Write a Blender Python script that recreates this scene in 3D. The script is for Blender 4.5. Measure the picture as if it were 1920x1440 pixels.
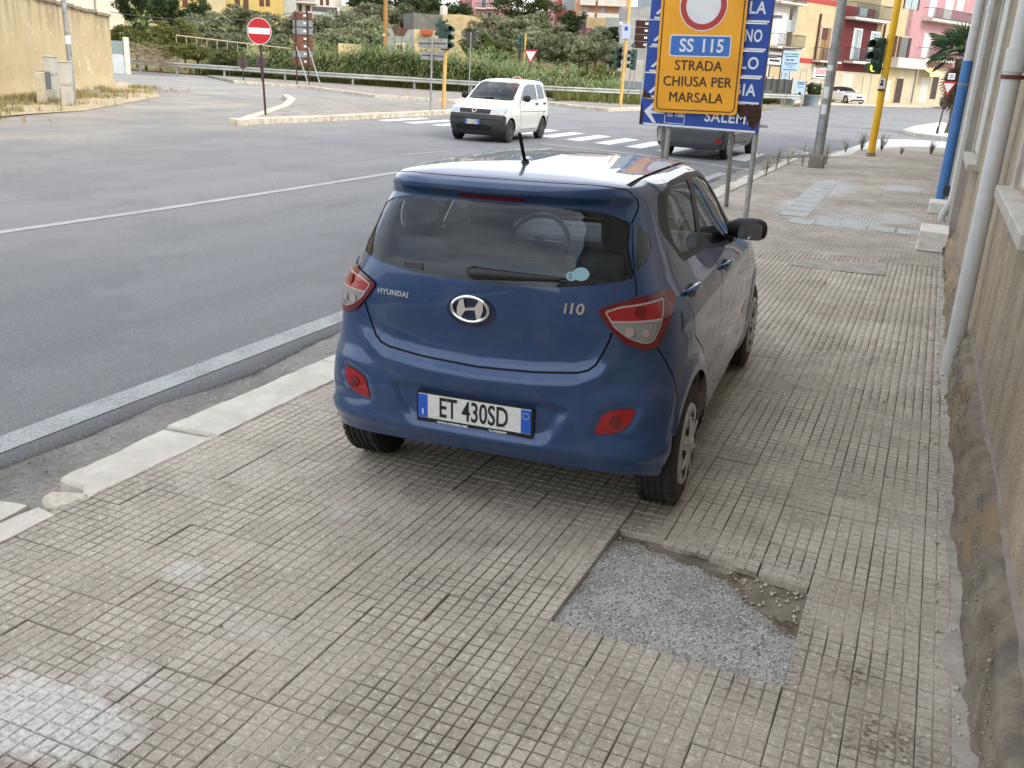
import bpy, bmesh, math, random
import numpy as np
from mathutils import Vector, Matrix, Quaternion
from mathutils.geometry import delaunay_2d_cdt
random.seed(7); np.random.seed(7)
for o in list(bpy.data.objects): bpy.data.objects.remove(o, do_unlink=True)
scene = bpy.context.scene
COL = scene.collection

# ------------------------------------------------------------ camera, sky, sun, exposure
FPX, PITCH, YAW, ROLL, CAM_H = 1769.3, 0.32739, 0.39671, 0.05686, 1.934
cF = Vector((-math.sin(YAW)*math.cos(PITCH), math.cos(YAW)*math.cos(PITCH), -math.sin(PITCH)))
_r = Vector((math.cos(YAW), math.sin(YAW), 0)); _u = _r.cross(cF)
cR = _r*math.cos(ROLL) + _u*math.sin(ROLL); cU = -_r*math.sin(ROLL) + _u*math.cos(ROLL)
CAM = Vector((0, 0, CAM_H))
cd = bpy.data.cameras.new('camera'); co = bpy.data.objects.new('camera', cd); COL.objects.link(co)
co.matrix_world = Matrix(((cR.x, cU.x, -cF.x, 0), (cR.y, cU.y, -cF.y, 0), (cR.z, cU.z, -cF.z, CAM_H), (0, 0, 0, 1)))
cd.sensor_width = 36; cd.lens = FPX/1920*36; cd.clip_end = 3000; cd.clip_start = 0.05
scene.camera = co

SUN_AZ, SUN_EL = math.radians(112), math.radians(38)      # azimuth clockwise from +Y
world = bpy.data.worlds.new('World'); scene.world = world; world.use_nodes = True
wn, wl = world.node_tree.nodes, world.node_tree.links
wn.clear()
out = wn.new('ShaderNodeOutputWorld'); bg = wn.new('ShaderNodeBackground'); sky = wn.new('ShaderNodeTexSky')
sky.sky_type = 'NISHITA'; sky.sun_disc = False; sky.sun_elevation = SUN_EL; sky.sun_rotation = SUN_AZ
sky.dust_density = 2.0; sky.air_density = 1.0; sky.ozone_density = 1.0
tc = wn.new('ShaderNodeTexCoord'); mp = wn.new('ShaderNodeMapping'); mp.inputs['Scale'].default_value = (1.0, 1.0, 2.6)
nz = wn.new('ShaderNodeTexNoise'); nz.inputs['Scale'].default_value = 1.6; nz.inputs['Detail'].default_value = 5; nz.inputs['Roughness'].default_value = 0.58
rp = wn.new('ShaderNodeValToRGB'); rp.color_ramp.elements[0].position = 0.22; rp.color_ramp.elements[1].position = 0.66
mx = wn.new('ShaderNodeMixRGB'); mx.inputs['Color2'].default_value = (7.6, 7.6, 7.6, 1)
mf = wn.new('ShaderNodeMath'); mf.operation = 'MULTIPLY'; mf.inputs[1].default_value = 0.88
wl.new(tc.outputs['Generated'], mp.inputs['Vector']); wl.new(mp.outputs[0], nz.inputs['Vector'])
wl.new(nz.outputs['Fac'], rp.inputs[0]); wl.new(rp.outputs[0], mf.inputs[0]); wl.new(mf.outputs[0], mx.inputs['Fac'])
wl.new(sky.outputs[0], mx.inputs['Color1']); wl.new(mx.outputs[0], bg.inputs['Color'])
bg.inputs['Strength'].default_value = 0.15
wl.new(bg.outputs[0], out.inputs[0])
sd = bpy.data.lights.new('sun', 'SUN'); sd.energy = 0.85; sd.angle = math.radians(12); sd.color = (1.0, 0.93, 0.82)
so = bpy.data.objects.new('sun', sd); COL.objects.link(so)
sdir = Vector((math.sin(SUN_AZ)*math.cos(SUN_EL), math.cos(SUN_AZ)*math.cos(SUN_EL), math.sin(SUN_EL)))
so.rotation_euler = (-sdir).to_track_quat('-Z', 'Y').to_euler(); so.location = (30, -10, 40)
vs = scene.view_settings
vs.view_transform = 'Standard'; vs.look = 'None'; vs.gamma = 1.0; vs.use_curve_mapping = False; vs.exposure = 1.2
scene.render.engine = 'CYCLES'

# ------------------------------------------------------------ survey helpers: a photo pixel (1920 x 1440) to a place in the street
def pray(px, py): return cF + cR*((px-960)/FPX) - cU*((py-720)/FPX)
def at(px, py, z=0.0):
    d = pray(px, py); return CAM + d*((z-CAM_H)/d.z)
def atd(px, py, dep): return CAM + pray(px, py)*dep
def hgt(base, py):
    lo, hi = 0.0, 60.0
    for _ in range(40):
        m = (lo+hi)/2; d = Vector((base[0], base[1], base[2]+m)) - CAM
        if 720 - FPX*d.dot(cU)/d.dot(cF) > py: lo = m
        else: hi = m
    return lo
def proj(P):
    d = Vector(P)-CAM; z = d.dot(cF); return 960+FPX*d.dot(cR)/z, 720-FPX*d.dot(cU)/z, z

# ------------------------------------------------------------ mesh and scene helpers
class MB:
    def __init__(s): s.v = []; s.f = []; s.m = []
    def add(s, vs_, fs, mi=0):
        b = len(s.v); s.v += [tuple(v) for v in vs_]; s.f += [tuple(i+b for i in f) for f in fs]; s.m += [mi]*len(fs); return s
    def box(s, c, size, rz=0, mi=0, M=None):
        hx, hy, hz = size[0]/2, size[1]/2, size[2]/2
        P = [Vector((x*hx, y*hy, z*hz)) for z in (-1, 1) for x, y in ((-1, -1), (1, -1), (1, 1), (-1, 1))]
        if M is not None: P = [M @ p for p in P]
        elif rz:
            ca, sa = math.cos(rz), math.sin(rz); P = [Vector((p.x*ca-p.y*sa, p.x*sa+p.y*ca, p.z)) for p in P]
        P = [p+Vector(c) for p in P]
        return s.add(P, [(3, 2, 1, 0), (4, 5, 6, 7), (0, 1, 5, 4), (1, 2, 6, 5), (2, 3, 7, 6), (3, 0, 4, 7)], mi)
    def cyl(s, a, b, r0, r1=None, n=12, caps=True, mi=0):
        r1 = r0 if r1 is None else r1; a, b = Vector(a), Vector(b); d = (b-a).normalized()
        u = d.orthogonal().normalized(); w = d.cross(u); P = []
        for c, r in ((a, r0), (b, r1)):
            P += [c+(u*math.cos(2*math.pi*i/n)+w*math.sin(2*math.pi*i/n))*r for i in range(n)]
        F = [(i, (i+1) % n, n+(i+1) % n, n+i) for i in range(n)]
        if caps: F += [tuple(range(n-1, -1, -1)), tuple(range(n, 2*n))]
        return s.add(P, F, mi)
    def tube(s, pts, rs, n=8, caps=True, mi=0):
        pts = [Vector(p) for p in pts]; k = len(pts)
        if not hasattr(rs, '__len__'): rs = [rs]*k
        P = []; ref = None
        for i, p in enumerate(pts):
            d = (pts[min(i+1, k-1)]-pts[max(i-1, 0)]).normalized()
            if ref is None: ref = d.orthogonal().normalized()
            u = (ref-d*ref.dot(d)).normalized(); ref = u; w = d.cross(u)
            P += [p+(u*math.cos(2*math.pi*j/n)+w*math.sin(2*math.pi*j/n))*rs[i] for j in range(n)]
        F = [(i*n+j, i*n+(j+1) % n, (i+1)*n+(j+1) % n, (i+1)*n+j) for i in range(k-1) for j in range(n)]
        if caps: F += [tuple(range(n-1, -1, -1)), tuple(range((k-1)*n, k*n))]
        return s.add(P, F, mi)
    def prism(s, poly, z0, z1, M=None, mi=0):
        """poly: list of (x,y) counter-clockwise, extruded in z, then M"""
        n = len(poly); P = [Vector((x, y, z0)) for x, y in poly]+[Vector((x, y, z1)) for x, y in poly]
        if M is not None: P = [M @ p for p in P]
        return s.add(P, [tuple(range(n-1, -1, -1)), tuple(range(n, 2*n))]+[(i, (i+1) % n, n+(i+1) % n, n+i) for i in range(n)], mi)
    def lathe(s, prof, c=(0, 0, 0), axis='z', n=24, mi=0):
        P = []; k = len(prof)
        for r, h in prof:
            for j in range(n):
                a = 2*math.pi*j/n; x, y = r*math.cos(a), r*math.sin(a)
                q = {'z': (x, y, h), 'x': (h, x, y), 'y': (y, h, x)}[axis]; P.append((q[0]+c[0], q[1]+c[1], q[2]+c[2]))
        return s.add(P, [(i*n+j, i*n+(j+1) % n, (i+1)*n+(j+1) % n, (i+1)*n+j) for i in range(k-1) for j in range(n)], mi)
    def quad(s, a, b, c, d, mi=0): return s.add([a, b, c, d], [(0, 1, 2, 3)], mi)
    def mesh(s, name, mats, smooth=False):
        me = bpy.data.meshes.new(name); me.from_pydata(s.v, [], s.f)
        for m in (mats if isinstance(mats, (list, tuple)) else [mats]): me.materials.append(m)
        if any(s.m): me.polygons.foreach_set('material_index', s.m)
        if smooth: me.polygons.foreach_set('use_smooth', [True]*len(s.f))
        me.update(); return me
    def build(s, name, mats, parent=None, smooth=False, bevel=0, **kw):
        o = link(bpy.data.objects.new(name, s.mesh(name, mats, smooth)), parent, **kw)
        if bevel:
            b = o.modifiers.new('bevel', 'BEVEL'); b.width = bevel; b.segments = 2; b.limit_method = 'ANGLE'; b.angle_limit = math.radians(40)
        if smooth and not bevel: autosmooth(o.data)
        return o
def autosmooth(me, ang=40):
    bm = bmesh.new(); bm.from_mesh(me); bmesh.ops.recalc_face_normals(bm, faces=bm.faces)
    for e in bm.edges:
        if len(e.link_faces) == 2 and e.calc_face_angle(0) > math.radians(ang): e.smooth = False
    bm.to_mesh(me); bm.free()
def link(o, parent=None, label=None, cat=None, group=None, kind=None):
    COL.objects.link(o)
    if parent is not None: o.parent = parent
    return tag(o, label, cat, group, kind)
def tag(o, label=None, cat=None, group=None, kind=None):
    if label: o['label'] = label
    if cat: o['category'] = cat
    if group: o['group'] = group
    if kind: o['kind'] = kind
    return o
def empty(name, loc=(0, 0, 0), rz=0, label=None, cat=None, group=None):
    o = bpy.data.objects.new(name, None); o.empty_display_size = 0.1; o.location = loc; o.rotation_euler = (0, 0, rz)
    return link(o, None, label, cat, group)
def fromdata(name, V, Fq, mats, parent=None, mi=None, smooth=False, **kw):
    """V (n,3) array, Fq (m,k) int array"""
    V = np.asarray(V, dtype=np.float32); Fq = np.asarray(Fq, dtype=np.int32); m, k = Fq.shape
    me = bpy.data.meshes.new(name); me.vertices.add(len(V)); me.vertices.foreach_set('co', V.ravel())
    me.loops.add(m*k); me.loops.foreach_set('vertex_index', Fq.ravel()); me.polygons.add(m)
    me.polygons.foreach_set('loop_start', np.arange(0, m*k, k, dtype=np.int32))
    for mt in (mats if isinstance(mats, (list, tuple)) else [mats]): me.materials.append(mt)
    if mi is not None: me.polygons.foreach_set('material_index', np.asarray(mi, dtype=np.int32))
    if smooth: me.polygons.foreach_set('use_smooth', np.ones(m, dtype=bool))
    me.update(calc_edges=True); me.validate()
    if name is None: return me
    return link(bpy.data.objects.new(name, me), parent, **kw)
def kids(o): return [c for c in bpy.data.objects if c.parent == o]
def copy_tree(o, parent=None, ch=None):
    c = o.copy(); COL.objects.link(c); c.parent = parent
    for k in (o.children): copy_tree(k, c)
    return c
def text_mesh(body, size, depth=0.002, offset=0.0, align='CENTER', shear=0.0, sx=1.0, space=1.0):
    """flat lettering as a mesh in the XY plane, centred"""
    cu = bpy.data.curves.new('lettering', 'FONT'); cu.body = body; cu.size = size; cu.extrude = depth; cu.offset = offset
    cu.align_x = align; cu.align_y = 'CENTER'; cu.shear = shear; cu.space_character = space; cu.resolution_u = 4
    o = bpy.data.objects.new('lettering', cu); COL.objects.link(o)
    bpy.context.view_layer.update()
    me = bpy.data.meshes.new_from_object(o.evaluated_get(bpy.context.evaluated_depsgraph_get()))
    bpy.data.objects.remove(o, do_unlink=True); bpy.data.curves.remove(cu)
    if sx != 1: me.transform(Matrix.Diagonal((sx, 1, 1, 1)))
    return me
def lettering(name, body, size, M, mat, parent, **kw):
    me = text_mesh(body, size, **kw); me.transform(M); me.materials.clear(); me.materials.append(mat)
    return link(bpy.data.objects.new(name, me), parent)

# ------------------------------------------------------------ materials
def srgb(r, g, b):
    f = lambda c: (c/255/12.92) if c/255 <= 0.04045 else ((c/255+0.055)/1.055)**2.4
    return (f(r), f(g), f(b), 1)
class NT:
    def __init__(s, name):
        s.mat = bpy.data.materials.new(name); s.mat.use_nodes = True; s.t = s.mat.node_tree; s.n = s.t.nodes
        s.b = s.n['Principled BSDF']; s.o = s.n['Material Output']; s.pos = None
    def new(s, t, **kw):
        n = s.n.new(t)
        for k, v in kw.items():
            if k in n.inputs: n.inputs[k].default_value = v
            else: setattr(n, k, v)
        return n
    def L(s, a, b): s.t.links.new(a, b)
    def P(s):
        if s.pos is None: s.pos = s.new('ShaderNodeNewGeometry').outputs['Position']
        return s.pos
    def noise(s, scale, detail=4, rough=0.55, vec=None, dist=0.0, sc=None):
        n = s.new('ShaderNodeTexNoise', Scale=scale, Detail=detail, Roughness=rough, Distortion=dist)
        v = vec if vec is not None else s.P()
        if sc:
            m = s.new('ShaderNodeMapping'); m.inputs['Scale'].default_value = sc; s.L(v, m.inputs['Vector']); v = m.outputs[0]
        s.L(v, n.inputs['Vector']); return n.outputs['Fac']
    def ramp(s, fac, stops):
        r = s.new('ShaderNodeValToRGB'); e = r.color_ramp.elements
        while len(e) < len(stops): e.new(0.5)
        for i, (p_, c) in enumerate(stops):
            e[i].position = p_; e[i].color = c if len(c) == 4 else (*c, 1)
        s.L(fac, r.inputs[0]); return r.outputs[0]
    def rampf(s, fac, a, b): return s.ramp(fac, [(a, (0, 0, 0, 1)), (b, (1, 1, 1, 1))])
    def mix(s, fac, a, b, mode='MIX'):
        m = s.new('ShaderNodeMixRGB', blend_type=mode)
        for v, k in ((fac, 'Fac'), (a, 'Color1'), (b, 'Color2')):
            if hasattr(v, 'links'): s.L(v, m.inputs[k])
            else: m.inputs[k].default_value = v
        return m.outputs[0]
    def math(s, op, a, b=0.0, c=0.0, clamp=False):
        m = s.new('ShaderNodeMath', operation=op); m.use_clamp = clamp
        for i, v in enumerate((a, b, c)):
            if hasattr(v, 'links'): s.L(v, m.inputs[i])
            else: m.inputs[i].default_value = v
        return m.outputs[0]
    def bump(s, h, strength=0.3, dist=0.01):
        b = s.new('ShaderNodeBump', Strength=strength, Distance=dist); s.L(h, b.inputs['Height']); s.L(b.outputs[0], s.b.inputs['Normal'])
    def col(s, c):
        if hasattr(c, 'links'): s.L(c, s.b.inputs['Base Color'])
        else: s.b.inputs['Base Color'].default_value = c
    def set(s, **kw):
        for k, v in kw.items():
            i = s.b.inputs[k.replace('_', ' ')]
            if hasattr(v, 'links'): s.L(v, i)
            else: i.default_value = v
        return s
MATS = {}
def mat(name, c, rough=0.7, var=0.0, scale=6, c2=None, metal=0.0, bump=0.0, bscale=40, bdist=0.005, spec=0.5, coat=0.0, objspace=False):
    """simple weathered material: base colour mottled by noise"""
    if name in MATS: return MATS[name]
    t = NT(name); vec = t.new('ShaderNodeTexCoord').outputs['Object'] if objspace else None
    if var or c2:
        c2 = c2 or tuple(max(0, x*(1-var)) for x in c[:3])+(1,)
        f = t.noise(scale, 5, 0.6, vec); t.col(t.mix(t.rampf(f, 0.35, 0.68), c, c2))
    else: t.col(c)
    t.set(Roughness=rough, Metallic=metal, Specular_IOR_Level=spec, Coat_Weight=coat)
    if coat: t.set(Coat_Roughness=0.03)
    if bump: t.bump(t.noise(bscale, 5, 0.6, vec), bump, bdist)
    MATS[name] = t.mat; return t.mat
def glass_mat(name, tint, refl=0.10, dark=0.0):
    t = NT(name); tr = t.new('ShaderNodeBsdfTransparent', Color=tint); gl = t.new('ShaderNodeBsdfGlossy', Color=(0.9, 0.95, 1, 1), Roughness=0.015)
    fr = t.new('ShaderNodeFresnel', IOR=1.5); a = t.math('ADD', t.math('MULTIPLY', fr.outputs[0], 0.95), refl, clamp=True)
    m = t.new('ShaderNodeMixShader'); t.L(a, m.inputs[0]); t.L(tr.outputs[0], m.inputs[1]); t.L(gl.outputs[0], m.inputs[2]); t.L(m.outputs[0], t.o.inputs[0])
    return t.mat
# ============================================================ CARS: a shell is a family of plan contours S(s, v), panels are outlines cut in it
def pchip(X, Y, x):
    X = np.asarray(X, float); Y = np.asarray(Y, float); x = np.clip(np.asarray(x, float), X[0], X[-1])
    h = np.diff(X); d = np.diff(Y)/h; m = np.zeros_like(Y)
    for i in range(1, len(X)-1):
        if d[i-1]*d[i] > 0: w1, w2 = 2*h[i]+h[i-1], h[i]+2*h[i-1]; m[i] = (w1+w2)/(w1/d[i-1]+w2/d[i])
    m[0], m[-1] = d[0], d[-1]; k = np.clip(np.searchsorted(X, x)-1, 0, len(X)-2); t = (x-X[k])/h[k]
    return (1+2*t)*(1-t)**2*Y[k]+t*(1-t)**2*h[k]*m[k]+t*t*(3-2*t)*Y[k+1]+t*t*(t-1)*h[k]*m[k+1]
class Shell:
    XF = np.array([0, .42, .74, .91, .975, 1.0, 1.0, .99, .965, .86, .5, 0])
    def __init__(s, rows, disp=None, mid=1.2, off=None):
        """rows: v, z, half width, y rear, y front, rear sweep, front sweep"""
        s.T = np.array(rows, float); s.disp = disp; s.mid = mid
        s.v0, s.v1 = s.T[0, 0], s.T[-1, 0]
        vv = np.full(1200, .7); ss = np.linspace(0, 11, 1200); P = s.base(ss, vv)
        s.us = np.concatenate([[0], np.cumsum(np.linalg.norm(np.diff(P, axis=0), axis=1))]); s.ss = ss; s.U = s.us[-1]
    def base(s, S_, v):
        z, w, yr, yf, kr, kf = [pchip(s.T[:, 0], s.T[:, i], v) for i in range(1, 7)]
        o = np.zeros_like(yr); L = yf-yr; mid = yr+L*.5
        yc = [yr, yr+.012*kr, yr+.055*kr, yr+.15*kr, yr+.32*kr, np.minimum(yr+.75, yr+L*.32), mid, yf-L*.26, yf-.45*kf, yf-.2*kf, yf-.045*kf, yf]
        X = np.array([f*w for f in s.XF]); Y = np.array(yc)
        X = np.vstack([-X[1:2], X, -X[-2:-1]]); Y = np.vstack([Y[1:2], Y, Y[-2:-1]])
        k = np.clip(np.floor(S_).astype(int), 0, 10); t = S_-k; i = np.arange(len(S_)); r = []
        for A in (X, Y):
            a, b, c, d = A[k, i], A[k+1, i], A[k+2, i], A[k+3, i]
            r.append(.5*(2*b+(c-a)*t+(2*a-5*b+4*c-d)*t*t+(3*b-a-3*c+d)*t**3))
        return np.stack([r[0], r[1], z], 1)
    def s_of(s, u): return np.interp(u, s.us, s.ss)
    def pt(s, u, v):
        u = np.asarray(u, float); v = np.asarray(v, float); e = .004
        B = lambda a, b: s.base(s.s_of(np.clip(a, 0, s.U)), np.clip(b, s.v0, s.v1))
        P = B(u, v)
        if s.disp is not None:
            n = np.cross(B(u+e, v)-B(u-e, v), B(u, v+e)-B(u, v-e)); n /= np.linalg.norm(n, axis=1)[:, None]+1e-12
            P = P+n*s.disp(u, v, P)[:, None]
        return P
    def nrm(s, u, v):
        e = .006; n = np.cross(s.pt(np.clip(u+e, 0, s.U), v)-s.pt(np.clip(u-e, 0, s.U), v), s.pt(u, np.clip(v+e, s.v0, s.v1))-s.pt(u, np.clip(v-e, s.v0, s.v1)))
        n = n/(np.linalg.norm(n, axis=1)[:, None]+1e-12); n[u < 1e-6, 0] = 0; n[u > s.U-1e-6, 0] = 0; return n/(np.linalg.norm(n, axis=1)[:, None]+1e-12)
    def u_x(s, x, v):          # rear: parameter where the contour at v has half width x
        uu = np.linspace(0, s.U*.35, 900); P = s.base(s.s_of(uu), np.full(900, float(v))); k = np.argmax(P[:, 0] >= x) if (P[:, 0] >= x).any() else 899; return float(uu[k])
    def u_fx(s, x, v):         # the same at the front
        uu = np.linspace(s.U, s.U*.65, 900); P = s.base(s.s_of(uu), np.full(900, float(v))); k = np.argmax(P[:, 0] >= x) if (P[:, 0] >= x).any() else 899; return float(uu[k])
    def u_y(s, y, v):          # side
        uu = np.linspace(0, s.U, 3000); P = s.base(s.s_of(uu), np.full(3000, float(v))); return float(uu[np.argmin(np.abs(P[:, 1]-y)+(P[:, 0] < .3)*.5)])
def inpoly(poly, x, y):
    r = np.zeros(len(x), bool); n = len(poly); j = n-1
    for i in range(n):
        xi, yi = poly[i]; xj, yj = poly[j]
        if yi != yj: r ^= ((yi > y) != (yj > y)) & (x < (xj-xi)*(y-yi)/(yj-yi)+xi)
        j = i
    return r
def sdist(poly, x, y):
    """signed distance to a closed outline, positive outside"""
    d = np.full(len(x), 1e9); n = len(poly)
    for i in range(n):
        ax, ay = poly[i]; bx, by = poly[(i+1) % n]; dx, dy = bx-ax, by-ay; t = np.clip(((x-ax)*dx+(y-ay)*dy)/(dx*dx+dy*dy+1e-12), 0, 1)
        d = np.minimum(d, np.hypot(x-ax-t*dx, y-ay-t*dy))
    return np.where(inpoly(poly, x, y), -d, d)
def round_poly(P, r=.03, n=5):
    """fillet the corners of a closed outline"""
    out = []; N = len(P)
    for i in range(N):
        a, b, c = np.array(P[i-1], float), np.array(P[i], float), np.array(P[(i+1) % N], float)
        la, lc = np.linalg.norm(a-b), np.linalg.norm(c-b); k = min(r, la*.45, lc*.45)
        p0, p2 = b+(a-b)/la*k, b+(c-b)/lc*k
        for t in np.linspace(0, 1, n): out.append(tuple((1-t)**2*p0+2*t*(1-t)*b+t*t*p2))
    return out
def densify(P, step, closed=True):
    out = []
    for a, b in zip(P, P[1:]+(P[:1] if closed else [])):
        L = math.hypot(b[0]-a[0], b[1]-a[1]); k = max(1, int(L/step)); out += [(a[0]+(b[0]-a[0])*i/k, a[1]+(b[1]-a[1])*i/k) for i in range(k)]
    if not closed: out.append(P[-1])
    return out
def grow(P, d):
    """offset a closed outline outwards by d (counter-clockwise or not)"""
    N = len(P); A = sum(P[i][0]*P[(i+1) % N][1]-P[(i+1) % N][0]*P[i][1] for i in range(N)); sg = 1 if A > 0 else -1; out = []
    for i in range(N):
        a, b, c = P[i-1], P[i], P[(i+1) % N]; n1 = (b[1]-a[1], a[0]-b[0]); n2 = (c[1]-b[1], b[0]-c[0])
        l1, l2 = math.hypot(*n1)+1e-9, math.hypot(*n2)+1e-9; nx, ny = n1[0]/l1+n2[0]/l2, n1[1]/l1+n2[1]/l2; l = math.hypot(nx, ny)+1e-9
        out.append((b[0]+sg*d*nx/l, b[1]+sg*d*ny/l))
    return out
def stroke(P, w):
    """thin closed outline around an open polyline"""
    L, R_ = [], []
    for i, p_ in enumerate(P):
        a, b = P[max(i-1, 0)], P[min(i+1, len(P)-1)]; dx, dy = b[0]-a[0], b[1]-a[1]; l = math.hypot(dx, dy)+1e-9
        L.append((p_[0]-dy/l*w/2, p_[1]+dx/l*w/2)); R_.append((p_[0]+dy/l*w/2, p_[1]-dx/l*w/2))
    return L+R_[::-1]
def cut_shell(sh, regions, us, vs_, voids=(), step=.015):
    """cut the half shell into named regions; returns {name: (uv, triangles)}"""
    pts = []; edges = []; cons = []
    allp = [(n, p_) for n, p_ in regions]+[('void', p_) for p_ in voids]
    for n, P in allp:
        P = [(min(max(a, 0.0), sh.U), min(max(b, sh.v0), sh.v1)) for a, b in P]
        D = densify(P, step); b = len(pts); pts += D; edges += [(b+i, b+(i+1) % len(D)) for i in range(len(D))]
        cons.append(np.array(D))
    C = np.vstack(cons); gu, gv = np.meshgrid(us, vs_); G = np.stack([gu.ravel(), gv.ravel()], 1)
    # drop grid points that crowd an outline
    cell = {}; q = step
    for a, b in np.round(C/q).astype(int): cell[(a, b)] = 1
    keep = [not ((int(round(a/q)), int(round(b/q))) in cell) or a in (us[0], us[-1]) or b in (vs_[0], vs_[-1]) for a, b in G]
    G = G[np.array(keep)]
    allv = [Vector((float(a), float(b))) for a, b in pts]+[Vector((float(a), float(b))) for a, b in G]
    r = delaunay_2d_cdt(allv, edges, [], 0, 1e-5)
    uv = np.array([(v.x, v.y) for v in r[0]]); tri = np.array([f for f in r[2] if len(f) == 3]); c = uv[tri].mean(1)
    lab = np.full(len(tri), -1)
    for k in range(len(regions)-1, -1, -1): lab[inpoly(regions[k][1], c[:, 0], c[:, 1])] = k
    for P in voids: lab[inpoly(P, c[:, 0], c[:, 1])] = -2
    a = uv[tri]; area = (a[:, 1, 0]-a[:, 0, 0])*(a[:, 2, 1]-a[:, 0, 1])-(a[:, 2, 0]-a[:, 0, 0])*(a[:, 1, 1]-a[:, 0, 1])
    tri[area < 0] = tri[area < 0][:, ::-1]; ok = np.abs(area) > 1e-9
    res = {}
    for k, (n, _) in enumerate(regions):
        m = (lab == k) & ok
        if m.any(): res.setdefault(n, []).append(tri[m])
    m = (lab == -1) & ok; res['body'] = [tri[m]]
    return {n: (uv, np.vstack(t_)) for n, t_ in res.items()}
def shell_mesh(sh, uv, tri, name, mats, parent, off=0.0, sides='both', flip=False, smooth_=True):
    used, inv = np.unique(tri, return_inverse=True); w = uv[used]; T = inv.reshape(tri.shape)
    P = sh.pt(w[:, 0], w[:, 1]); N = sh.nrm(w[:, 0], w[:, 1]); P = P+N*off
    out = []
    def make(Pa, Na, Ta, nm):
        if flip: Ta = Ta[:, ::-1]; Na = -Na
        me = bpy.data.meshes.new(nm); me.from_pydata(Pa.tolist(), [], Ta.tolist()); me.polygons.foreach_set('use_smooth', [True]*len(Ta))
        for m in (mats if isinstance(mats, list) else [mats]): me.materials.append(m)
        me.update(); me.normals_split_custom_set_from_vertices(Na.tolist())
        return link(bpy.data.objects.new(nm, me), parent)
    Pm = P*np.array([-1, 1, 1]); Nm = N*np.array([-1, 1, 1]); Tm = T[:, ::-1]
    if sides == 'both': return make(np.vstack([P, Pm]), np.vstack([N, Nm]), np.vstack([T, Tm+len(P)]), name)
    return [make(P, N, T, name), make(Pm, Nm, Tm, name)]
def frame_at(sh, u, v, off=0.0):
    """placement frame on the shell: X to the right as seen from outside, Y up the surface, Z outwards"""
    a = abs(u); P = sh.pt([a], [v])[0]; N = sh.nrm(np.array([a]), np.array([v]))[0]; 
    if u < 0: P = P*[-1, 1, 1]; N = N*[-1, 1, 1]
    n = Vector(N); X = Vector((0, 0, 1)).cross(n).normalized(); Y = n.cross(X); p_ = Vector(P)+n*off
    return Matrix(((X.x, Y.x, n.x, p_.x), (X.y, Y.y, n.y, p_.y), (X.z, Y.z, n.z, p_.z), (0, 0, 0, 1)))
def arch(sh, y, z, r, n=28):
    P = []
    for i in range(n+1):
        a = math.pi*1.18*i/n-math.pi*.09; yy, zz = y-r*math.cos(a), z+r*math.sin(a); zz = max(zz, sh.v0); P.append((sh.u_y(yy, zz), zz))
    return [(P[0][0], sh.v0-.01)]+P+[(P[-1][0], sh.v0-.01)]
def sidepoly(sh, P, step=.04, closed=True): return [(sh.u_y(y, z), z) for y, z in densify(P, step, closed)]

M_TYRE = mat('tyre_rubber', srgb(34, 34, 36), .82, .3, 30, c2=srgb(52, 50, 48), bump=.15, objspace=True)
M_BLACKP = mat('black_plastic', srgb(24, 25, 27), .45, spec=.4)
M_DARKP = mat('dark_grey_plastic', srgb(42, 44, 47), .6, .2, 12, objspace=True)
M_UNDER = mat('underbody', srgb(20, 20, 21), .9)
M_TRIM = mat('cabin_trim', srgb(84, 88, 94), .8, .2, 8, objspace=True)
M_SEAT = mat('seat_fabric', srgb(62, 66, 72), .9, .25, 60, objspace=True)
M_CHROME = mat('chrome', (.78, .79, .80, 1), .12, metal=1.0)
M_SILVER = mat('hubcap_silver', srgb(186, 186, 184), .38, .25, 10, metal=.15, c2=srgb(158, 155, 150), objspace=True)
M_GAP = mat('panel_gap', srgb(10, 11, 14), .8)
M_GLASS = glass_mat('car_glass', (.84, .90, .91, 1), .0); M_GLASSD = glass_mat('privacy_glass', (.20, .24, .26, 1), .04); M_GLASSR = glass_mat('rear_glass', (.80, .88, .90, 1), .0)
def lamp_mat(name, c, rough=.12, lines=0):
    t = NT(name)
    if lines:
        w = t.new('ShaderNodeTexWave', Scale=lines); w.bands_direction = 'X'; t.L(t.new('ShaderNodeTexCoord').outputs['Object'], w.inputs['Vector']); t.col(t.mix(w.outputs['Fac'], c, tuple(x*.45 for x in c[:3])+(1,)))
    else: t.col(c)
    t.set(Roughness=rough, Coat_Weight=.6, Coat_Roughness=.02, Specular_IOR_Level=.4); return t.mat
M_LRED = lamp_mat('lamp_red', srgb(164, 16, 26), .2, 60); M_LDRED = lamp_mat('lamp_dark_red', srgb(96, 4, 12)); M_LCLR = lamp_mat('lamp_clear', srgb(150, 150, 146), .15, 45); M_LRIM = lamp_mat('lamp_rim', srgb(160, 146, 146), .2)
M_LHEAD = lamp_mat('headlamp_glass', srgb(186, 196, 204), .08, 22); M_LAMB = lamp_mat('lamp_amber', srgb(214, 120, 30), .2)
M_WHITE = mat('white_enamel', srgb(226, 228, 226), .45, .1, 30); M_EUBLUE = mat('plate_blue', srgb(24, 84, 186), .45); M_INK = mat('black_ink', srgb(22, 22, 24), .5)
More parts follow.
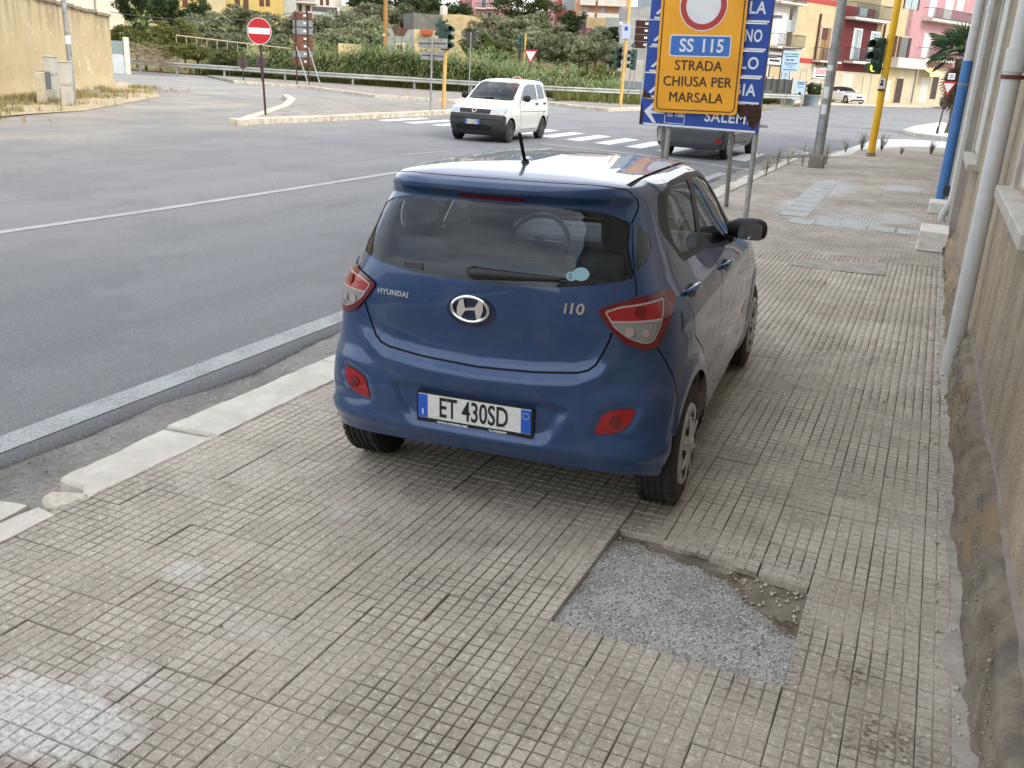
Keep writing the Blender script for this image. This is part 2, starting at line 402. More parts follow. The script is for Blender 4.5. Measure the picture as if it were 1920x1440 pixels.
def car_paint(name, c, metal=.3, rough=.32, dust=None):
    t = NT(name); fl = t.noise(900, 2, .5); cc = t.mix(t.math('MULTIPLY', t.rampf(fl, .4, .7), .18), c, tuple(min(1, x*1.9+.01) for x in c[:3])+(1,))
    if dust:
        d = t.math('MULTIPLY', t.rampf(t.noise(5, 6, .65), .48, .75), .10); cc = t.mix(d, cc, dust)
    t.col(cc); t.set(Metallic=metal, Roughness=rough, Coat_Weight=.9, Coat_Roughness=.012, Coat_IOR=1.45, Specular_IOR_Level=.2); return t.mat
def wheel(name, parent, x, y, r, w, m_cap, spokes=7, style='cap', side=1, dark=None):
    """tyre with tread grooves, rim, hubcap; x is the outer face"""
    wl_ = bpy.data.objects.new(name, None); wl_.empty_display_size = .1; link(wl_, parent); wl_.location = (x, y, r); wl_.rotation_euler = (0, 0, 0 if side > 0 else math.pi)
    rr = r*.645
    prof = [(rr-.01, -.01), (rr+.004, -.002), (rr+.03, .004), (r-.05, .006), (r-.022, -.004), (r-.008, -.018), (r, -.032)]
    for k_ in range(4):
        c = -.045-(w-.09)*k_/3
        prof += [(r, c+.012), (r-.009, c+.006), (r-.009, c-.006), (r, c-.012)]
    prof += [(r, -w+.03), (r-.02, -w+.006), (r-.06, -w), (rr, -w+.01)]
    m = MB().lathe(prof, axis='x', n=40)
    n = 46                                   # shoulder blocks
    for i in range(n):
        a = 2*math.pi*i/n; Rm = Matrix.Rotation(a, 3, 'X')
        for xc in (-.024, -w+.024): m.box(Rm @ Vector((0, 0, r-.012))+Vector((xc, 0, 0)), (.022, 2*math.pi*r/n*.62, .022), M=Rm)
    m.build('tyre', M_TYRE, wl_, smooth=True)
    MB().lathe([(rr, -.02), (rr-.02, -.05), (rr-.03, -w+.02), (.05, -w+.02), (.02, -.06), (0, -.06)], axis='x', n=32).build('rim', dark or M_DARKP, wl_, smooth=True)
    if style == 'cap':
        cap = MB().lathe([(rr+.004, -.004), (rr-.002, .008), (rr-.022, .012), (rr-.036, .006), (rr*.62, .016), (rr*.42, .020), (rr*.22, .022), (0, .023)], axis='x', n=48).build('hubcap', m_cap, wl_, smooth=True)
        h = MB(); rb = MB()
        for i in range(spokes):
            a = 2*math.pi*i/spokes; Rm = Matrix.Rotation(a, 3, 'X'); P = []
            for k_ in range(12):
                b = 2*math.pi*k_/12; yy = .021*math.cos(b)*(1.25 if math.sin(b) > 0 else .8); zz = rr*.72+.026*math.sin(b); P.append(Rm @ Vector((.0165, yy, zz)))
            h.add(P, [tuple(range(12))]); h.add([p_+Vector((.003, 0, 0)) for p_ in P], [tuple(range(12))])
            Rr2 = Matrix.Rotation(a+math.pi/spokes, 3, 'X'); rb.box(Rr2 @ Vector((.016, 0, rr*.62)), (.012, .022, rr*.5), M=Rr2)
        h.build('vent_hole', M_GAP, cap); rb.build('spoke', m_cap, cap, bevel=.004)
        MB().lathe([(.03, .022), (.028, .030), (0, .031)], axis='x', n=20).build('hub_emblem', m_cap, cap, smooth=True)
    else:
        cap = MB().lathe([(rr+.004, -.004), (rr-.004, .004), (rr-.03, -.012), (rr-.04, -.03)], axis='x', n=40).build('rim_lip', m_cap, wl_, smooth=True)
        sp = MB()
        for i in range(spokes):
            a = 2*math.pi*i/spokes; Rm = Matrix.Rotation(a, 3, 'X'); sp.box(Rm @ Vector((-.012, 0, rr*.5)), (.02, .045, rr*.95), M=Rm)
        sp.lathe([(.06, -.02), (.055, .002), (0, .004)], axis='x', n=20); sp.build('spoke', m_cap, wl_, bevel=.004)
    return wl_
def arch_liner(parent, y, r, x0, x1, n=20, zc=.29):
    m = MB(); P = []
    for xx in (x0, x1): P += [(xx, y-r*math.cos(math.pi*i/n), zc+r*math.sin(math.pi*i/n)) for i in range(n+1)]
    m.add(P, [(i, i+1, n+2+i, n+1+i) for i in range(n)]); k = len(P); m.add([P[n+1+i] for i in range(n+1)], [tuple(range(n+1))]); return m.build('wheel_arch', M_UNDER, parent)
def seat(parent, x, y, z, w=.46, back=.62, lean=.22, name='seat'):
    s_ = MB(); s_.box((x, y+.2, z+.08), (w, .5, .16)); Rm = Matrix.Rotation(lean, 3, 'X'); s_.box((x, y-.05-back*.5*math.sin(lean), z+.1+back*.5), (w, .13, back), M=Rm)
    o = s_.build(name, M_SEAT, parent, bevel=.05)
    MB().box((x, y-.06-(back+.12)*math.sin(lean), z+.1+back+.10), (.25, .09, .18), M=Rm).build('headrest', M_SEAT, o, bevel=.035); return o
def plate(parent, Mx, txt, w=.52, h=.11, frame=True, sub=None, name='number_plate'):
    """Italian number plate: white field, blue ends"""
    p_ = bpy.data.objects.new(name, None); p_.empty_display_size = .05; link(p_, parent); p_.matrix_basis = Mx
    if frame: MB().prism(round_poly([(-w/2-.01, -h/2-.022), (w/2+.01, -h/2-.022), (w/2+.01, h/2+.008), (-w/2-.01, h/2+.008)], .012), -.004, .008).build('plate_frame', M_BLACKP, p_)
    MB().box((0, 0, .009), (w, h, .004)).build('plate_field', M_PLATE, p_)
    for s_ in (-1, 1): MB().box((s_*(w/2-.022), 0, .0105), (.044, h-.004, .004)).build('plate_band', M_EUBLUE, p_)
    if txt: lettering('plate_number', txt, h*1.16, Matrix.Translation((-.002, -.002, .012)), M_INK, p_, sx=.62, depth=.0008, offset=.0016, space=1.0)
    if sub is not None:
        lettering('plate_country', 'I', .035, Matrix.Translation((-w/2+.022, -.028, .0132)), M_WHITE, p_, depth=.0006, offset=.001)
        pts = [(.014*math.cos(a), .014*math.sin(a)) for a in np.linspace(0, 2*math.pi, 17)[:-1]]
        MB().tube([(w/2-.022+a, .025+b, .0135) for a, b in pts]+[(w/2-.022+pts[0][0], .025+pts[0][1], .0135)], .0012, 5).build('plate_ring', mat('ring_yellow', srgb(200, 190, 90), .5), p_)
        lettering('dealer_name', sub[0], .0165, Matrix.Translation((-.10, -h/2-.0125, .0085)), M_WHITE, p_, depth=.0005, offset=.0004, sx=1.25)
        lettering('dealer_phone', sub[1], .0115, Matrix.Translation((.11, -h/2-.0125, .0085)), M_WHITE, p_, depth=.0005, offset=.0004)
    return p_
t = NT('plate_white'); t.col(t.mix(t.rampf(t.noise(40, 4), .5, .75), srgb(212, 214, 212), srgb(190, 190, 186))); t.set(Roughness=.35); M_PLATE = t.mat
# ============================================================ THE GROUND, ROAD AND PAVEMENTS
def smooth(a, b, x):
    t = max(0.0, min(1.0, (x-a)/(b-a))); return t*t*(3-2*t)
def road_z(x, y): return -0.10*(1-smooth(8, 22, y))
def walk_z(x): return 0.021*(max(-3.6, min(x, -0.8))+2.7)
def at_walk(px, py):
    z = 0.0
    for _ in range(5): P = at(px, py, z); z = walk_z(P.x)
    return P
def at_road(px, py):
    z = 0.0
    for _ in range(5): P = at(px, py, z); z = road_z(P.x, P.y)
    return P

t = NT('dry_earth'); n1 = t.noise(0.7, 6); n2 = t.noise(14, 5)
t.col(t.mix(t.rampf(n1, .35, .7), srgb(150, 132, 100), srgb(110, 104, 68))); t.set(Roughness=.95); t.bump(n2, .6, .05); M_EARTH = t.mat
g = MB(); S_ = 900
g.quad((-S_, -S_, -.4), (S_, -S_, -.4), (S_, S_+200, -.4), (-S_, S_+200, -.4)); g.build('ground', M_EARTH, kind='structure')

# asphalt: bluish grey with fine aggregate, wheel-polished bands and beige dust blown in from the side road
t = NT('asphalt'); sep = t.new('ShaderNodeSeparateXYZ'); t.L(t.P(), sep.inputs[0])
fine = t.noise(150, 4, .8); mid = t.noise(38, 4, .6); big = t.noise(.35, 5, .6); streak = t.noise(1.0, 5, .6, sc=(1.3, .05, 1))
c = t.mix(t.rampf(fine, .36, .64), srgb(66, 68, 71), srgb(142, 143, 144)); c = t.mix(t.math('MULTIPLY', t.rampf(t.noise(62, 4, .8), .56, .64), .55), c, srgb(168, 168, 166)); c = t.mix(t.math('MULTIPLY', t.rampf(t.noise(50, 4, .8), .57, .65), .6), c, srgb(50, 52, 55))
c = t.mix(t.math('MULTIPLY', t.rampf(streak, .42, .66), .45), c, srgb(128, 129, 130)); c = t.mix(t.math('MULTIPLY', t.rampf(mid, .45, .8), .35), c, srgb(66, 69, 74))
dustx = t.math('MULTIPLY', t.math('ADD', t.math('MULTIPLY', sep.outputs[0], -1/9), -12.5/9, clamp=True), 1.0)
dn = t.math('MULTIPLY', t.rampf(t.noise(.5, 6, .62, sc=(1, .6, 1)), .28, .7), dustx)
c = t.mix(t.math('MULTIPLY', dn, .95), c, srgb(162, 153, 137))
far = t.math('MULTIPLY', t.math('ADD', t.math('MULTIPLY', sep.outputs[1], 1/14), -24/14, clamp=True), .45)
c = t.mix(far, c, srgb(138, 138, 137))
patch = t.rampf(big, .50, .53); c = t.mix(t.math('MULTIPLY', patch, .16), c, srgb(70, 74, 80))
vor = t.new('ShaderNodeTexVoronoi', feature='DISTANCE_TO_EDGE', Scale=.42); t.L(t.mix(.25, t.P(), t.new('ShaderNodeTexNoise', Scale=1.5).outputs['Color'], 'ADD'), vor.inputs['Vector'])
crk = t.math('MULTIPLY', t.ramp(vor.outputs['Distance'], [(0, (1, 1, 1, 1)), (.008, (0, 0, 0, 1))]), t.rampf(t.noise(.25, 2), .5, .62))
c = t.mix(t.math('MULTIPLY', crk, .25), c, srgb(62, 62, 64)); oil = t.math('MULTIPLY', t.rampf(t.noise(1.1, 6, .7, sc=(1, .35, 1)), .60, .74), .35); c = t.mix(oil, c, srgb(74, 75, 77))
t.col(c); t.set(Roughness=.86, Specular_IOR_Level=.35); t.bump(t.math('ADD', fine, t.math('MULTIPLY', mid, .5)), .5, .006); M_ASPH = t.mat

# asphalt sheet: near edge is broken (irregular) along the gutter
xs = [-78+i*1.5 for i in range(46)]; xs = [x for x in xs if x < -10]+[-9, -8, -7, -6, -5.2, -4.6, -4.2]; ys = [-16+.5*i for i in range(76)]+[22+1.5*i for i in range(62)]
V = []; nx = len(xs)+1
for y in ys:
    for x in xs: V.append((x, y, road_z(x, y)))
    ex = -3.94+.14*smooth(12, 22, y)+.035*math.sin(y*1.7)+.03*math.sin(y*4.1+1)+.02*random.uniform(-1, 1)+(0 if y < 26 else min(40, (y-26)*1.4))
    V.append((ex, y, road_z(ex, y)))
Fq = [(j*nx+i, j*nx+i+1, (j+1)*nx+i+1, (j+1)*nx+i) for j in range(len(ys)-1) for i in range(nx-1)]
# broken edge lip
b0 = len(V)
for j, y in enumerate(ys): e = V[j*nx+nx-1]; V.append((e[0]+.015, e[1], e[2]-.07))
Fq += [(j*nx+nx-1, b0+j, b0+j+1, (j+1)*nx+nx-1) for j in range(len(ys)-1)]
ROAD = fromdata('road', V, Fq, M_ASPH, kind='structure')

# painted markings, worn through to the asphalt
def paint(name, c, wear=.45):
    t = NT(name); n = t.noise(60, 5, .7); n2 = t.noise(3.5, 4)
    f = t.rampf(t.math('ADD', n, t.math('MULTIPLY', n2, .5)), wear+.12, wear+.42)
    t.col(t.mix(f, srgb(112, 114, 116), c)); t.set(Roughness=.75); t.bump(n, .2, .003); return t.mat
M_LINE = paint('road_paint_worn', srgb(158, 161, 160), .42); M_ZEB = paint('road_paint', srgb(200, 202, 201), .2); M_FAINT = paint('road_paint_faint', srgb(168, 171, 171), .55)
def strip(name, pts, w, m, dz=.005, step=1.0):
    """ribbon along a polyline on the road"""
    P = []
    for a, b in zip(pts[:-1], pts[1:]):
        a, b = Vector(a[:2]), Vector(b[:2]); k = max(1, int((b-a).length/step))
        P += [a+(b-a)*(i/k) for i in range(k)]
    P.append(Vector(pts[-1][:2])); Vv = []
    for i, q in enumerate(P):
        d = (P[min(i+1, len(P)-1)]-P[max(i-1, 0)]).normalized(); nrm = Vector((-d.y, d.x))
        for s_ in (1, -1):
            r = q+nrm*(w/2*s_); Vv.append((r.x, r.y, road_z(r.x, r.y)+dz))
    return fromdata(name, Vv, [(2*i+1, 2*i+3, 2*i+2, 2*i) for i in range(len(P)-1)], m, ROAD)
strip('edge_line', [(-4.22, -14), (-4.2, 0), (-4.19, 6), (-4.08, 14), (-3.97, 20.2)], .19, M_LINE)
strip('centre_line', [(-9.2, -14), (-9.1, 7), (-8.75, 17), (-8.65, 22.3)], .15, M_LINE)
strip('stop_line', [at_road(1012, 269), at_road(1200, 290), at_road(1411, 320)], .32, M_FAINT)
strip('lane_line', [at_road(750, 291), at_road(842, 283)], .12, M_FAINT)
for i in range(13):
    x = -4.35-.97*i; yc = 24.9+.36*min(-3.9-x, 8.5)
    g = MB(); pts = [(x-.25, yc-1.45), (x+.25, yc-1.6), (x+.25, yc+1.2), (x-.25, yc+1.4)]
    g.add([(a, b, road_z(a, b)+.006) for a, b in pts], [(0, 1, 2, 3)]); g.build('zebra_stripe', M_ZEB, ROAD)

# gutter: rough concrete and grit between asphalt and kerb
t = NT('gutter_grit'); a = t.noise(30, 6, .7); b = t.noise(140, 3, .7); c3 = t.noise(2.2, 5)
c = t.mix(t.rampf(a, .35, .7), srgb(128, 124, 118), srgb(166, 161, 153)); c = t.mix(t.math('MULTIPLY', t.rampf(b, .62, .75), .8), c, srgb(206, 202, 194)); c = t.mix(t.math('MULTIPLY', t.rampf(c3, .45, .7), .6), c, srgb(96, 90, 82))
t.col(c); t.set(Roughness=.95); t.bump(t.math('ADD', a, b), .8, .02); M_GUT = t.mat
V = []; ys2 = [-14+.12*i for i in range(370)]; xs2 = [-4.10, -3.95, -3.86, -3.77, -3.68, -3.58, -3.48, -3.38]
for y in ys2:
    for i, x in enumerate(xs2): V.append((x, y, road_z(x, y)-.014+.012*math.sin(y*2.3+x*9)*math.sin(y*.9)+random.uniform(-.008, .008)+.02*(i/7)))
k = len(xs2)
fromdata('gutter', V, [(j*k+i, j*k+i+1, (j+1)*k+i+1, (j+1)*k+i) for j in range(len(ys2)-1) for i in range(k-1)], M_GUT, smooth=True, kind='structure')

# ------------------------------------------------------------ near pavement: bed, tiles, hole with gravel, kerb stones
t = NT('mortar_bed'); a = t.noise(3, 5); b = t.noise(60, 4)
t.col(t.mix(t.rampf(a, .4, .66), srgb(104, 95, 84), srgb(158, 149, 136))); t.set(Roughness=.95); t.bump(b, .5, .01); M_BED = t.mat
def blobf(t, sep, x, y, rx, ry, edge=.35, ns=9):
    dx = t.math('DIVIDE', t.math('SUBTRACT', sep.outputs[0], x), rx); dy = t.math('DIVIDE', t.math('SUBTRACT', sep.outputs[1], y), ry)
    d = t.math('SQRT', t.math('ADD', t.math('MULTIPLY', dx, dx), t.math('MULTIPLY', dy, dy)))
    d = t.math('ADD', d, t.math('MULTIPLY', t.math('SUBTRACT', t.noise(ns, 7, .75), .5), 2.2))
    return t.ramp(d, [(1-edge, (1, 1, 1, 1)), (1.0, (0, 0, 0, 1))])
def slurry(t, c):
    # splashed cement slurry, lying in the grooves as well as on the tiles
    sep = t.new('ShaderNodeSeparateXYZ'); t.L(t.P(), sep.inputs[0]); wear = t.rampf(t.noise(55, 5, .75), .30, .62)
    for px, py, rx, ry, e, k in ((90, 1345, .34, .19, .3, .8), (250, 1275, .18, .09, .7, .5), (350, 1070, .12, .09, .6, .6), (640, 960, .10, .10, .7, .4), (480, 1180, .2, .08, .8, .3)):
        st = at_walk(px, py); c = t.mix(t.math('MULTIPLY', t.math('MULTIPLY', blobf(t, sep, st.x, st.y, rx, ry, e, 12), wear), k), c, srgb(212, 212, 208))
    return c
t = NT('tile_groove'); a = t.noise(1.25, 5, .62); b = t.noise(70, 4)
c = t.mix(t.rampf(t.math('ADD', a, t.math('MULTIPLY', b, .16)), .46, .68), srgb(180, 170, 155), srgb(84, 74, 64)); c = slurry(t, c); t.col(c); t.set(Roughness=.95); M_GROOVE = t.mat
def tile_mat(name, flat=False):
    t = NT(name); sep = t.new('ShaderNodeSeparateXYZ'); t.L(t.P(), sep.inputs[0])
    tid = t.new('ShaderNodeTexWhiteNoise', noise_dimensions='2D'); sc = t.new('ShaderNodeVectorMath', operation='SNAP'); ad = t.new('ShaderNodeVectorMath', operation='ADD')
    ad.inputs[1].default_value = (.97, -2.80, 0); t.L(t.P(), ad.inputs[0]); t.L(ad.outputs[0], sc.inputs[0]); sc.inputs[1].default_value = (TS, TS, 100); t.L(sc.outputs[0], tid.inputs['Vector'])
    big = t.noise(.55, 6, .6); mid = t.noise(4.5, 6, .62); fine = t.noise(150, 4, .65)
    c = t.mix(t.rampf(tid.outputs['Value'], 0, 1), srgb(194, 185, 169), srgb(172, 163, 148))
    c = t.mix(t.math('MULTIPLY', t.rampf(mid, .40, .72), .6), c, srgb(150, 141, 130)); c = t.mix(t.math('MULTIPLY', t.rampf(big, .42, .70), .65), c, srgb(124, 116, 106))
    pale = t.noise(1.9, 6, .68, dist=.4); c = t.mix(t.math('MULTIPLY', t.rampf(pale, .55, .70), .55), c, srgb(204, 198, 188))
    sc2 = t.noise(38, 5, .7, sc=(1, .22, 1)); c = t.mix(t.math('MULTIPLY', t.rampf(sc2, .56, .70), .35), c, srgb(206, 199, 188))
    grime = t.noise(7, 7, .72); c = t.mix(t.math('MULTIPLY', t.rampf(grime, .58, .68), .45), c, srgb(112, 102, 91))
    c = t.mix(t.math('MULTIPLY', t.rampf(t.noise(85, 5, .8), .40, .66), .55), c, srgb(122, 113, 102)); c = t.mix(t.math('MULTIPLY', t.rampf(t.noise(48, 6, .8), .54, .64), .7), c, srgb(212, 206, 196)); c = t.mix(t.math('MULTIPLY', t.rampf(t.noise(34, 7, .85), .58, .64), .7), c, srgb(100, 90, 79))
    # dark speckled splashes near the wall corner and behind the hole; cement slurry splashes with shapes of their own
    def blob(x, y, rx, ry, edge=.35, ns=9):
        dx = t.math('DIVIDE', t.math('SUBTRACT', sep.outputs[0], x), rx); dy = t.math('DIVIDE', t.math('SUBTRACT', sep.outputs[1], y), ry)
        d = t.math('SQRT', t.math('ADD', t.math('MULTIPLY', dx, dx), t.math('MULTIPLY', dy, dy)))
        d = t.math('ADD', d, t.math('MULTIPLY', t.math('SUBTRACT', t.noise(ns, 6, .7), .5), 1.5))
        return t.ramp(d, [(1-edge, (1, 1, 1, 1)), (1.0, (0, 0, 0, 1))])
    c = slurry(t, c)
    for px, py, rx, ry in ((1640, 1385, .22, .16), (1545, 650, .22, .5), (1600, 1270, .12, .10)):
        st = at_walk(px, py); sp = t.math('MULTIPLY', blob(st.x, st.y, rx, ry, .7), t.rampf(t.noise(46, 4, .6), .5, .56)); c = t.mix(t.math('MULTIPLY', sp, .8), c, srgb(92, 81, 68))
    for px, py, rx, ry in ((1590, 415, .55, 1.0), (1560, 352, .45, 2.2), (1500, 385, .35, 1.2), (1680, 410, .4, .6), (1690, 352, .5, .9)):
        st = at_walk(px, py); c = t.mix(t.math('MULTIPLY', blob(st.x, st.y, rx, ry, .35, 3), .6), c, srgb(188, 192, 194))
    if flat:    # beyond the built pads the grooves are a few pixels wide: relief in the material
        def grid(o, off, w):
            m = t.math('ABSOLUTE', t.math('SUBTRACT', t.math('FRACT', t.math('DIVIDE', t.math('SUBTRACT', o, off), TS/4)), .5)); return t.math('GREATER_THAN', m, .5-w)
        gr = t.math('MAXIMUM', grid(sep.outputs[0], -.97, .09), grid(sep.outputs[1], 2.80, .09))
        c = t.mix(t.math('MULTIPLY', gr, t.math('MULTIPLY', t.rampf(t.noise(.9, 5, .62), .38, .64), .75)), c, srgb(80, 72, 63))
    t.col(c); t.set(Roughness=.88, Specular_IOR_Level=.3); t.bump(t.math('ADD', fine, t.math('MULTIPLY', t.noise(45, 4), 1.2)), .35, .004); return t.mat
TS = .2055
M_TILE = tile_mat('paving_tile'); M_TILEF = tile_mat('paving_tile_far', True)
SIDEWALK = MB(); SIDEWALK.add([(x, y, walk_z(x)-.034) for x, y in ((-3.16, -14), (-.8, -14), (-.8, 34.5), (-3.16, 29))], [(0, 1, 2, 3)])
SIDEWALK.add([(x, y, walk_z(x)-.034) for x, y in ((-.8, -14), (.75, -14), (.75, 36), (-.8, 34.5))], [(0, 1, 2, 3)])
SIDEWALK.add([(-3.16, 29, -.044), (-.8, 34.5, .006), (-.8, 34.5, -.2), (-3.16, 29, -.2)], [(0, 1, 2, 3)]).add([(-.8, 34.5, .006), (.75, 36, .006), (.75, 36, -.2), (-.8, 34.5, -.2)], [(0, 1, 2, 3)])
SIDEWALK = SIDEWALK.build('pavement', M_BED, kind='structure')
X0, Y0 = -.97, 2.80
def tile_geom(seed):
    r = random.Random(seed); V = []; F = []; mi = []; G = TS/4; z1, zg = .0034, .0008; h = TS/2
    q_ = h-.0013; V += [(-q_, -q_, zg), (q_, -q_, zg), (q_, q_, zg), (-q_, q_, zg), (-q_, -q_, -.03), (q_, -q_, -.03), (q_, q_, -.03), (-q_, q_, -.03)]
    F += [(0, 1, 2, 3), (0, 4, 5, 1), (1, 5, 6, 2), (2, 6, 7, 3), (3, 7, 4, 0)]; mi += [1, 0, 0, 0, 0]
    for i in range(4):
        for j in range(4):
            cx, cy = -h+G*(i+.5), -h+G*(j+.5); w = G/2-.0024; wt = w-.0013; dz = r.uniform(-.0008, .0006); b = len(V)
            jit = lambda a: a*r.uniform(.93, 1.02) if r.random() < .85 else a*r.uniform(.72, .95)
            V += [(cx+sx*w, cy+sy*w, zg-.0005) for sx, sy in ((-1, -1), (1, -1), (1, 1), (-1, 1))]
            V += [(cx+sx*jit(wt), cy+sy*jit(wt), z1+dz) for sx, sy in ((-1, -1), (1, -1), (1, 1), (-1, 1))]
            F += [(b+4, b+5, b+6, b+7)]+[(b+k_, b+(k_+1) % 4, b+4+(k_+1) % 4, b+4+k_) for k_ in range(4)]; mi += [0]*5
    return np.array(V), np.array(F), np.array(mi)
VAR = [tile_geom(i) for i in range(8)]
VMESH = []
for v, f, m in VAR:
    me = bpy.data.meshes.new('paving_tile'); me.from_pydata(v.tolist(), [], f.tolist()); me.materials.append(M_TILE); me.materials.append(M_GROOVE); me.polygons.foreach_set('material_index', m.tolist()); VMESH.append(me)
SLOPE = math.atan(.021)
hole = {(i, j) for i in range(4) for j in range(4)}
cells = []
for i in range(-11, 7):
    for j in range(-16, 42):
        if (i, j) in hole: continue
        cx, cy = X0+(i+.5)*TS, Y0+(j+.5)*TS
        if cx > .43: continue
        px, py, dz = proj((cx, cy, 0)); infr = dz > 0 and -60 < px < 1980 and -60 < py < 1520
        cells.append((0 if infr else 1, dz if dz > 0 else 99, i, j, cx, cy))
cells.sort()
Vb, Fb, Mb, nb = [], [], [], 0
for n_, (_, _, i, j, cx, cy) in enumerate(cells):
    k = random.randrange(8); rz = random.randrange(4)*math.pi/2; dz = random.gauss(0, .0016); tx, ty = random.gauss(0, .006), random.gauss(0, .006)
    if j == 4 and 0 <= i <= 3: dz -= random.uniform(.001, .007); tx += random.uniform(-.03, .0); ty += random.gauss(0, .02)
    sl = SLOPE if cx < -.8 else 0
    Mx = Matrix.Translation((cx, cy, walk_z(cx)-.004+dz)) @ Matrix.Rotation(-sl+ty, 4, 'Y') @ Matrix.Rotation(tx, 4, 'X') @ Matrix.Rotation(rz+random.gauss(0, .004), 4, 'Z')
    if n_ < 300:
        o = bpy.data.objects.new('paving_tile', VMESH[k]); o.matrix_world = Mx; link(o, SIDEWALK)
    else:
        v, f, m = VAR[k]; A = np.array(Mx); Vb.append(v @ A[:3, :3].T+A[:3, 3]); Fb.append(f+nb); Mb.append(m); nb += len(v)
fromdata('paving_tiles', np.vstack(Vb), np.vstack(Fb), [M_TILE, M_GROOVE], SIDEWALK, mi=np.concatenate(Mb), kind='stuff')
yf0 = Y0+42*TS; g = MB()
ny = 60
for a, b in ((-3.165, -.8), (-.8, .55)):
    y1a = 29 if a < -1 else 34.5; y1b = 34.5 if a < -1 else 35.8
    g.add([(a, yf0, walk_z(a)), (b, yf0, walk_z(b)), (b, y1b, walk_z(b)), (a, y1a, walk_z(a))], [(0, 1, 2, 3)])
g.build('far_paving', M_TILEF, SIDEWALK)
# the patched cement rectangle and the strip of larger replacement slabs farther along
t = NT('cement_patch'); a = t.noise(9, 6, .65); b = t.noise(120, 4); t.col(t.mix(t.rampf(a, .35, .7), srgb(166, 160, 150), srgb(128, 122, 114))); t.set(Roughness=.9); t.bump(t.math('ADD', a, b), .5, .006); M_CEM = t.mat
def patch_poly(name, pxs, m, z=.006, parent=SIDEWALK):
    P = [at_walk(*q) for q in pxs]; return MB().add([(q.x, q.y, walk_z(q.x)+z) for q in P][::-1], [tuple(range(len(P)))]).build(name, m, parent)
patch_poly('cement_patch', [(1480, 497), (1500, 488), (1560, 490), (1663, 494), (1660, 517), (1600, 512), (1520, 503)], M_CEM)
M_SLAB = mat('grey_slab', srgb(176, 178, 176), .85, .25, 5, bump=.3)
for i in range(9):
    x = -1.75-.012*i; y = 14.8+.62*i; MB().box((x, y, walk_z(x)+.004), (.40, .56, .012)).build('replacement_slab', M_SLAB, SIDEWALK, bevel=.004)
for i in range(5):
    x = -1.55+.36*i; MB().box((x, 14.0, walk_z(x)+.003), (.33, .5, .012)).build('replacement_slab', M_SLAB, SIDEWALK, bevel=.004)

# hole: earth floor, heap of grey grit, loose stones
t = NT('hole_earth'); a = t.noise(9, 6, .7); b = t.noise(90, 4, .7)
c = t.mix(t.rampf(a, .38, .66), srgb(104, 92, 74), srgb(168, 153, 124)); c = t.mix(t.math('MULTIPLY', t.rampf(t.noise(60, 6, .8), .54, .64), .7), c, srgb(190, 182, 164)); c = t.mix(t.math('MULTIPLY', t.rampf(t.noise(42, 6, .8), .57, .64), .6), c, srgb(70, 60, 48)); t.col(c); t.set(Roughness=.97); t.bump(t.math('ADD', a, b), 1.0, .03); M_HOLE = t.mat
t = NT('cement_powder'); a = t.noise(120, 5, .75); b = t.noise(5, 5); t.col(t.mix(t.rampf(a, .3, .7), srgb(132, 130, 126), t.mix(t.rampf(b, .42, .62), srgb(196, 196, 194), srgb(146, 138, 124)))); t.set(Roughness=.95); t.bump(a, .6, .008); M_POWDER = t.mat
n = 60; V = []; hz = lambda x, y: 0.0
def heap(u, v):    # u,v in 0..1 (x, y across the hole): heap slopes down to back right
    vb = 1.02-.14*u-.46*u*u+.02*math.sin(u*13)+.015*math.sin(u*41+v*9); h = .026*smooth(-.02, .16, vb-v)*(1-.45*smooth(.35, .0, u)); b_ = ((u-.55)/.4)**2+((v-.36)/.3)**2
    return h+.012*max(0, 1-b_)-.010*smooth(.6, 1.0, v)*smooth(.5, .1, u)
W_ = 4*TS
for j in range(n+1):
    for i in range(n+1):
        u, v = i/n, j/n; x, y = X0+u*W_, Y0+v*W_
        z = walk_z(x)-.034+.006*math.sin(u*9+v*4)*math.sin(v*11)+heap(u, v)+random.gauss(0, .0012); V.append((x, y, z))
fromdata('hole_floor', V, [(j*(n+1)+i, j*(n+1)+i+1, (j+1)*(n+1)+i+1, (j+1)*(n+1)+i) for j in range(n) for i in range(n)], [M_HOLE, M_POWDER], SIDEWALK, mi=[1 if heap((i+.5)/n, (j+.5)/n)+random.gauss(0, .0015) > .004 else 0 for j in range(n) for i in range(n)], smooth=True)
t = NT('grey_grit'); ob = t.new('ShaderNodeTexWhiteNoise', noise_dimensions='3D'); sn = t.new('ShaderNodeVectorMath', operation='SNAP'); sn.inputs[1].default_value = (.007, .007, .007); t.L(t.P(), sn.inputs[0]); t.L(sn.outputs[0], ob.inputs['Vector'])
t.col(t.ramp(ob.outputs['Value'], [(0, srgb(104, 102, 98)), (.5, srgb(166, 166, 164)), (1, srgb(218, 217, 214))])); t.set(Roughness=.9); M_GRIT = t.mat
def pebbles(name, pts, rmin, rmax, m, parent, **kw):
    base = np.array([(1, 0, 0), (-1, 0, 0), (0, 1, 0), (0, -1, 0), (0, 0, 1), (0, 0, -1)], float); F0 = np.array([(0, 2, 4), (2, 1, 4), (1, 3, 4), (3, 0, 4), (2, 0, 5), (1, 2, 5), (3, 1, 5), (0, 3, 5)])
    N = len(pts); r = np.random.uniform(rmin, rmax, (N, 1, 1))*np.random.uniform(.6, 1.2, (N, 1, 3)); q = np.random.normal(size=(N, 3, 3)); q, _ = np.linalg.qr(q)
    Vv = np.einsum('nij,nkj->nki', q, base[None]*r*np.random.uniform(.7, 1.2, (N, 6, 1)))+np.asarray(pts)[:, None, :]
    return fromdata(name, Vv.reshape(-1, 3), (F0[None]+(np.arange(N)*6)[:, None, None]).reshape(-1, 3), m, parent, **kw)
pts = []
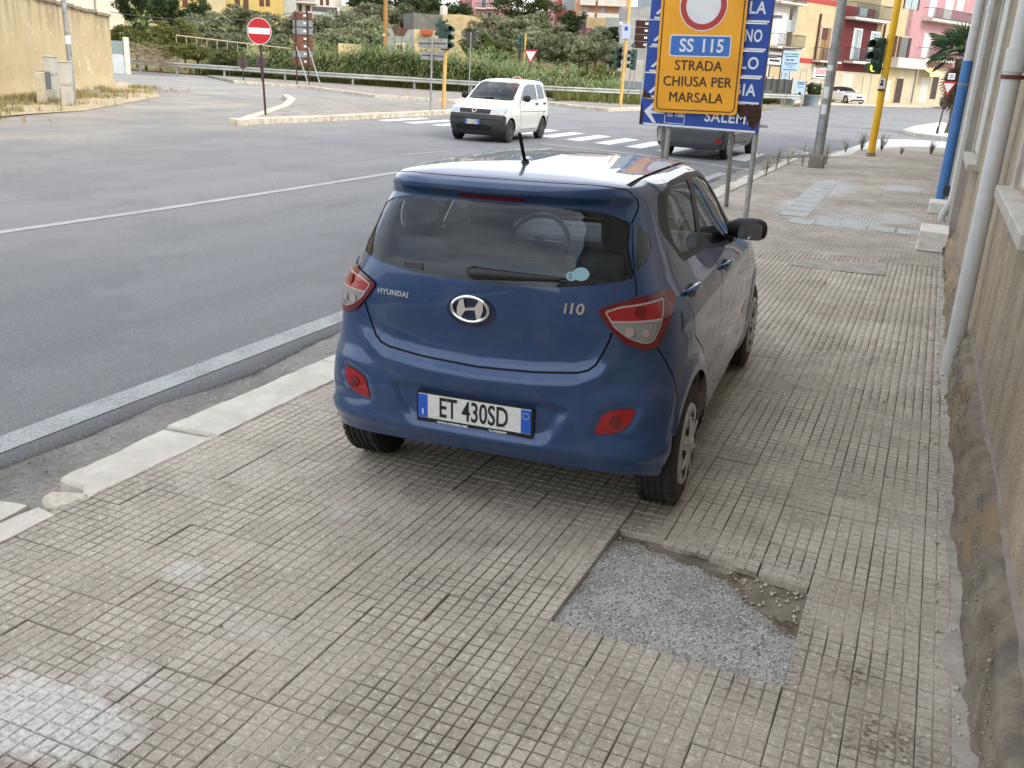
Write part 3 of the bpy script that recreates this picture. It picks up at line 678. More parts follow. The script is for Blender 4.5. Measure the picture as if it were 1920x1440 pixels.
while len(pts) < 15000:
    u, v = random.random(), random.random(); h = heap(u, v)
    if h <= .0008 and random.random() > .05: continue
    if h < .008 and random.random() > .55: continue
    x, y = X0+u*W_, Y0+v*W_; pts.append((x, y, walk_z(x)-.034+.006*math.sin(u*9+v*4)*math.sin(v*11)+h+random.uniform(-.002, .002)))
pebbles('grit_heap', pts, .0020, .0052, M_GRIT, SIDEWALK, kind='stuff')
M_STONE = mat('pale_rubble', srgb(196, 188, 170), .9, .3, 30, bump=.4)
pts = []
for _ in range(110):
    u, v = random.random(), random.random()
    if heap(u, v) > .006: u, v = .6+.4*random.random(), .55+.45*random.random()
    x, y = X0+u*W_, Y0+v*W_; pts.append((x, y, walk_z(x)-.028))
# broken tile stubs along the far edge of the hole, crumbs on the surrounding tiles
for i, P in enumerate(([(2.0, 3.72), (2.35, 3.70), (2.62, 3.62), (2.98, 3.60), (2.985, 3.985), (2.02, 3.985)], [(3.02, 3.48), (3.5, 3.46), (3.97, 3.42), (3.98, 3.985), (3.02, 3.985)], [(1.0, 3.86), (1.4, 3.80), (1.7, 3.88), (1.98, 3.84), (1.98, 3.985), (1.0, 3.985)])):
    zt_ = walk_z(X0+2.5*TS)-.003-.003*i; stub = MB().prism([(X0+a*TS, Y0+b*TS) for a, b in densify(P, .12)], zt_-.03, zt_)
    for a in range(int(P[0][0]), int(P[0][0])+1):
        for k_ in range(4):
            for m_i in range(2):
                gx, gy = a+(k_+.5)/4, 3.875-.25*m_i
                if inpoly(P, np.array([gx]), np.array([gy]))[0]: stub.box((X0+gx*TS, Y0+gy*TS, zt_+.001), (TS/4-.008, TS/4-.008, .005))
    stub.build('broken_tile', M_TILE, SIDEWALK)
cr_ = []
for _ in range(420):
    s_ = random.random(); e_ = random.choice((0, 1, 2, 3)); o_ = abs(random.gauss(0, .025)); x, y = {0: (s_, -o_/W_), 1: (s_, 1+o_/W_), 2: (-o_/W_, s_), 3: (1+o_/W_, s_)}[e_]; cr_.append((X0+x*W_, Y0+y*W_, walk_z(X0+x*W_)+.002))
pebbles('spilled_grit', cr_, .0018, .0055, M_GRIT, SIDEWALK, kind='stuff')
pebbles('rubble_stones', pts, .003, .012, M_STONE, SIDEWALK, kind='stuff')
pts = [(random.uniform(-3.92, -3.5), random.uniform(1.5, 14), -.104+random.uniform(0, .008)) for _ in range(900)]
pebbles('gutter_pebbles', pts, .003, .009, M_GRIT, SIDEWALK, kind='stuff')

# kerb stones: worn white limestone, each its own block
t = NT('kerb_limestone'); a = t.noise(5, 6, .65); b = t.noise(80, 5, .7); c_ = t.noise(1.1, 4)
c = t.mix(t.rampf(a, .36, .70), srgb(200, 195, 184), srgb(176, 169, 156)); c = t.mix(t.math('MULTIPLY', t.rampf(b, .58, .72), .5), c, srgb(150, 143, 130)); c = t.mix(t.math('MULTIPLY', t.rampf(c_, .50, .68), .5), c, srgb(160, 149, 132)); c = t.mix(t.math('MULTIPLY', t.rampf(t.noise(9, 7, .75, sc=(1, .25, 1)), .60, .70), .6), c, srgb(118, 108, 96))
t.col(c); t.set(Roughness=.82); t.bump(t.math('ADD', a, t.math('MULTIPLY', b, .6)), .5, .008); M_KERB = t.mat
KERB = empty('kerb'); KERB['kind'] = 'structure'
def stone(pts, z0, z1, parent, name='kerb_stone', m=None, rough=.006, seed=0):
    """kerb block from a plan outline, with a chipped top edge"""
    r = random.Random(seed); out_ = []
    for a, b in zip(pts, pts[1:]+pts[:1]):
        L = math.hypot(b[0]-a[0], b[1]-a[1]); k = max(1, int(L/.07))
        for i in range(k):
            q = (a[0]+(b[0]-a[0])*i/k, a[1]+(b[1]-a[1])*i/k); out_.append((q[0]+r.uniform(-rough, rough), q[1]+r.uniform(-rough, rough)))
    n_ = len(out_); cx = sum(p[0] for p in out_)/n_; cy = sum(p[1] for p in out_)/n_; zt = z1 if callable(z1) else (lambda x, y: z1)
    V = [(x, y, z0) for x, y in out_]+[(x, y, zt(x, y)-.014-r.uniform(0, .008)) for x, y in out_]+[(x+(cx-x)*.012/max(.05, math.hypot(cx-x, cy-y)), y+(cy-y)*.012/max(.05, math.hypot(cx-x, cy-y)), zt(x, y)-r.uniform(0, .003)) for x, y in out_]
    F = [tuple(range(2*n_, 3*n_))]+[(k_*n_+i, k_*n_+(i+1) % n_, (k_+1)*n_+(i+1) % n_, (k_+1)*n_+i) for k_ in (0, 1) for i in range(n_)]
    return MB().add(V, F).build(name, m or M_KERB, parent)
ky = [-6, -4.8, -3.7, -2.6, -1.5, -.5, .45, 1.35]
for i, (a, b) in enumerate(zip(ky[:-1], ky[1:])): stone([(-3.49, a+.01), (-3.18, a+.01), (-3.18, b), (-3.49, b)], -.25, -.012, KERB, seed=i)
def kp(px, py): P = at(px, py, -.01); return (P.x, P.y)
# cracked stone in two pieces, the mortar lump, then the long stones (traced on the ground)
stone([(-3.5, 1.37), (-3.24, 1.36), (-3.28, 2.05), (-3.335, 2.42), (-3.38, 2.64), (-3.52, 2.60), (-3.5, 1.9)], -.25, lambda x, y: -.02, KERB, seed=21)
stone([(-3.215, 1.45), (-3.17, 1.5), (-3.17, 2.60), (-3.30, 2.62), (-3.312, 2.44), (-3.262, 2.05)], -.25, lambda x, y: -.004, KERB, seed=22)
stone([(-3.42, 2.70), (-3.26, 2.68), (-3.20, 2.76), (-3.25, 2.86), (-3.40, 2.80)], -.25, lambda x, y: -.024-.02*(y-2.68), KERB, 'mortar_lump', M_STONE, .02, 23)
seams = [2.84, 3.64, 5.02, 6.1, 7.2, 8.2, 9.3, 10.3, 11.4, 12.4, 13.5, 14.5, 15.5, 16.6, 17.6, 18.7, 19.7, 20.8, 21.9, 23, 24.1, 25.2, 26.3, 27.4, 28.5]
for i, (a, b) in enumerate(zip(seams[:-1], seams[1:])):
    sk = random.uniform(-.02, .02); x0 = -3.48+.0*a; x1 = -3.19+random.uniform(-.008, .008)
    if i == 0: P = [(-3.46, a+.03), (-3.31, a+.02), (-3.19, a-.06), (-3.185, b-.02), (-3.44, b-.06), (-3.49, b-.06)]
    else: P = [(x0+sk, a+.0), (x1, a+.012), (x1+.004, b-.012), (x0-sk*.5, b-.006)]
    if i == 1: P[0] = (x0-.02, a-.03); P[1] = (x1, a+.0)
    zt = (-.006, -.001, .002)[i % 3]; stone(P, -.25, zt, KERB, seed=40+i)
# cracked mortar joint along the kerb
g = MB()
g.add([(-3.19, -6, -.035), (-3.155, -6, -.035), (-3.155, 28.6, -.035), (-3.19, 28.6, -.035)], [(0, 1, 2, 3)]); g.build('kerb_joint', M_HOLE, SIDEWALK)
pts = [(random.uniform(-3.19, -3.155), random.uniform(1.5, 6), -.022) for _ in range(260)]; pebbles('joint_crumbs', pts, .004, .011, M_STONE, SIDEWALK, kind='stuff')

# ------------------------------------------------------------ islands and far pavements
M_ISL = mat('island_paving', srgb(150, 143, 133), .9, .35, 2.2, c2=srgb(112, 106, 99), bump=.4, bscale=60)
M_KERB2 = mat('pale_kerb', srgb(206, 198, 180), .85, .3, 4, c2=srgb(160, 150, 132), bump=.4)
M_WCEM = mat('pale_cement', srgb(205, 203, 197), .9, .2, 2, bump=.3)
def slab(name, pts, z1, m, kerb_edges, kw=.28, kl=1.1, z0=-.3, km=None):
    """raised paving with separate kerb stones along the listed edges (indices of pts)"""
    P = [Vector((p_[0], p_[1])) for p_ in pts]; area = sum(P[i].x*P[(i+1) % len(P)].y-P[(i+1) % len(P)].x*P[i].y for i in range(len(P)))
    if area < 0: P = P[::-1]; kerb_edges = [(len(P)-2-e) % len(P) for e in kerb_edges]
    o = MB().prism([(p_.x, p_.y) for p_ in P], z0, z1-.012).build(name, m, kind='structure')
    for e in kerb_edges:
        a, b = P[e], P[(e+1) % len(P)]; d = b-a; L = d.length; d.normalize(); nrm = Vector((-d.y, d.x)); k = max(1, int(L/kl))
        for i in range(k):
            q0, q1 = a+d*(L*i/k+.012), a+d*(L*(i+1)/k-.012); off = nrm*kw
            MB().prism([(v.x, v.y) for v in (q0-nrm*.02, q1-nrm*.02, q1+off, q0+off)], z0, z1+random.uniform(-.006, .006)).build('kerb_stone', km or M_KERB2, o, bevel=.015)
    return o
ZI = .16
tri = [at(443, 223, ZI), at(620, 217, ZI), at(850, 206, ZI), at(905, 198, ZI), at(845, 196, ZI), at(700, 187, ZI), at(560, 177, ZI), at(530, 177, ZI), at(541, 184, ZI), at(528, 196, ZI)]
ISL = slab('traffic_island', [(q.x, q.y) for q in tri], ZI, M_ISL, [0, 1, 2, 7, 8, 9])
fp = [at(438, 151, .15), at(560, 159, .15), at(700, 177, .15), at(850, 187, .15), at(905, 183, .15)]
back = [(-19, 53.2), (-31, 52.2), (-40, 51.8), (-44, 51)]
slab('far_pavement', [(q.x, q.y) for q in fp]+back, .15, M_ISL, [0, 1, 2, 3])
fp = [at(1022, 190, .15), at(1075, 197, .15), at(1140, 203, .15), at(1212, 201, .15), at(1240, 198, .15)]
slab('corner_pavement', [(q.x, q.y) for q in fp]+[(-10.6, 72), (-17.5, 56.2), (-19, 53.9)], .15, M_ISL, [0, 1, 2, 3])
fp = [at(1692, 243, .14), at(1720, 250, .14), at(1790, 258, .14), at(1850, 262, .14), at(1900, 240, .14), at(1760, 229, .14), at(1715, 236, .14)]
slab('palm_island', [(q.x, q.y) for q in fp], .14, M_WCEM, [0, 1, 2, 5, 6], km=M_KERB)
# worn cement ramp between the pavement end and the palm island
P = [at(1540, 297), at(1640, 262), at(1700, 262), at(1800, 268), at(1800, 280), at(1640, 284)]
MB().add([(q.x, q.y, .012) for q in P], [tuple(range(len(P)))]).build('cement_ramp', M_WCEM, kind='structure')

# beige dirt verge at the foot of the left wall
t = NT('verge_dirt'); a = t.noise(1.6, 6, .65); b = t.noise(40, 4); t.col(t.mix(t.rampf(a, .35, .66), srgb(182, 166, 136), srgb(152, 138, 110))); t.set(Roughness=.97); t.bump(b, .5, .02); M_VERGE = t.mat
P = [at(-120, 222), at(0, 219), at(60, 214), at(160, 208), at(225, 196), at(300, 182), at(285, 164), at(225, 153), at(213, 160), at(205, 172), at(120, 192), at(-120, 200)]
MB().add([(q.x, q.y, .012) for q in P], [tuple(range(len(P)))]).build('dirt_verge', M_VERGE, kind='structure')
# ============================================================ PLASTERED BUILDING ALONG THE RIGHT OF THE PAVEMENT
from mathutils import noise as mnoise
t = NT('old_plaster'); a = t.noise(1.1, 6, .65); b = t.noise(5, 6, .65); st = t.noise(2.2, 5, .6, sc=(1, 1.6, .12)); f = t.noise(70, 4)
c = t.mix(t.rampf(a, .34, .68), srgb(178, 163, 140), srgb(148, 132, 110)); c = t.mix(t.math('MULTIPLY', t.rampf(st, .48, .68), .7), c, srgb(112, 98, 82)); c = t.mix(t.math('MULTIPLY', t.rampf(b, .56, .66), .5), c, srgb(184, 172, 152))
c = t.mix(t.math('MULTIPLY', t.rampf(t.noise(11, 6, .7), .60, .66), .6), c, srgb(104, 90, 74)); c = t.mix(t.math('MULTIPLY', t.rampf(t.noise(48, 5, .75), .58, .66), .55), c, srgb(92, 80, 66)); c = t.mix(t.math('MULTIPLY', t.rampf(t.noise(30, 6, .75), .56, .66), .4), c, srgb(196, 184, 164)); t.col(c); t.set(Roughness=.93); t.bump(t.math('ADD', b, t.math('MULTIPLY', f, .7)), .9, .03); M_PLASTER = t.mat
t = NT('crumbling_plinth'); a = t.noise(6, 7, .7); b = t.noise(38, 5, .7); k = t.noise(1.4, 4)
c = t.mix(t.rampf(a, .34, .66), srgb(184, 170, 148), srgb(138, 125, 108)); c = t.mix(t.math('MULTIPLY', t.rampf(b, .52, .7), .6), c, srgb(176, 160, 136)); c = t.mix(t.math('MULTIPLY', t.rampf(k, .56, .62), .8), c, srgb(186, 160, 120)); c = t.mix(t.math('MULTIPLY', t.rampf(t.noise(3, 5), .55, .7), .6), c, srgb(120, 116, 112))
t.col(c); t.set(Roughness=.97); t.bump(t.math('ADD', a, t.math('ADD', b, t.noise(130, 4, .7))), 1.0, .03); M_PLINTH = t.mat
M_LEDGE = mat('ledge_cement', srgb(138, 128, 118), .93, .3, 7, bump=.6, bscale=50)
M_PALEST = mat('pale_stone', srgb(176, 170, 158), .85, .25, 6, bump=.35)
M_PILASTER = mat('grey_pilaster', srgb(154, 148, 138), .9, .25, 3, bump=.3)
M_PVC = mat('white_pvc', srgb(196, 196, 194), .42, .12, 9, bump=.05); M_PVCB = mat('blue_pvc', srgb(58, 112, 176), .5, .25, 7, c2=srgb(70, 118, 172)); M_PIPEG = mat('grey_pipe', srgb(140, 142, 142), .6, .2, 8)
M_RUST = mat('rusty_iron', srgb(104, 62, 40), .9, .4, 30, bump=.4); M_SHUT = mat('grey_shutter', srgb(186, 186, 178), .7, .15, 4)
WALLB = empty('plastered_building', (.55, 0, 0), 0, 'old beige plastered building with a crumbling plinth along the right of the pavement', 'building')
WALLB.location = (0, 0, 0)
xw = lambda y: .565-.0155*max(-3, min(y, 9))
V = []; ys_ = [-14, -8, -3]+[i*.25 for i in range(-8, 53)]; zs_ = [0, .3, .6, 1.0, 1.5, 2, 2.6, 3.2, 4, 5, 5.8, 6.3]
for y in ys_:
    for z in zs_: V.append((xw(y)+.012*mnoise.noise((y*.9, z*.9, 3)), y, z))
n = len(zs_); fromdata('wall', V, [(j*n+i, j*n+i+1, (j+1)*n+i+1, (j+1)*n+i) for j in range(len(ys_)-1) for i in range(n-1)], M_PLASTER, WALLB, smooth=True)
MB().box((3.7, -14, 3.1), (6.0, 54, 6.2)).build('wall_core', M_PLASTER, WALLB); MB().box((3.7, 23, 3.05), (6.55, 20, 6.1)).build('wall_far', M_PLASTER, WALLB)  # unseen rear length and height set for car reflections and sky light
MB().box((.40, 14.1, 3.1), (.14, 1.5, 6.2)).build('pilaster', M_PILASTER, WALLB, bevel=.01); MB().box((.43, 19.6, 3.1), (.10, .9, 6.15)).build('pilaster', M_PILASTER, WALLB, bevel=.01)
MB().box((3.7, -4, 6.42), (7.0, 75, .22)).build('cornice', M_PILASTER, WALLB, bevel=.03)
# plinth
def xp(y): return .425-.0145*max(0, min(y-2, 6))-.006*max(0, min(y-8, 6))
ys_ = [-3+.028*i for i in range(572)]; V = []; prof = [(0, -.05), (.0, .02), (.0, .05), (.002, .085), (.004, .12), (.007, .155), (.010, .19), (.014, .225), (.018, .26), (.024, .29), (.034, .315), (.055, .335), (.085, .343)]
m_ = len(prof)+1
for y in ys_:
    drop = .10*smooth(9, 12, y)
    for i, (dx, z) in enumerate(prof):
        d = .030*mnoise.fractal((y*2.2, z*5, 1.7), 1.0, 2.0, 5)+.016*mnoise.fractal((y*11, z*16, 5), .8, 2.1, 4); bite = max(0, mnoise.noise((y*.8, z*2, 9))-.25)*.10*(1 if i < 11 else .3)
        V.append((xp(y)+dx+d*(1 if i < 12 else .4)+bite, y, max(-.05, (z-(drop if i > 4 else 0)))+.008*mnoise.noise((y*4, i, 2))*(i > 2)))
    V.append((xw(y)+.03, y, .352-drop+.006*mnoise.noise((y*3, 0, 4))))
mi = [1 if i >= m_-2 else 0 for j in range(len(ys_)-1) for i in range(m_-1)]
fromdata('plinth', V, [(j*m_+i, j*m_+i+1, (j+1)*m_+i+1, (j+1)*m_+i) for j in range(len(ys_)-1) for i in range(m_-1)], [M_PLINTH, M_LEDGE], WALLB, mi=mi, smooth=True)
# smeared cement where the tiles meet the plinth
V = []; ys_ = [-3+.03*i for i in range(530)]
for y in ys_:
    e = xp(y)-.03-.06*max(0, mnoise.fractal((y*1.7, 3, 8), .7, 2, 6)+.12)-.012*abs(mnoise.noise((y*23, 2, 2))); V += [(e, y, walk_z(0)+.0005), (e+.03, y, walk_z(0)+.0055+.002*mnoise.noise((y*5, 1, 1))), (xp(y)+.03, y, walk_z(0)+.012)]
fromdata('cement_smear', V, [(3*j+i, 3*j+i+1, 3*j+4+i, 3*j+3+i) for j in range(len(ys_)-1) for i in range(2)], M_CEM, SIDEWALK, smooth=True)
pts = [(xp(y)-random.uniform(0, .09), y, walk_z(0)+.006) for y in [random.uniform(1.5, 12) for _ in range(160)]]; pebbles('plaster_crumbs', pts, .003, .010, M_STONE, SIDEWALK, kind='stuff')
cp = []
for _ in range(2600):
    y = random.uniform(1.2, 9); i_ = random.uniform(.02, .31); cp.append((xp(y)+.05*i_+.030*mnoise.fractal((y*2.2, i_*5, 1.7), 1.0, 2.0, 5)+max(0, mnoise.noise((y*.8, i_*2, 9))-.25)*.10+random.uniform(-.004, .004), y, i_))
pebbles('plinth_grit', cp, .002, .007, mat('plinth_chips', srgb(160, 146, 124), .95, .4, 30, c2=srgb(110, 98, 84)), WALLB, kind='stuff')
for (y0, y1, z0) in ((4.3, 6.3, 1.40), (10.5, 12.4, 1.24)):
    w = bpy.data.objects.new('window', None); link(w, WALLB); x = xw((y0+y1)/2)
    MB().box((x-.035, (y0+y1)/2, z0-.03), (.16, y1-y0+.16, .07)).build('sill', M_PALEST, w, bevel=.008)
    MB().box((x+.02, (y0+y1)/2, z0+.85), (.06, y1-y0-.1, 1.62)).build('shutter', M_SHUT, w)
    for yy in (y0, y1): MB().box((x-.01, yy, z0+.85), (.05, .14, 1.7)).build('jamb', M_PALEST, w, bevel=.006)
    MB().box((x-.01, (y0+y1)/2, z0+1.76), (.06, y1-y0+.28, .16)).build('lintel', M_PALEST, w, bevel=.006)
# pipes
P_ = empty('drainpipe', (.36, 7.0, .03), 0, 'thick white plastic drainpipe standing on the crumbling plinth', 'drainpipe')
def rel(o, b): return b.build
def pipe(parent, pts, r, m, name='pipe'):
    o = MB().tube(pts, r, 20).build(name, m, parent, smooth=True); return o
pipe(P_, [(0, 0, -.06), (0, 0, 2.05), (.004, 0, 2.1)], .056, M_PVC); pipe(P_, [(.004, 0, 2.08), (.02, 0, 7.0)], .054, M_PVC); MB().cyl((.003, 0, 2.02), (.003, 0, 2.16), .064, n=20).build('pipe_socket', M_PVC, P_, smooth=True)
MB().lathe([(.06, -.012), (.068, -.012), (.068, .012), (.06, .012)], (.004, 0, 1.99), n=24).box((.10, 0, 1.99), (.12, .02, .02)).build('bracket', M_RUST, P_, bevel=.002)
P_ = empty('blue_pipe', (.235, 17.7, 0), 0, 'bright blue pipe climbing the wall with a grey upper length', 'drainpipe')
pipe(P_, [(0, 0, .08), (0, 0, 2.36)], .085, M_PVCB); pipe(P_, [(.005, 0, 2.3), (.02, 0, 7)], .078, M_PVC, 'upper_pipe'); MB().cyl((0, 0, 1.98), (0, 0, 2.02), .089, n=20).build('clamp', M_PIPEG, P_)
P_ = empty('conduit_pipe', (.36, 17.2, 0), 0, 'thin dark grey conduit between the blue pipe and the white downpipe', 'pipe')
pipe(P_, [(-.06, 0, .02), (-.03, 0, .3), (0, 0, .5), (.01, 0, 7)], .032, M_PIPEG); MB().box((-.06, -.02, .35), (.12, .1, .16)).build('tap_box', M_DARKP, P_, bevel=.01)
P_ = empty('downpipe', (.36, 15.7, 0), 0, 'white downpipe with a kinked foot beside the blue pipe', 'drainpipe')
pipe(P_, [(-.09, 0, .02), (-.09, 0, .12), (-.02, 0, .30), (0, 0, .42), (.02, 0, 7)], .05, M_PVC)
for z in (1.3, 3.0): MB().cyl((.004, 0, z), (.004, 0, z+.05), .058, n=18).build('clamp', M_PVC, P_, smooth=True)
t = NT('white_block'); a = t.noise(7, 6, .65); t.col(t.mix(t.rampf(a, .45, .72), srgb(214, 211, 204), srgb(186, 181, 171))); t.set(Roughness=.85); t.bump(t.noise(60, 4), .3, .006); M_BLOCK = t.mat
for (x, y, sx, sy, sz, lb) in ((.17, 12.85, .33, .74, .24, 'larger white stone block on the pavement against the wall'), (.20, 16.75, .27, .62, .17, 'smaller white stone block at the foot of the blue pipe')):
    o = MB().box((0, 0, sz/2), (sx, sy, sz)).box((0, 0, .012), (sx+.01, sy+.01, .02)).build('stone_block', M_BLOCK, bevel=.012, label=lb, cat='stone block', group='stone blocks by the wall'); o.location = (x, y, walk_z(x)+.003)
# ============================================================ ROAD SIGNS, POLES, TRAFFIC LIGHTS ALONG THE PAVEMENT
M_GALV = mat('galvanised', srgb(156, 158, 156), .5, .3, 6, c2=srgb(126, 126, 122), metal=.35, objspace=True); M_BROWNP = mat('brown_pole', srgb(64, 42, 34), .7, .3, 9)
t = NT('sign_blue'); n = t.noise(7, 6, .65); t.col(t.mix(t.math('MULTIPLY', t.rampf(n, .52, .72), .5), srgb(14, 62, 150), srgb(24, 54, 108))); t.set(Roughness=.5); M_SBLUE = t.mat
t = NT('sign_amber'); n = t.noise(1.6, 4, .5); t.col(t.mix(t.rampf(n, .4, .7), srgb(226, 158, 22), srgb(214, 146, 18))); t.set(Roughness=.55); M_AMBER = t.mat
M_SWHITE = mat('sign_white', srgb(214, 218, 220), .5, .08, 5); M_SRED = mat('sign_red', srgb(178, 22, 30), .5, .1, 4); M_SRED2 = mat('sign_red_dull', srgb(170, 48, 46), .5); M_BROWNINK = mat('brown_ink', srgb(58, 40, 12), .55); M_LBLUE = mat('sign_light_blue', srgb(48, 104, 178), .5)
M_SBACK = mat('sign_back', srgb(74, 66, 64), .75, .3, 8); M_TLGREEN = mat('signal_green_housing', srgb(22, 58, 46), .55, .2, 6); M_YELP = mat('yellow_pole', srgb(226, 176, 20), .5, .15, 5); M_CREAMP = mat('cream_yellow_pole', srgb(206, 168, 92), .6, .2, 5)
def wallM(x, y, z, rz=0.0):
    """upright frame: X right, Y up, Z towards -Y (towards the camera side), turned by rz"""
    return Matrix.Translation((x, y, z)) @ Matrix.Rotation(rz, 4, 'Z') @ Matrix(((1, 0, 0, 0), (0, 0, -1, 0), (0, 1, 0, 0), (0, 0, 0, 1)))
def circle(r, n=40, cx=0, cy=0): return [(cx+r*math.cos(2*math.pi*i/n), cy+r*math.sin(2*math.pi*i/n)) for i in range(n)]
def ringp(mb, r0, r1, z0, z1, M, n=40, cx=0, cy=0):
    A, B = circle(r0, n, cx, cy), circle(r1, n, cx, cy); V = [M @ Vector((x, y, z1)) for x, y in A]+[M @ Vector((x, y, z1)) for x, y in B]+[M @ Vector((x, y, z0)) for x, y in B]
    mb.add(V, [(i, (i+1) % n, n+(i+1) % n, n+i)[::-1] for i in range(n)]+[(n+i, n+(i+1) % n, 2*n+(i+1) % n, 2*n+i)[::-1] for i in range(n)]); return mb

# big direction sign: five blue panels on two posts with braces
YS = 13.6; SG = empty('direction_sign', (-3.08, YS, 0), 0, 'blue multi-panel direction sign on galvanised posts behind the amber closure notice', 'road sign')
def loc(o): o.location = o.location-Vector((-3.08, YS, 0)); return o
rows = [(1.20, 1.56, 'SALEMI'), (1.575, 1.905, 'SELINUNTE BIA'), (1.92, 2.25, 'LO'), (2.265, 2.60, 'ANO'), (2.615, 2.95, 'LA'), (2.965, 3.30, '')]
for i, (z0, z1, tx) in enumerate(rows):
    xl, xr = (-3.935, -2.275) if i else (-3.95, -2.27); pn = MB().box(((xl+xr)/2, YS, (z0+z1)/2), (xr-xl, .03, z1-z0)); pn = loc(pn.build('sign_panel', M_SBLUE, SG, bevel=.006))
    b = MB().box(((xl+xr)/2+.02, YS-.0175, z0+.018), (xr-xl-.09, .004, .026)); b.build('white_rule', M_SWHITE, pn)
    # arrow
    ar = MB(); Mx = wallM(xl+.03, YS-.0165, z0)
    if i == 0: ar.prism([(.03, .19), (.17, .04), (.22, .04), (.13, .165), (.32, .165), (.32, .205), (.13, .205), (.22, .33), (.17, .33)], 0, .003, M=Mx)
    else: ar.prism([(.05, .075), (.085, .06), (.34, .30), (.30, .32)], 0, .003, M=Mx); ar.prism([(.27, .06), (.31, .06), (.33, .32), (.29, .32)], 0, .0035, M=Mx)
    ar.build('arrow', M_SWHITE, pn)
    if i == 0:
        lettering('place_name', 'SALEMI', .20, wallM(-2.70, YS-.017, 1.375), M_SWHITE, pn, depth=.001, offset=.0042, sx=.92, space=1.12)
        bx = MB(); [bx.box((-3.44+a, YS-.017, 1.36+b), s_) for a, b, s_ in ((0, .11, (.28, .003, .008)), (0, -.11, (.28, .003, .008)), (-.14, 0, (.008, .003, .22)), (.14, 0, (.008, .003, .22)))]; bx.build('road_box', M_SWHITE, pn)
        [lettering('road_number', w_, .09, wallM(-3.44+dx, YS-.017, 1.37), M_SWHITE, pn, depth=.001, offset=.002) for w_, dx in (('SS', -.07), ('188', .06))]
    else:
        s_ = {1: 'BIA', 2: 'LO', 3: 'ANO', 4: 'LA'}.get(i)
        if s_: lettering('place_name', s_, .215, wallM(-2.335-(.03 if i == 3 else .03), YS-.017, (z0+z1)/2+.012), M_SWHITE, pn, depth=.001, offset=.0042, align='RIGHT', sx=.86 if i != 3 else .66, space=1.12)
for x in (-3.52, -2.30): loc(MB().cyl((x+.015 if x > -3 else x, YS+.06, 0), (x-.01, YS+.06, 3.4), .036, n=14).build('post', M_GALV, SG, smooth=True))
for x, dx in ((-3.80, .02), (-2.80, .12)): loc(MB().cyl((x-.02, YS+1.35, 0), (x+dx, YS+.09, 2.4), .034, n=14).build('brace', M_GALV, SG, smooth=True))
loc(MB().box((-3.66, YS+.08, 1.08), (.05, .01, .18)).build('tag', M_PALEST, SG))
for z in (1.3, 1.75, 2.2, 2.7, 3.1): loc(MB().box((-2.9, YS+.035, z), (1.5, .03, .04)).build('rail', M_GALV, SG))
t = NT('sign_rust'); t.col(t.mix(t.rampf(t.noise(14, 6), .4, .65), srgb(66, 36, 26), srgb(40, 24, 20))); t.set(Roughness=.9); M_SRUST = t.mat
loc(MB().prism([(-.02, -.05), (.06, .0), (.12, -.08), (.20, -.05), (.24, -.17), (.31, -.22), (.37, -.12), (.40, -.06), (.39, .05), (.36, .10), (-.02, .10)], 0, .004, M=wallM(-2.64, YS-.0185, 1.47)).build('rust_patch', M_SRUST, SG))
loc(MB().prism([(0, 0), (.03, .01), (.05, .14), (.03, .22), (0, .30)], 0, .004, M=wallM(-3.945, YS-.016, 1.20)).build('rust_patch', M_SRUST, SG))
loc(MB().prism([(0, 0), (.14, -.01), (.10, .04), (.05, .05), (0, .12)], 0, .004, M=wallM(-3.93, YS-.0165, 1.58)).build('rust_patch', M_SRUST, SG))
# amber closure notice hung in front of it, a little askew
AM = empty('closure_notice', (-3.155, YS-.075, 1.405), 0, 'amber road closure notice hung askew over the blue direction sign', 'road sign')
Ma = Matrix.Rotation(0, 4, 'Y') @ Matrix(((1, 0, 0, 0), (0, 0, -1, 0), (0, 1, 0, 0), (0, 0, 0, 1)))
MB().prism(round_poly([(-.585, 0), (.585, 0), (.585, 1.80), (-.585, 1.80)], .06, 6), -.012, 0, M=Ma).build('board', M_AMBER, AM)
bd = MB()
for P in (round_poly([(-.545, .04), (.545, .04), (.545, 1.76), (-.545, 1.76)], .07, 6),): bd.tube([Ma @ Vector((x, y, .001)) for x, y in P+P[:1]], .0085, 4)
bd.build('border', M_BROWNINK, AM)
disc = MB().prism(circle(.325, 48, .0, 1.40), 0, .002, M=Ma).build('closed_road_disc', M_SWHITE, AM); ringp(MB(), .235, .312, .002, .004, Ma, 48, .0, 1.40).build('red_ring', M_SRED2, disc)
pan = MB().prism(round_poly([(-.42, .745), (.42, .745), (.42, 1.025), (-.42, 1.025)], .03), 0, .003, M=Ma).build('road_number_panel', M_SWHITE, AM); MB().prism(round_poly([(-.405, .76), (.405, .76), (.405, 1.01), (-.405, 1.01)], .025), .003, .0045, M=Ma).build('panel_field', M_LBLUE, pan)
[lettering('road_number', w_, .235, Ma @ Matrix.Translation((dx, .882, .005)), M_SWHITE, pan, depth=.001, offset=.005, sx=.90, space=1.05) for w_, dx in (('SS', -.185), ('115', .165))]
for tx, y, sx in (('STRADA', .625, .92), ('CHIUSA PER', .415, .92), ('MARSALA', .205, .92)): [lettering('notice_line', tx, .185, Ma @ Matrix.Translation((dx, y+dy, .001+.0006*k_)), M_BROWNINK, AM, depth=.001, sx=sx, space=1.04) for k_, (dx, dy) in enumerate(((-.004, .002), (.004, -.002)))]
AM.rotation_euler = (math.radians(.8), math.radians(-1.2), math.radians(1.0))

def pole(parent, a, b, r0, r1, m, n=16, name='pole'): return MB().cyl(a, b, r0, r1, n).build(name, m, parent, smooth=True)
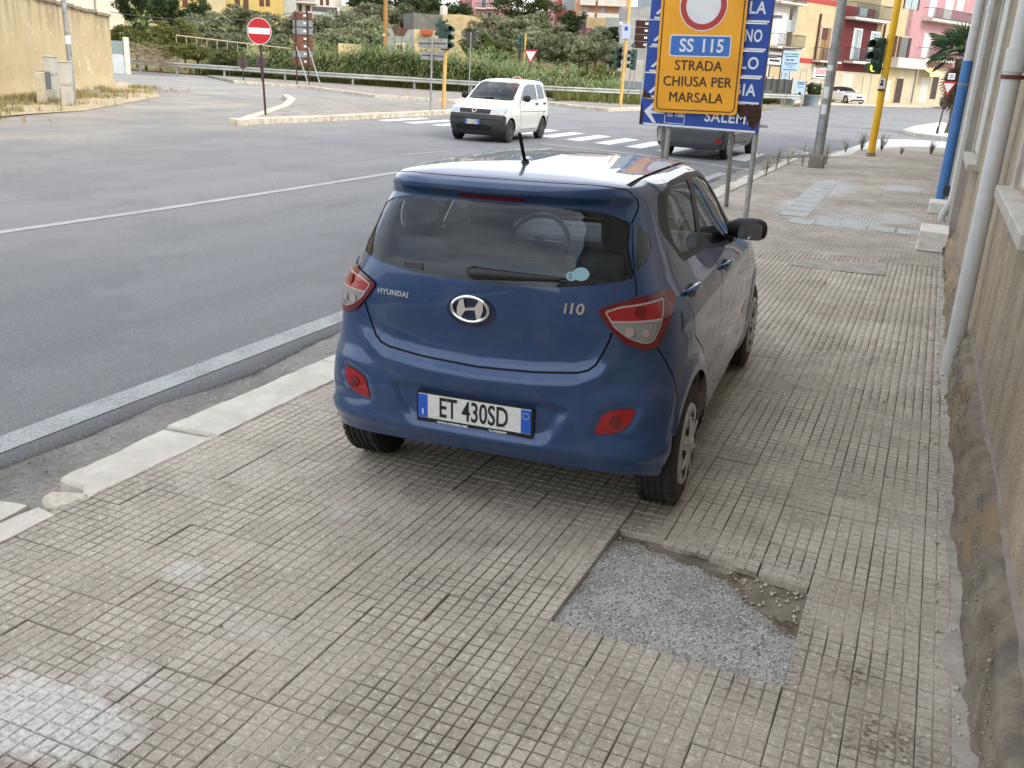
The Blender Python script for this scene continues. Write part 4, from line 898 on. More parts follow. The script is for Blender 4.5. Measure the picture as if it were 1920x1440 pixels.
# grey lamp post with concrete foot
def sticker(par, z, hh, r, m, a0=-2.3, a1=-1.2):
    V = [(r*math.cos(a), r*math.sin(a), zz) for zz in (z, z+hh) for a in np.linspace(a0, a1, 8)]; return MB().add(V, [(i, i+1, i+9, i+8) for i in range(7)]).build('sticker', m, par, smooth=True)
B = at_walk(1530, 314); LP = empty('lamp_post', (B.x, B.y, walk_z(B.x)), 0, 'tall grey lamp post in a square concrete foot near the kerb', 'lamp post')
pole(LP, (0, 0, .25), (.03, 0, 8.5), .115, .085, M_GALV); MB().box((0, 0, .14), (.34, .34, .30)).build('foot', M_LEDGE, LP, bevel=.03)
for z, hh, m in ((1.55, .26, M_SWHITE), (1.2, .22, M_SWHITE), (2.15, .12, M_SWHITE), (.8, .3, mat('faded_sticker', srgb(150, 158, 166), .7, .2, 10))): sticker(LP, z, hh, .118-.0032*z, m)
def signal_head(parent, M, lit=None, visor=.20, size=1.0):
    """three-lamp traffic light head; local X right, Y up, Z outwards"""
    h = bpy.data.objects.new('signal_head', None); link(h, parent); h.matrix_basis = M @ Matrix.Scale(size, 4)
    MB().box((0, 0, -.09), (.29, .92, .18)).build('housing', M_TLGREEN, h, bevel=.03)
    for k_, (y, cl) in enumerate(((.30, srgb(60, 14, 14)), (0, srgb(40, 30, 16)), (-.30, srgb(30, 46, 30)))):
        lens = MB().lathe([(.105, .0), (.09, .02), (.05, .03), (0, .033)], (0, 0, 0), n=20); o = lens.build('lens', M_LIT if lit == k_ else mat('lens_'+str(k_), cl, .2), h, smooth=True); o.location = (0, y, .005)
        V = []; n = 18
        for zz in (0, visor):
            for i in range(n+1):
                a = math.radians(-35)+math.radians(250)*i/n; V.append((.125*math.cos(a), y+.125*math.sin(a)-.02*(zz > 0), zz*(1.0 if i not in (0, n) else .6)))
        v = MB().add(V, [(i, i+1, n+2+i, n+1+i) for i in range(n)]).build('visor', M_TLGREEN, h); sm = v.modifiers.new('thick', 'SOLIDIFY'); sm.thickness = .008
    return h
t = NT('lit_lens'); t.col(srgb(200, 200, 60)); t.set(Emission_Color=(.75, .80, .10, 1), Emission_Strength=1.1, Roughness=.3); M_LIT = t.mat
B = at_walk(1632, 293); YP = empty('traffic_light', (B.x, B.y, walk_z(B.x)), 0, 'traffic light on a bright yellow octagonal pole with its bottom lamp lit', 'traffic light')
MB().cyl((0, 0, 0), (.04, 0, 7.5), .098, .085, 8).build('pole', M_YELP, YP); MB().cyl((0, 0, 0), (0, 0, .10), .13, .11, 8).build('foot', M_LEDGE, YP)
signal_head(YP, Matrix.Translation((-.30, -.12, 2.62)) @ Matrix.Rotation(math.radians(-34), 4, 'Z') @ Matrix(((1, 0, 0, 0), (0, 0, -1, 0), (0, 1, 0, 0), (0, 0, 0, 1))), lit=2)
signal_head(YP, Matrix.Translation((-.34, .14, 2.62)) @ Matrix.Rotation(math.radians(-115), 4, 'Z') @ Matrix(((1, 0, 0, 0), (0, 0, -1, 0), (0, 1, 0, 0), (0, 0, 0, 1))))
MB().box((-.1, 0, 2.3), (.2, .05, .05)).box((-.1, 0, 2.95), (.2, .05, .05)).build('bracket', M_TLGREEN, YP)
bt = MB().box((-.02, -.105, 1.93), (.17, .01, .27)).build('button_plate', M_SWHITE, YP, bevel=.003); MB().prism(circle(.035, 14, 0, .055), 0, .003, M=wallM(-.02, -.111, 1.93)).prism([(-.05, -.06), (.05, -.06), (.04, .0), (0, .02), (-.04, 0)], 0, .003, M=wallM(-.02, -.111, 1.93)).build('pictogram', M_INK, bt); MB().box((-.02, -.104, 1.755), (.18, .012, .05)).build('band', M_RUST, YP)

def round_sign(base, h, r, face, rz, label, m_pole=M_BROWNP, faces_cam=True, lean=0.0, mback=M_SBACK, group=None, rp=.032):
    s_ = empty('round_sign', base, 0, label, 'road sign', group); pole(s_, (0, 0, -.02), (lean, 0, h-.05), rp, rp, m_pole, 12)
    Mx = wallM(lean*.9, -.045 if faces_cam else .045, h-r, 0) if rz == 0 else Matrix.Translation((lean*.9, 0, h-r)) @ Matrix.Rotation(rz, 4, 'Z') @ wallM(0, -.045, 0)
    dk = MB().prism(circle(r), -.012, 0, M=Mx).build('disc', mback, s_)
    if face: face(dk, Mx, r)
    return s_
def f_noentry(dk, M, r):
    MB().prism(circle(r*.985), 0, .002, M=M).build('rim', M_SWHITE, dk); MB().prism(circle(r*.94), .002, .004, M=M).build('red_field', M_SRED, dk); MB().prism([(-r*.86, -r*.21), (r*.86, -r*.21), (r*.86, r*.24), (-r*.86, r*.24)], .004, .006, M=M).build('white_bar', M_SWHITE, dk)
def f_red(dk, M, r): MB().prism(circle(r*.985), 0, .002, M=M).build('rim', M_SWHITE, dk); MB().prism(circle(r*.92), .002, .004, M=M).build('red_field', M_SRED, dk)
def f_blue(dk, M, r): MB().prism(circle(r*.985), 0, .002, M=M).build('rim', M_SWHITE, dk); MB().prism(circle(r*.88), .002, .004, M=M).build('blue_field', M_SBLUE, dk); MB().prism([(-.04, -.15), (.04, -.15), (.04, .02), (.11, .02), (0, .16), (-.11, .02), (-.04, .02)], .004, .006, M=M @ Matrix.Rotation(math.radians(-135), 4, 'Z')).build('arrow', M_SWHITE, dk)
def tri_sign(base, h, s, rz, label, m_pole, front=True, group=None, lean=0.0, rp=.03):
    g_ = empty('give_way_sign', base, 0, label, 'road sign', group); pole(g_, (0, 0, -.02), (lean, 0, h), rp, rp, m_pole, 12)
    T_ = round_poly([(-s/2, s*.30), (0, -s*.57), (s/2, s*.30)], s*.05); Mx = Matrix.Translation((lean*.9, 0, h-s*.32)) @ Matrix.Rotation(rz, 4, 'Z') @ wallM(0, -.042, 0)
    dk = MB().prism(T_, -.012, 0, M=Mx).build('plate', M_SBACK, g_)
    MB().prism(T_, 0, .002, M=Mx).build('red_border', M_SRED if front else M_SBACK, dk)
    if front: MB().prism([(x*.70, (y+.085*s)*.70-.085*s) for x, y in T_], .002, .004, M=Mx).build('white_field', M_SWHITE, dk)
    return g_
gz = lambda q, z=0.0: (q.x, q.y, z)
ne = at(498, 214, .16); round_sign(gz(ne, .16), hgt((ne.x, ne.y, .16), 33), .36, f_noentry, math.radians(18), 'red no entry disc with a white bar on a dark brown post', lean=-.13)
for px, py, top, lb in ((457, 150, 106, 'small dark sign back on a brown post, farther from the no entry post'), (491, 152, 106, 'small dark sign back on a post just behind the no entry post')):
    q = at(px, py, .15); round_sign(gz(q, .15), hgt((q.x, q.y, .15), top), .33, None, math.radians(200), lb, lean=-.05)
for px, py, top, fc, rz, lb in ((968, 182, 143, f_red, .3, 'red round sign showing above the white car roof'), (1009, 184, 147, f_blue, -.9, 'blue round direction disc beside the white car tailgate')):
    q = at(px, py, .15); round_sign(gz(q, .15), hgt((q.x, q.y, .15), top), .42, fc, rz, lb, M_GALV)
q = at(991, 178, .15); tri_sign(gz(q, .15), hgt((q.x, q.y, .15), 92), .95, .05, 'red and white give way triangle behind a cream signal pole', M_BROWNP)
q = at(879, 178, .15); tri_sign(gz(q, .15), hgt((q.x, q.y, .15), 60), .92, 3.0, 'dark back of a give way triangle on a galvanised pole', M_GALV, False)
q = at(1757, 250, .14); gw = tri_sign(gz(q, .14), 2.05, .62, math.radians(-25), 'leaning give way triangle on the palm island', M_BROWNP, lean=.12); MB().box((.13, -.03, 2.24), (.26, .012, .24)).build('supplementary_plate', M_SWHITE, gw); MB().box((.13, -.037, 2.28), (.16, .004, .03)).box((.13, -.037, 2.2), (.16, .004, .03)).build('plate_text_bars', M_INK, gw)
MB().cyl((0, 0, 0), (0, 0, .25), .05, n=10).build('sleeve', M_BROWNP, gw)

# traffic signals and posts round the far corner
def crossing_signal(px, py, top, heads, label, m=M_CREAMP, z=.15, r=.075, lean=.05, cap=True):
    q = at(px, py, z); H = hgt((q.x, q.y, z), top); s_ = empty('traffic_light', (q.x, q.y, z), 0, label, 'traffic light'); pole(s_, (0, 0, 0), (lean, 0, H), r, r*.9, m, 14)
    if cap: MB().cyl((lean, 0, H), (lean, 0, H+.12), r*.95, r*.3, 12).build('cap', M_TLGREEN, s_)
    for dx, dy, hz, rz, sc in heads: signal_head(s_, Matrix.Translation((dx, dy, H-hz)) @ Matrix.Rotation(rz, 4, 'Z') @ Matrix(((1, 0, 0, 0), (0, 0, -1, 0), (0, 1, 0, 0), (0, 0, 0, 1))), size=sc)
    return s_, H
crossing_signal(831, 203, 42, [(.16, -.18, .52, 1.15, 1.0), (-.22, .05, .40, -1.9, 1.0), (.05, .22, .5, 2.6, .9)], 'dark green signal heads clustered on a cream pole by the island')
crossing_signal(979, 168, 62, [(-.34, -.1, .75, -.9, 1.35)], 'single green signal head on a cream pole behind the white car')
s_, H = crossing_signal(1163, 200, -60, [(-.32, 0, 4.1, .5, 1.1), (.36, .1, 4.15, -.8, 1.05)], 'tall cream mast with paired signals, camera and blue notice', lean=.02, r=.085, cap=False)
bx = MB().box((.0, -.12, 3.55), (.42, .02, .66)).build('notice', mat('pale_blue_notice', srgb(176, 186, 220), .5), s_); MB().box((.0, -.135, 3.68), (.16, .006, .18)).build('camera_symbol', mat('symbol_blue', srgb(40, 60, 150), .5), bx); MB().box((-.28, -.02, 4.35), (.30, .25, .55)).build('control_box', M_PIPEG, s_, bevel=.02); MB().lathe([(.0, -.12), (.09, -.08), (.1, 0), (.0, .05)], (-.30, -.1, 3.93), n=14).build('dome_camera', M_SWHITE, s_, smooth=True); MB().box((-.05, 0, 3.3), (.95, .04, .04)).build('crossbar', M_GALV, s_)
for px, py, top, lb in ((1176, 193, 84, 'thin grey post with two small lamps right of the cream mast'), (1200, 195, 80, 'bare grey post left of the blue sign edge')):
    q = at(px, py, .15); H = hgt((q.x, q.y, .15), top); s_ = empty('post', (q.x, q.y, .15), 0, lb, 'post'); pole(s_, (0, 0, 0), (.05, 0, H), .045, .04, M_GALV, 10)
    if px == 1176:
        for z in (H-.1, H-.6): MB().lathe([(.13, 0), (.1, .12), (.03, .18), (0, .19)], (.05, 0, z), n=12).build('lamp_cowl', M_TLGREEN, s_, smooth=True)
q = at(807, 207, .16); H = hgt((q.x, q.y, .16), 66); s_ = empty('street_name_sign', (q.x, q.y, .16), 0, 'grey sign backs stacked on a galvanised pole beside the island signal', 'road sign'); pole(s_, (0, 0, 0), (.0, 0, H), .035, .035, M_GALV, 12)
for a, b, w, h_ in ((-.30, -.08, .55, .32), (.30, -.06, .55, .34), (0, -.48, .95, .30)): p_ = MB().box((a, .05, H-.2+b), (w, .02, h_)).build('sign_back', M_GALV, s_); MB().box((a, .034, H-.2+b), (w*.9, .012, .03)).build('stiffener', M_BROWNP, p_)

# derelict rusty panel sign with two long braces, seen from behind
q = at(557, 158, .15); q2 = at(580, 159, .15); RS = empty('derelict_panel_sign', (q.x, q.y, .15), math.atan2(q2.y-q.y, q2.x-q.x)*.2, 'rusty back of a tall multi-panel direction sign propped by two braces', 'road sign')
H = hgt((q.x, q.y, .15), 20); M_RPAN = mat('rusty_panel', srgb(128, 84, 62), .85, .5, 5, c2=srgb(84, 58, 48)); M_GPAN = mat('grey_panel', srgb(134, 140, 142), .7, .25, 5)
for i in range(7):
    z = H-.26-.40*i; p_ = MB().box((.38, .05, z), (1.18, .03, .37)).build('panel', M_RPAN if i in (0, 3, 4, 6) else M_GPAN, RS); MB().box((.52, .032, z+.03), (.17, .01, .11)).build('clamp_plate', M_SWHITE, p_); MB().box((.38, .03, z-.17), (1.18, .02, .05)).build('panel_edge', M_RUST, p_)
for x in (0, .72): pole(RS, (x, 0, 0), (x-.03, 0, H), .04, .04, M_BROWNP, 10, 'post'); pole(RS, (x+1.5, -1.6, 0), (x, 0, H*.52), .035, .035, M_GALV, 10, 'brace')
# second derelict sign seen beyond the mast
q = at(1196, 165, 0); P = atd(1205, 62, 60); s_ = empty('derelict_panel_sign', (P.x, P.y, 0), .1, 'dark rusty panel sign with white squares left of the blue sign', 'road sign')
for i in range(4): p_ = MB().box((0, 0, P.z+.55-.42*i), (1.0, .03, .40)).build('panel', M_SRUST, s_); MB().box((.22, -.02, P.z+.57-.42*i), (.2, .01, .13)).build('clamp_plate', M_SWHITE, p_)
for x in (-.3, .35): pole(s_, (x, .05, 0), (x, .05, P.z+.8), .04, .04, M_GALV, 8, 'post')
# timber pole among the reeds with a wire bracket
P = atd(722, 110, 66); wp = empty('timber_pole', (P.x, P.y, 0), 0, 'tall timber utility pole rising out of the reeds', 'utility pole'); M_TIMB = mat('timber', srgb(168, 120, 66), .85, .3, 3); pole(wp, (0, 0, 0), (0, 0, 9), .17, .14, M_TIMB, 12); MB().cyl((.0, -.17, 3.3), (0, -.19, 3.3), .09, n=10).build('tag', M_SWHITE, wp)
# guardrail
M_RAIL = mat('guardrail_zinc', srgb(168, 170, 164), .5, .25, 1.5, c2=srgb(138, 140, 132), metal=.3)
GR = empty('guardrail', (-30, 52, 0), 0, 'long galvanised guardrail between the far pavement and the reeds', 'guardrail'); O_ = Vector((-30, 52, 0))
path = [at(150, 126), at(215, 132), at(330, 143), at(450, 151), at(620, 163), at(722, 170), at(880, 180), at(1043, 190), at(1145, 196), at(1225, 200)]
path = [Vector((p_.x, p_.y, 0)) for p_ in path]; path[5:] = [Vector((-30.1, 51.2, 0)), Vector((-25.5, 52.1, 0)), Vector((-20.3, 52.8, 0)), Vector((-17.6, 55.6, 0)), Vector((-15.2, 60.5, 0))]; path.append(Vector((-10.3, 74.5, 0)))
prof = [(.0, .44), (-.05, .47), (-.05, .52), (.0, .55), (.0, .60), (-.05, .63), (-.05, .68), (.0, .72)]
fine_ = []
for a, b in zip(path[:-1], path[1:]):
    k = max(1, int((b-a).length/1.0)); fine_ += [a.lerp(b, i/k) for i in range(k)]
fine_.append(path[-1]); V = []
for i, p_ in enumerate(fine_):
    d = (fine_[min(i+1, len(fine_)-1)]-fine_[max(i-1, 0)]).normalized(); nrm = Vector((-d.y, d.x, 0)); V += [tuple(p_-O_+nrm*dx+Vector((0, 0, z+.1))) for dx, z in prof]
k = len(prof); o = fromdata('rail', V, [(i*k+j, i*k+j+1, (i+1)*k+j+1, (i+1)*k+j) for i in range(len(fine_)-1) for j in range(k-1)], M_RAIL, GR, smooth=True)
acc = 0
for a, b in zip(fine_[:-1], fine_[1:]):
    acc += (b-a).length
    if acc > 3.4: acc = 0; MB().box(tuple(b-O_+Vector((0, .08, .40))), (.09, .09, .85)).build('post', M_RAIL, GR)
path2 = [at(1425, 196), at(1500, 200)]; G2 = empty('guardrail_end', gz(path2[0]), 0, 'short pale guardrail end in front of the billboards', 'guardrail'); d = path2[1]-path2[0]
V = []
for i in range(5): V += [tuple(d*(i/4)+Vector((dx, 0, z+.15))) for dx, z in prof]
fromdata('rail', V, [(i*k+j, i*k+j+1, (i+1)*k+j+1, (i+1)*k+j) for i in range(4) for j in range(k-1)], M_RAIL, G2, smooth=True)
for i in (0, 1, 2): MB().box(tuple(d*(i/2)+Vector((.05, .08, .40))), (.1, .1, .85)).build('post', M_RAIL, G2)
# ============================================================ THE BLUE HATCHBACK
def build_hatchback():
    root = empty('hatchback_car', (0, 0, 0), 0, 'dark blue five-door hatchback parked on the tiled pavement, seen from behind', 'car')
    ROWS = [
 (.17,.17,.765,-.41,2.93,.75,1.2),(.24,.24,.805,-.485,3.00,.8,1.2),(.32,.32,.828,-.53,3.06,.85,1.25),(.42,.42,.835,-.557,3.10,.9,1.3),(.52,.52,.835,-.562,3.10,.95,1.3),
 (.62,.62,.832,-.555,3.09,1.0,1.3),(.70,.70,.827,-.535,3.06,1.1,1.3),(.78,.78,.822,-.53,2.98,1.15,1.3),(.86,.86,.814,-.535,2.80,1.2,1.3),(.93,.93,.803,-.54,2.55,1.25,1.2),
 (.98,.98,.782,-.54,2.30,1.3,1.0),(1.04,1.04,.742,-.538,2.12,1.3,.85),(1.10,1.10,.708,-.53,2.01,1.3,.75),(1.18,1.18,.680,-.505,1.86,1.3,.68),(1.26,1.26,.655,-.47,1.71,1.35,.62),
 (1.33,1.33,.632,-.435,1.56,1.4,.58),(1.37,1.37,.617,-.42,1.47,1.45,.56),(1.395,1.395,.605,-.445,1.41,1.5,.55),(1.42,1.42,.588,-.475,1.33,1.5,.55),(1.442,1.442,.565,-.472,1.25,1.4,.55),
 (1.47,1.458,.53,-.445,1.16,1.2,.5),(1.54,1.474,.455,-.40,1.05,1.0,.5),(1.64,1.487,.355,-.32,.93,.9,.45),(1.80,1.496,.20,-.16,.73,.7,.4),(2.0,1.50,.004,.05,.5,.2,.2)]
    sst = lambda a, b, x: (lambda q: q*q*(3-2*q))(np.clip((x-a)/(b-a), 0, 1))
    hatch = [(-1.0, .693), (0, .693), (.25, .703), (.43, .72), (.49, .745), (.53, .805), (.56, .865), (.55, 1.1), (-1.0, 1.1)]
    recess = round_poly([(-.4, .385), (.295, .39), (.35, .43), (.43, .575), (.30, .598), (-.4, .602)], .05)
    fog = round_poly([(.515, .468), (.545, .563), (.60, .585), (.668, .593), (.684, .578), (.655, .512), (.60, .482)], .022)
    def disp(u, v, P):
        d = np.zeros(len(u)); rear = sst(1.1, .8, u)
        hd = sdist(hatch, u, v); low = sst(.95, .80, v)
        d -= .011*sst(.012, -.045, hd)*rear*low
        d += .016*np.exp(-((hd-.045)/.035)**2)*rear*sst(.80, .72, v)*sst(.55, .62, v)
        d -= .024*sst(.004, -.05, sdist(recess, u, v))
        fd = sdist(fog, u, v); d -= .010*sst(.035, .0, fd); d -= .012*np.exp(-((u-.62)/.09)**2-((v-.452)/.022)**2)
        d += .012*np.exp(-((v-.375)/.03)**2)*rear
        side = (u > .95) & (u < 3.6)
        for yc in (0.0, 2.385):
            rr = np.hypot(P[:, 1]-yc, P[:, 2]-.29); d += side*.013*sst(.44, .375, rr)
        d -= side*.012*np.exp(-((v-.50)/.09)**2)*sst(.3, .5, P[:, 1])*sst(2.05, 1.85, P[:, 1])
        d += side*.008*np.exp(-((v-.90)/.035)**2)
        d -= .01*np.exp(-((u)/.16)**2-((v-.945)/.06)**2)*0
        return d
    sh = Shell(ROWS, disp)
    Y = lambda P: sidepoly(sh, P)
    glass = round_poly([(-.2, 1.063), (.092, 1.06), (.362, 1.065), (.56, 1.085), (.725, 1.108), (.738, 1.125), (.722, 1.23), (.742, 1.31), (.656, 1.342), (.524, 1.362), (.134, 1.368), (-.2, 1.369)], .012, 3)
    tri = round_poly([(.752, 1.135), (.778, 1.305), (.842, 1.262), (.862, 1.21), (.82, 1.163)], .012, 3)
    lamp = round_poly([(.524, .988), (.602, 1.014), (.71, 1.037), (.86, 1.045), (.935, 1.028), (.93, 1.008), (.854, .966), (.760, .838), (.71, .826), (.62, .858), (.556, .925)], .02)
    lampin = round_poly([(.552, .985), (.628, 1.006), (.838, 1.020), (.80, .965), (.738, .862), (.698, .856), (.632, .882), (.578, .925)], .016)
    lo = grow(lampin, -.0065); lsplit = .945
    l_red = [p_ for p_ in lo]; 
    cut = lambda P, up: [q for q in clip_half(P, lsplit, up)]
    def clip_half(P, z, up):
        out = []
        for a, b in zip(P, P[1:]+P[:1]):
            ia, ib = (a[1] >= z) == up, (b[1] >= z) == up
            if ia: out.append(a)
            if ia != ib: t_ = (z-a[1])/(b[1]-a[1]); out.append((a[0]+(b[0]-a[0])*t_, z))
        return out
    red, clr = clip_half(lo, .949, True), clip_half(lo, .941, False)
    brake = [(-.3, 1.3775), (.185, 1.379), (.205, 1.388), (.185, 1.398), (-.3, 1.398)]
    win_r = (Y(round_poly([(.075, 1.185), (.17, 1.125), (.36, 1.115), (.57, 1.105), (.70, 1.405), (.30, 1.405), (.12, 1.37), (.05, 1.27)], .04, 4)))
    win_f = (Y(round_poly([(.665, 1.085), (1.05, 1.05), (1.50, 1.015), (1.55, 1.10), (1.40, 1.235), (1.21, 1.35), (1.05, 1.39), (.80, 1.408)], .04, 4)))
    frame = (Y(round_poly([(-.09, 1.27), (.05, 1.16), (.14, 1.095), (.62, 1.08), (1.10, 1.02), (1.62, .985), (1.67, 1.06), (1.50, 1.22), (1.29, 1.36), (1.08, 1.415), (.75, 1.43), (.28, 1.428), (.02, 1.395)], .04, 4)))
    ws = round_poly([(sh.u_fx(.0, .98)+.2, .985), (sh.u_fx(.45, .99), .99), (sh.u_fx(.63, 1.02), 1.02), (sh.u_fx(.60, 1.15), 1.15), (sh.u_fx(.54, 1.3), 1.3), (sh.u_fx(.50, 1.405), 1.405), (sh.u_fx(.2, 1.415), 1.415), (sh.U+.2, 1.415)], .02, 3)
    hl = round_poly([(sh.u_fx(.42, .72), .72), (sh.u_fx(.74, .70), .70), (sh.u_y(2.62, .76), .76), (sh.u_y(2.45, .86), .86), (sh.u_fx(.60, .83), .83), (sh.u_fx(.45, .78), .78)], .03)
    grille = round_poly([(sh.U+.2, .36), (sh.u_fx(.55, .37), .37), (sh.u_fx(.48, .56), .56), (sh.U+.2, .58)], .05)
    dl = lambda P, w=.007: stroke(densify(P, .03, False), w)
    gaps = [dl([(0, .693), (.25, .703), (.43, .72), (.475, .735), (.505, .76), (.53, .805), (.56, .865), (.572, .90)], .009), dl([(.742, 1.108), (.722, 1.045)]), dl([(.745, 1.31), (.79, 1.36), (.812, 1.40), (.80, 1.44), (.72, 1.462), (.62, 1.482), (.3, 1.49), (0, 1.492)], .008), dl([(.762, .832), (.836, .735), (.90, .665), (.955, .60)]),
            dl([(.74, 1.108), (.744, 1.20), (.748, 1.30)], .006)]
    gaps += [dl(sidepoly(sh, P, .04, False)) for P in ([(.02, 1.38), (-.06, 1.16), (-.085, 1.02), (-.06, .93), (.0, .80), (.18, .70), (.28, .60), (.34, .45), (.37, .28)], [(.72, 1.1), (.76, .97), (.70, .75), (.665, .56), (.66, .28)], [(1.66, .98), (1.78, .94), (1.86, .75), (1.86, .5), (1.82, .28)], [(.37, .28), (.66, .278), (1.2, .278), (1.82, .28)])]
    # roof ditch strips
    rail = []
    for uu_ in np.linspace(.84, sh.U*.80, 40):
        vvv = np.linspace(1.43, 1.6, 300); P = sh.base(sh.s_of(np.full(300, uu_)), vvv); k = np.argmin(np.abs(P[:, 0]-.515)); rail.append((uu_, float(vvv[k])))
    gap_r = stroke(rail, .016)
    A0, A1 = arch(sh, 0, .29, .345), arch(sh, 2.385, .29, .345)
    low = [(-.3, .1), (sh.u_y(-.335, .25), .1), (sh.u_y(-.335, .25), .255), (.72, .285), (.5, .295), (.25, .305), (-.3, .308)]
    regions = [('brake_light', brake), ('rear_glass', glass), ('quarter_trim', tri), ('lens_red', red), ('lens_clear', clr), ('lens_rim', lampin), ('tail_light', lamp), ('reflector', fog),
               ('window_rear', win_r), ('window_front', win_f), ('window_frame', frame), ('windscreen', ws), ('headlight', hl), ('grille', grille), ('gap', gap_r)]+[('gap', g_) for g_ in gaps]
    us = np.unique(np.concatenate([np.linspace(0, 1.1, 74), np.linspace(1.1, sh.U-.9, 84), np.linspace(sh.U-.9, sh.U, 40)])); vs2 = np.unique(np.concatenate([np.linspace(.17, 1.5, 100), np.linspace(1.5, 2.0, 16)]))
    R_ = cut_shell(sh, regions, us, vs2, voids=[A0, A1, low], step=.013)
    P_ = M_I10
    SM = lambda n, m, off=0, sides='both', nm=None, par=root: shell_mesh(sh, *R_[n], nm or n, m, par, off, sides)
    SM('body', P_); SM('gap', M_GAP, -.007, nm='panel_gap'); SM('rear_glass', M_GLASSR, -.003); SM('quarter_trim', M_GLOSSB, -.001, 'two')
    SM('window_rear', M_GLASS, -.006, 'two', 'side_window'); SM('window_front', M_GLASS, -.006, 'two', 'side_window'); SM('window_frame', M_BLACKP, -.002, 'two'); SM('windscreen', M_GLASS, -.004)
    SM('brake_light', M_LDRED, .002); SM('reflector', M_LRED, .004, 'two', 'rear_reflector')
    tl = SM('tail_light', M_LDRED, .010, 'two')
    for n, m, off in (('lens_rim', M_LRIM, .012), ('lens_red', M_LRED, .010), ('lens_clear', M_LCLR, .009)):
        a, b = SM(n, m, off, 'two', {'lens_rim': 'lens_rim', 'lens_red': 'red_lens', 'lens_clear': 'clear_lens'}[n]); a.parent = tl[0]; b.parent = tl[1]
    SM('headlight', M_LHEAD, .003, 'two'); SM('grille', M_BLACKP, -.01)
    for s_, par in ((1, tl[0]), (-1, tl[1])):
        for u, v, r_, m in ((.70, .982, .022, M_LDRED), (.64, .905, .020, M_LRIM), (.705, .90, .016, M_LRIM)): MB().prism([(r_*math.cos(a), r_*math.sin(a)) for a in np.linspace(0, 2*math.pi, 19)[:-1]], 0, .004, M=frame_at(sh, s_*u, v, .0115)).build('bulb', m, par)
        MB().prism([(.026*math.cos(a), .026*math.sin(a)) for a in np.linspace(0, 2*math.pi, 19)[:-1]], 0, .003, M=frame_at(sh, s_*.605, .533, .0045)).build('reflector_bowl', M_LDRED, root)
    # cabin liner so that the inside of the shell is grey trim
    uv, tr_ = R_['body']; c = uv[tr_].mean(1); Pc = sh.base(sh.s_of(c[:, 0]), c[:, 1]); m = (Pc[:, 1] < 2.25) & (Pc[:, 2] > .45) & ((Pc[:, 1] < 1.9) | (Pc[:, 2] > .9))
    shell_mesh(sh, uv, tr_[m], 'cabin_lining', M_TRIM, root, -.035, flip=True)
    ub = MB(); ub.box((0, 1.35, .27), (1.30, 2.9, .16)); ub.box((0, -.30, .37), (1.30, .40, .06)); ub.box((0, 1.4, .20), (1.0, 2.6, .06)); ub.build('underbody', M_UNDER, root, bevel=.03)
    MB().cyl((.42, -.47, .285), (.42, -.2, .30), .020, n=14).build('exhaust_pipe', M_DARKP, root, smooth=True)
    # cabin
    dash = MB(); dash.prism([(1.35, .55), (2.0, .55), (2.0, .95), (1.62, .99), (1.42, .93)], -.66, .66, M=Matrix(((0, 0, 1, 0), (1, 0, 0, 0), (0, 1, 0, 0), (0, 0, 0, 1)))); dash.build('dashboard', M_TRIM, root, bevel=.04)
    st = MB(); c0 = Vector((-.34, 1.22, .92)); ax = Vector((0, -.86, .5)); X = Vector((1, 0, 0)); Yv = ax.cross(X).normalized(); ring = [c0+(X*math.cos(a)+Yv*math.sin(a))*.18 for a in np.linspace(0, 2*math.pi, 33)]
    st.tube(ring, .015, 8); st.cyl(c0, c0+Vector((0, .2, -.1)), .045, .03); st.box(c0, (.30, .03, .04)); st.build('steering_wheel', M_BLACKP, root, smooth=True)
    for x in (-.36, .36): seat(root, x, .70, .33, name='front_seat')
    bs = MB(); bs.box((0, .12, .42), (1.22, .5, .18)); bs.box((0, -.10, .78), (1.22, .14, .62), M=Matrix.Rotation(.28, 3, 'X')); bs = bs.build('rear_seat', M_SEAT, root, bevel=.05)
    for x in (-.40, .40): MB().box((x, -.20, 1.10), (.27, .09, .12), M=Matrix.Rotation(.28, 3, 'X')).build('headrest', M_SEAT, bs, bevel=.035)
    MB().box((0, -.32, .97), (1.02, .28, .02)).build('parcel_shelf', M_TRIM, root, bevel=.006)
    # wheels
    for x, y, s_ in ((.822, 0, 1), (.828, 2.385, 1), (-.822, 0, -1), (-.828, 2.385, -1)):
        wpn = MB().box((.645*s_, y+.352, .24), (.29, .02, .14)); wpn.build('splash_panel', M_UNDER, root)
        if y > 1: MB().box((.645*s_, y-.352, .24), (.29, .02, .14)).build('splash_panel', M_UNDER, root)
        wheel('wheel', root, x, y, .29, .178, M_SILVER, 8, side=s_); arch_liner(root, y, .352, .79*s_, .50*s_)
    # door handles, mirrors, antenna, wiper, badges
    for s_ in (1, -1):
        for (y, z) in ((.05, .992), (.93, .956)):
            u = sh.u_y(y, z); F0 = frame_at(sh, u*1.0, z); 
            if s_ < 0: F0 = Matrix.Diagonal((-1, 1, 1, 1)) @ F0
            h = MB().tube([F0 @ Vector(q) for q in ((-.095, .004, .0), (-.08, .004, .022), (-.03, .004, .03), (.04, .002, .03), (.085, 0, .022), (.1, 0, .0))], [.010, .014, .016, .016, .014, .010], 8); h = h.build('door_handle', P_, root, smooth=True)
            MB().prism([(a*.075, b*.03) for a, b in [(math.cos(t_), math.sin(t_)) for t_ in np.linspace(0, 2*math.pi, 17)[:-1]]], -.003, .002, M=F0).build('handle_cup', M_BLACKP, h)
        mr = MB(); sect = []
